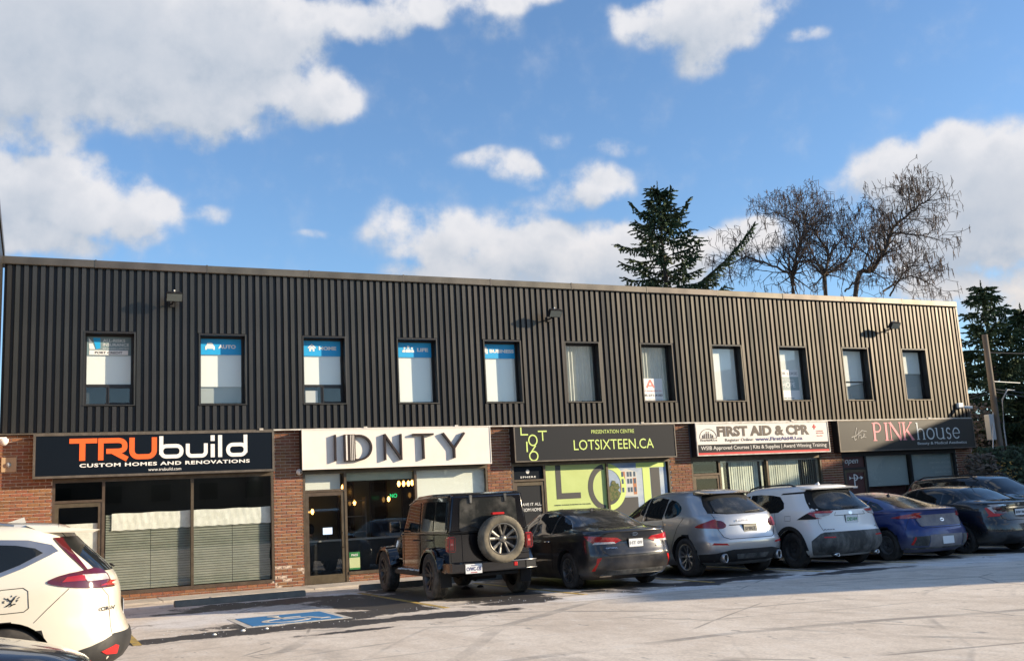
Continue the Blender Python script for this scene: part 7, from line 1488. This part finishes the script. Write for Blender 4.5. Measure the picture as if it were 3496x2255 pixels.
    for (t_, a0, a1, b0, b1, m) in (('CVWC-120', -.135, .135, -.035, .03, 'navy_text'), ('Ontario', -.05, .05, .045, .065, 'navy_text'), ('YOURS TO DISCOVER', -.06, .06, -.07, -.055, 'red')):
        me = text_mesh(t_, a0, a1, b0, b1, 0, bold=.02, depth=.002)
        for v in me.vertices: v.co = (-.004+v.co.y, -v.co.x, v.co.z)
        obj('lettering', me, m, pl, label='the characters '+t_)
    obj('bumper_step', MB().cbox(-.07, .1, .22, .58, .60, .63, .01), 'plastic_black', e)
mat('spare_alloy', (.20, .19, .17), .35, metal=.7, col2=(.08, .075, .07), nscale=5, contrast=(.4, .6)); mat('tyre_spare', (.10, .09, .07), .9, col2=(.20, .175, .13), nscale=5, bump=.25, bscale=80)
jeep()

# ------------------------------------------------------------------ people inside the salon, seen dimly through the glass
mat('skin', (.30, .17, .12), .6); mat('hair_dark', (.012, .010, .010), .7); mat('cloth_black', (.012, .012, .014), .9); mat('cloth_tan', (.20, .15, .09), .9)
def person(loc, rz, label, top, pose='sit'):
    e = empty('person', loc, rz, label=label, cat='person')
    J = {'pel': (0, 0, .52), 'ab': (0, .01, .70), 'ch': (0, .03, .92), 'nk': (0, .04, 1.08), 'hd0': (0, .03, 1.15), 'hd': (0, .02, 1.24), 'hd2': (0, .02, 1.31)}
    ed = [('pel', 'ab'), ('ab', 'ch'), ('ch', 'nk'), ('nk', 'hd0'), ('hd0', 'hd'), ('hd', 'hd2')]; rad = {'pel': (.16, .13), 'ab': (.14, .11), 'ch': (.165, .12), 'nk': (.055, .055), 'hd0': (.062, .07), 'hd': (.078, .092), 'hd2': (.055, .065)}
    for sg, t in ((1, 'l'), (-1, 'r')):
        J['sh'+t] = (sg*.18, .03, 1.0); J['el'+t] = (sg*.24, -.06, .76); J['wr'+t] = (sg*.15, -.30, .80); J['hn'+t] = (sg*.13, -.38, .82)
        J['hp'+t] = (sg*.09, -.02, .50); J['kn'+t] = (sg*.11, -.42, .50); J['an'+t] = (sg*.11, -.44, .10); J['to'+t] = (sg*.11, -.60, .05)
        ed += [('ch', 'sh'+t), ('sh'+t, 'el'+t), ('el'+t, 'wr'+t), ('wr'+t, 'hn'+t), ('pel', 'hp'+t), ('hp'+t, 'kn'+t), ('kn'+t, 'an'+t), ('an'+t, 'to'+t)]
        rad.update({'sh'+t: (.062, .062), 'el'+t: (.045, .045), 'wr'+t: (.03, .028), 'hn'+t: (.038, .02), 'hp'+t: (.095, .095), 'kn'+t: (.065, .065), 'an'+t: (.045, .045), 'to'+t: (.04, .03)})
    names = list(J); me = bpy.data.meshes.new('body'); me.from_pydata([J[n] for n in names], [(names.index(a), names.index(b)) for a, b in ed], [])
    o = bpy.data.objects.new('tmp', me); COL.objects.link(o); sk_ = o.modifiers.new('s', 'SKIN'); su = o.modifiers.new('u', 'SUBSURF'); su.levels = su.render_levels = 2
    if not me.skin_vertices: pass
    for i, n in enumerate(names): me.skin_vertices[0].data[i].radius = rad[n]; me.skin_vertices[0].data[i].use_root = (n == 'pel')
    dg = bpy.context.evaluated_depsgraph_get(); m2 = bpy.data.meshes.new_from_object(o.evaluated_get(dg)); bpy.data.objects.remove(o)
    for q in m2.materials: pass
    m2.materials.clear(); m2.materials.append(MATS[top]); m2.materials.append(MATS['skin'])
    for p in m2.polygons:
        p.use_smooth = True; c = p.center; p.material_index = 1 if (c.z > 1.07 or (c.y < -.31 and c.z > .7)) else 0
    obj('body', m2, [], e)
    hm = MB().lathe([(0, .125), (.05, .115), (.085, .08), (.102, .02), (.10, -.05), (.075, -.11), (.03, -.15)], 16, 'z', (0, .045, 1.26)); obj('hair', hm, 'hair_dark', e, smooth=True)
    obj('face', MB().lathe([(0, -.10), (.012, -.098), (.014, -.085)], 8, 'y', (0, 0, 1.235)).lathe([(0, -.088), (.012, -.086)], 8, 'y', (.03, 0, 1.26)).lathe([(0, -.088), (.012, -.086)], 8, 'y', (-.03, 0, 1.26)).box(-.02, .02, -.092, -.085, 1.192, 1.198), 'skin', e)
    obj('stool_seat', MB().lathe([(0, .36), (.18, .37), (.19, .40), (.17, .42), (0, .42)], 18, 'z'), 'black', empty('stool', loc, rz, label='round stool under the '+('dark haired figure' if pose == 'sit' else 'tan topped figure'), cat='stool'))
    return e
person((6.35, 2.45, .05), R(60), 'dark haired person in black sitting behind the salon window', 'cloth_black')
person((5.35, 2.5, .05), R(-100), 'person in a tan top bending over a desk inside the salon door', 'cloth_tan', 'lean')
e = empty('desk_screen', (5.75, 2.2, 1.15), label='small glowing screen on the salon counter behind the door', cat='screen')
mat('screen', (.6, .65, .7), .3, emit=(.7, .8, 1.), estr=.9)
obj('panel', MB().box(5.62, 5.86, 2.05, 2.07, 1.15, 1.32), 'screen', e, world=True); obj('stand', MB().box(5.72, 5.76, 2.07, 2.1, 1.02, 1.2).box(5.66, 5.82, 2.0, 2.15, 1.02, 1.035), 'black', e, world=True)

# ---- lumps of ice and grit left on the thawed asphalt
mat('ice', (.62, .64, .66), .5); r5 = random.Random(3); mb = MB()
for k in range(260):
    c = r5.choice([(2.6, -8.7, 2.4, .5), (1.3, -8.6, 1.3, .6), (5.2, -8.3, 1.8, .8), (3.2, -5.2, 2.2, 1.4), (7.9, -8.4, 1.5, .5), (3.0, -3.4, 2.2, .3), (6.3, -2.2, 1.6, .4)])
    x, y, s_ = c[0]+r5.gauss(0, c[2]*.6), c[1]+r5.gauss(0, c[3]*.7), r5.uniform(.004, .012)
    if y > -1.3: continue
    mb.lathe([(0, s_*.8), (s_*.7, s_*.5), (s_, 0)], 5, 'z', (x, y, .004))
obj('ice_lumps', mb, 'ice', recalc=False, kind='stuff', label='crumbs of ice and grit scattered on the thawed asphalt')
for i, (x, y, s_) in enumerate([(1.62, -8.95, .035), (1.95, -8.98, .03), (1.2, -9.1, .03), (6.7, -4.9, .09), (7.1, -4.7, .07)]):
    o = obj('slush_lump', MB().lathe([(0, s_*.7), (s_*.5, s_*.6), (s_*.9, s_*.3), (s_, 0)], 9, 'z', (x, y, .003)), 'paper' if i < 3 else 'underbody'); props(o, ['pale lump of ice in front of the blue marking, nearest it', 'pale lump of ice just right of the nearest one', 'pale lump of ice at the left end of the dark patch', 'dark slush lump under the off-road car, larger one', 'dark slush lump under the off-road car, smaller one'][i], 'ice lump', 'lumps of ice on the lot')
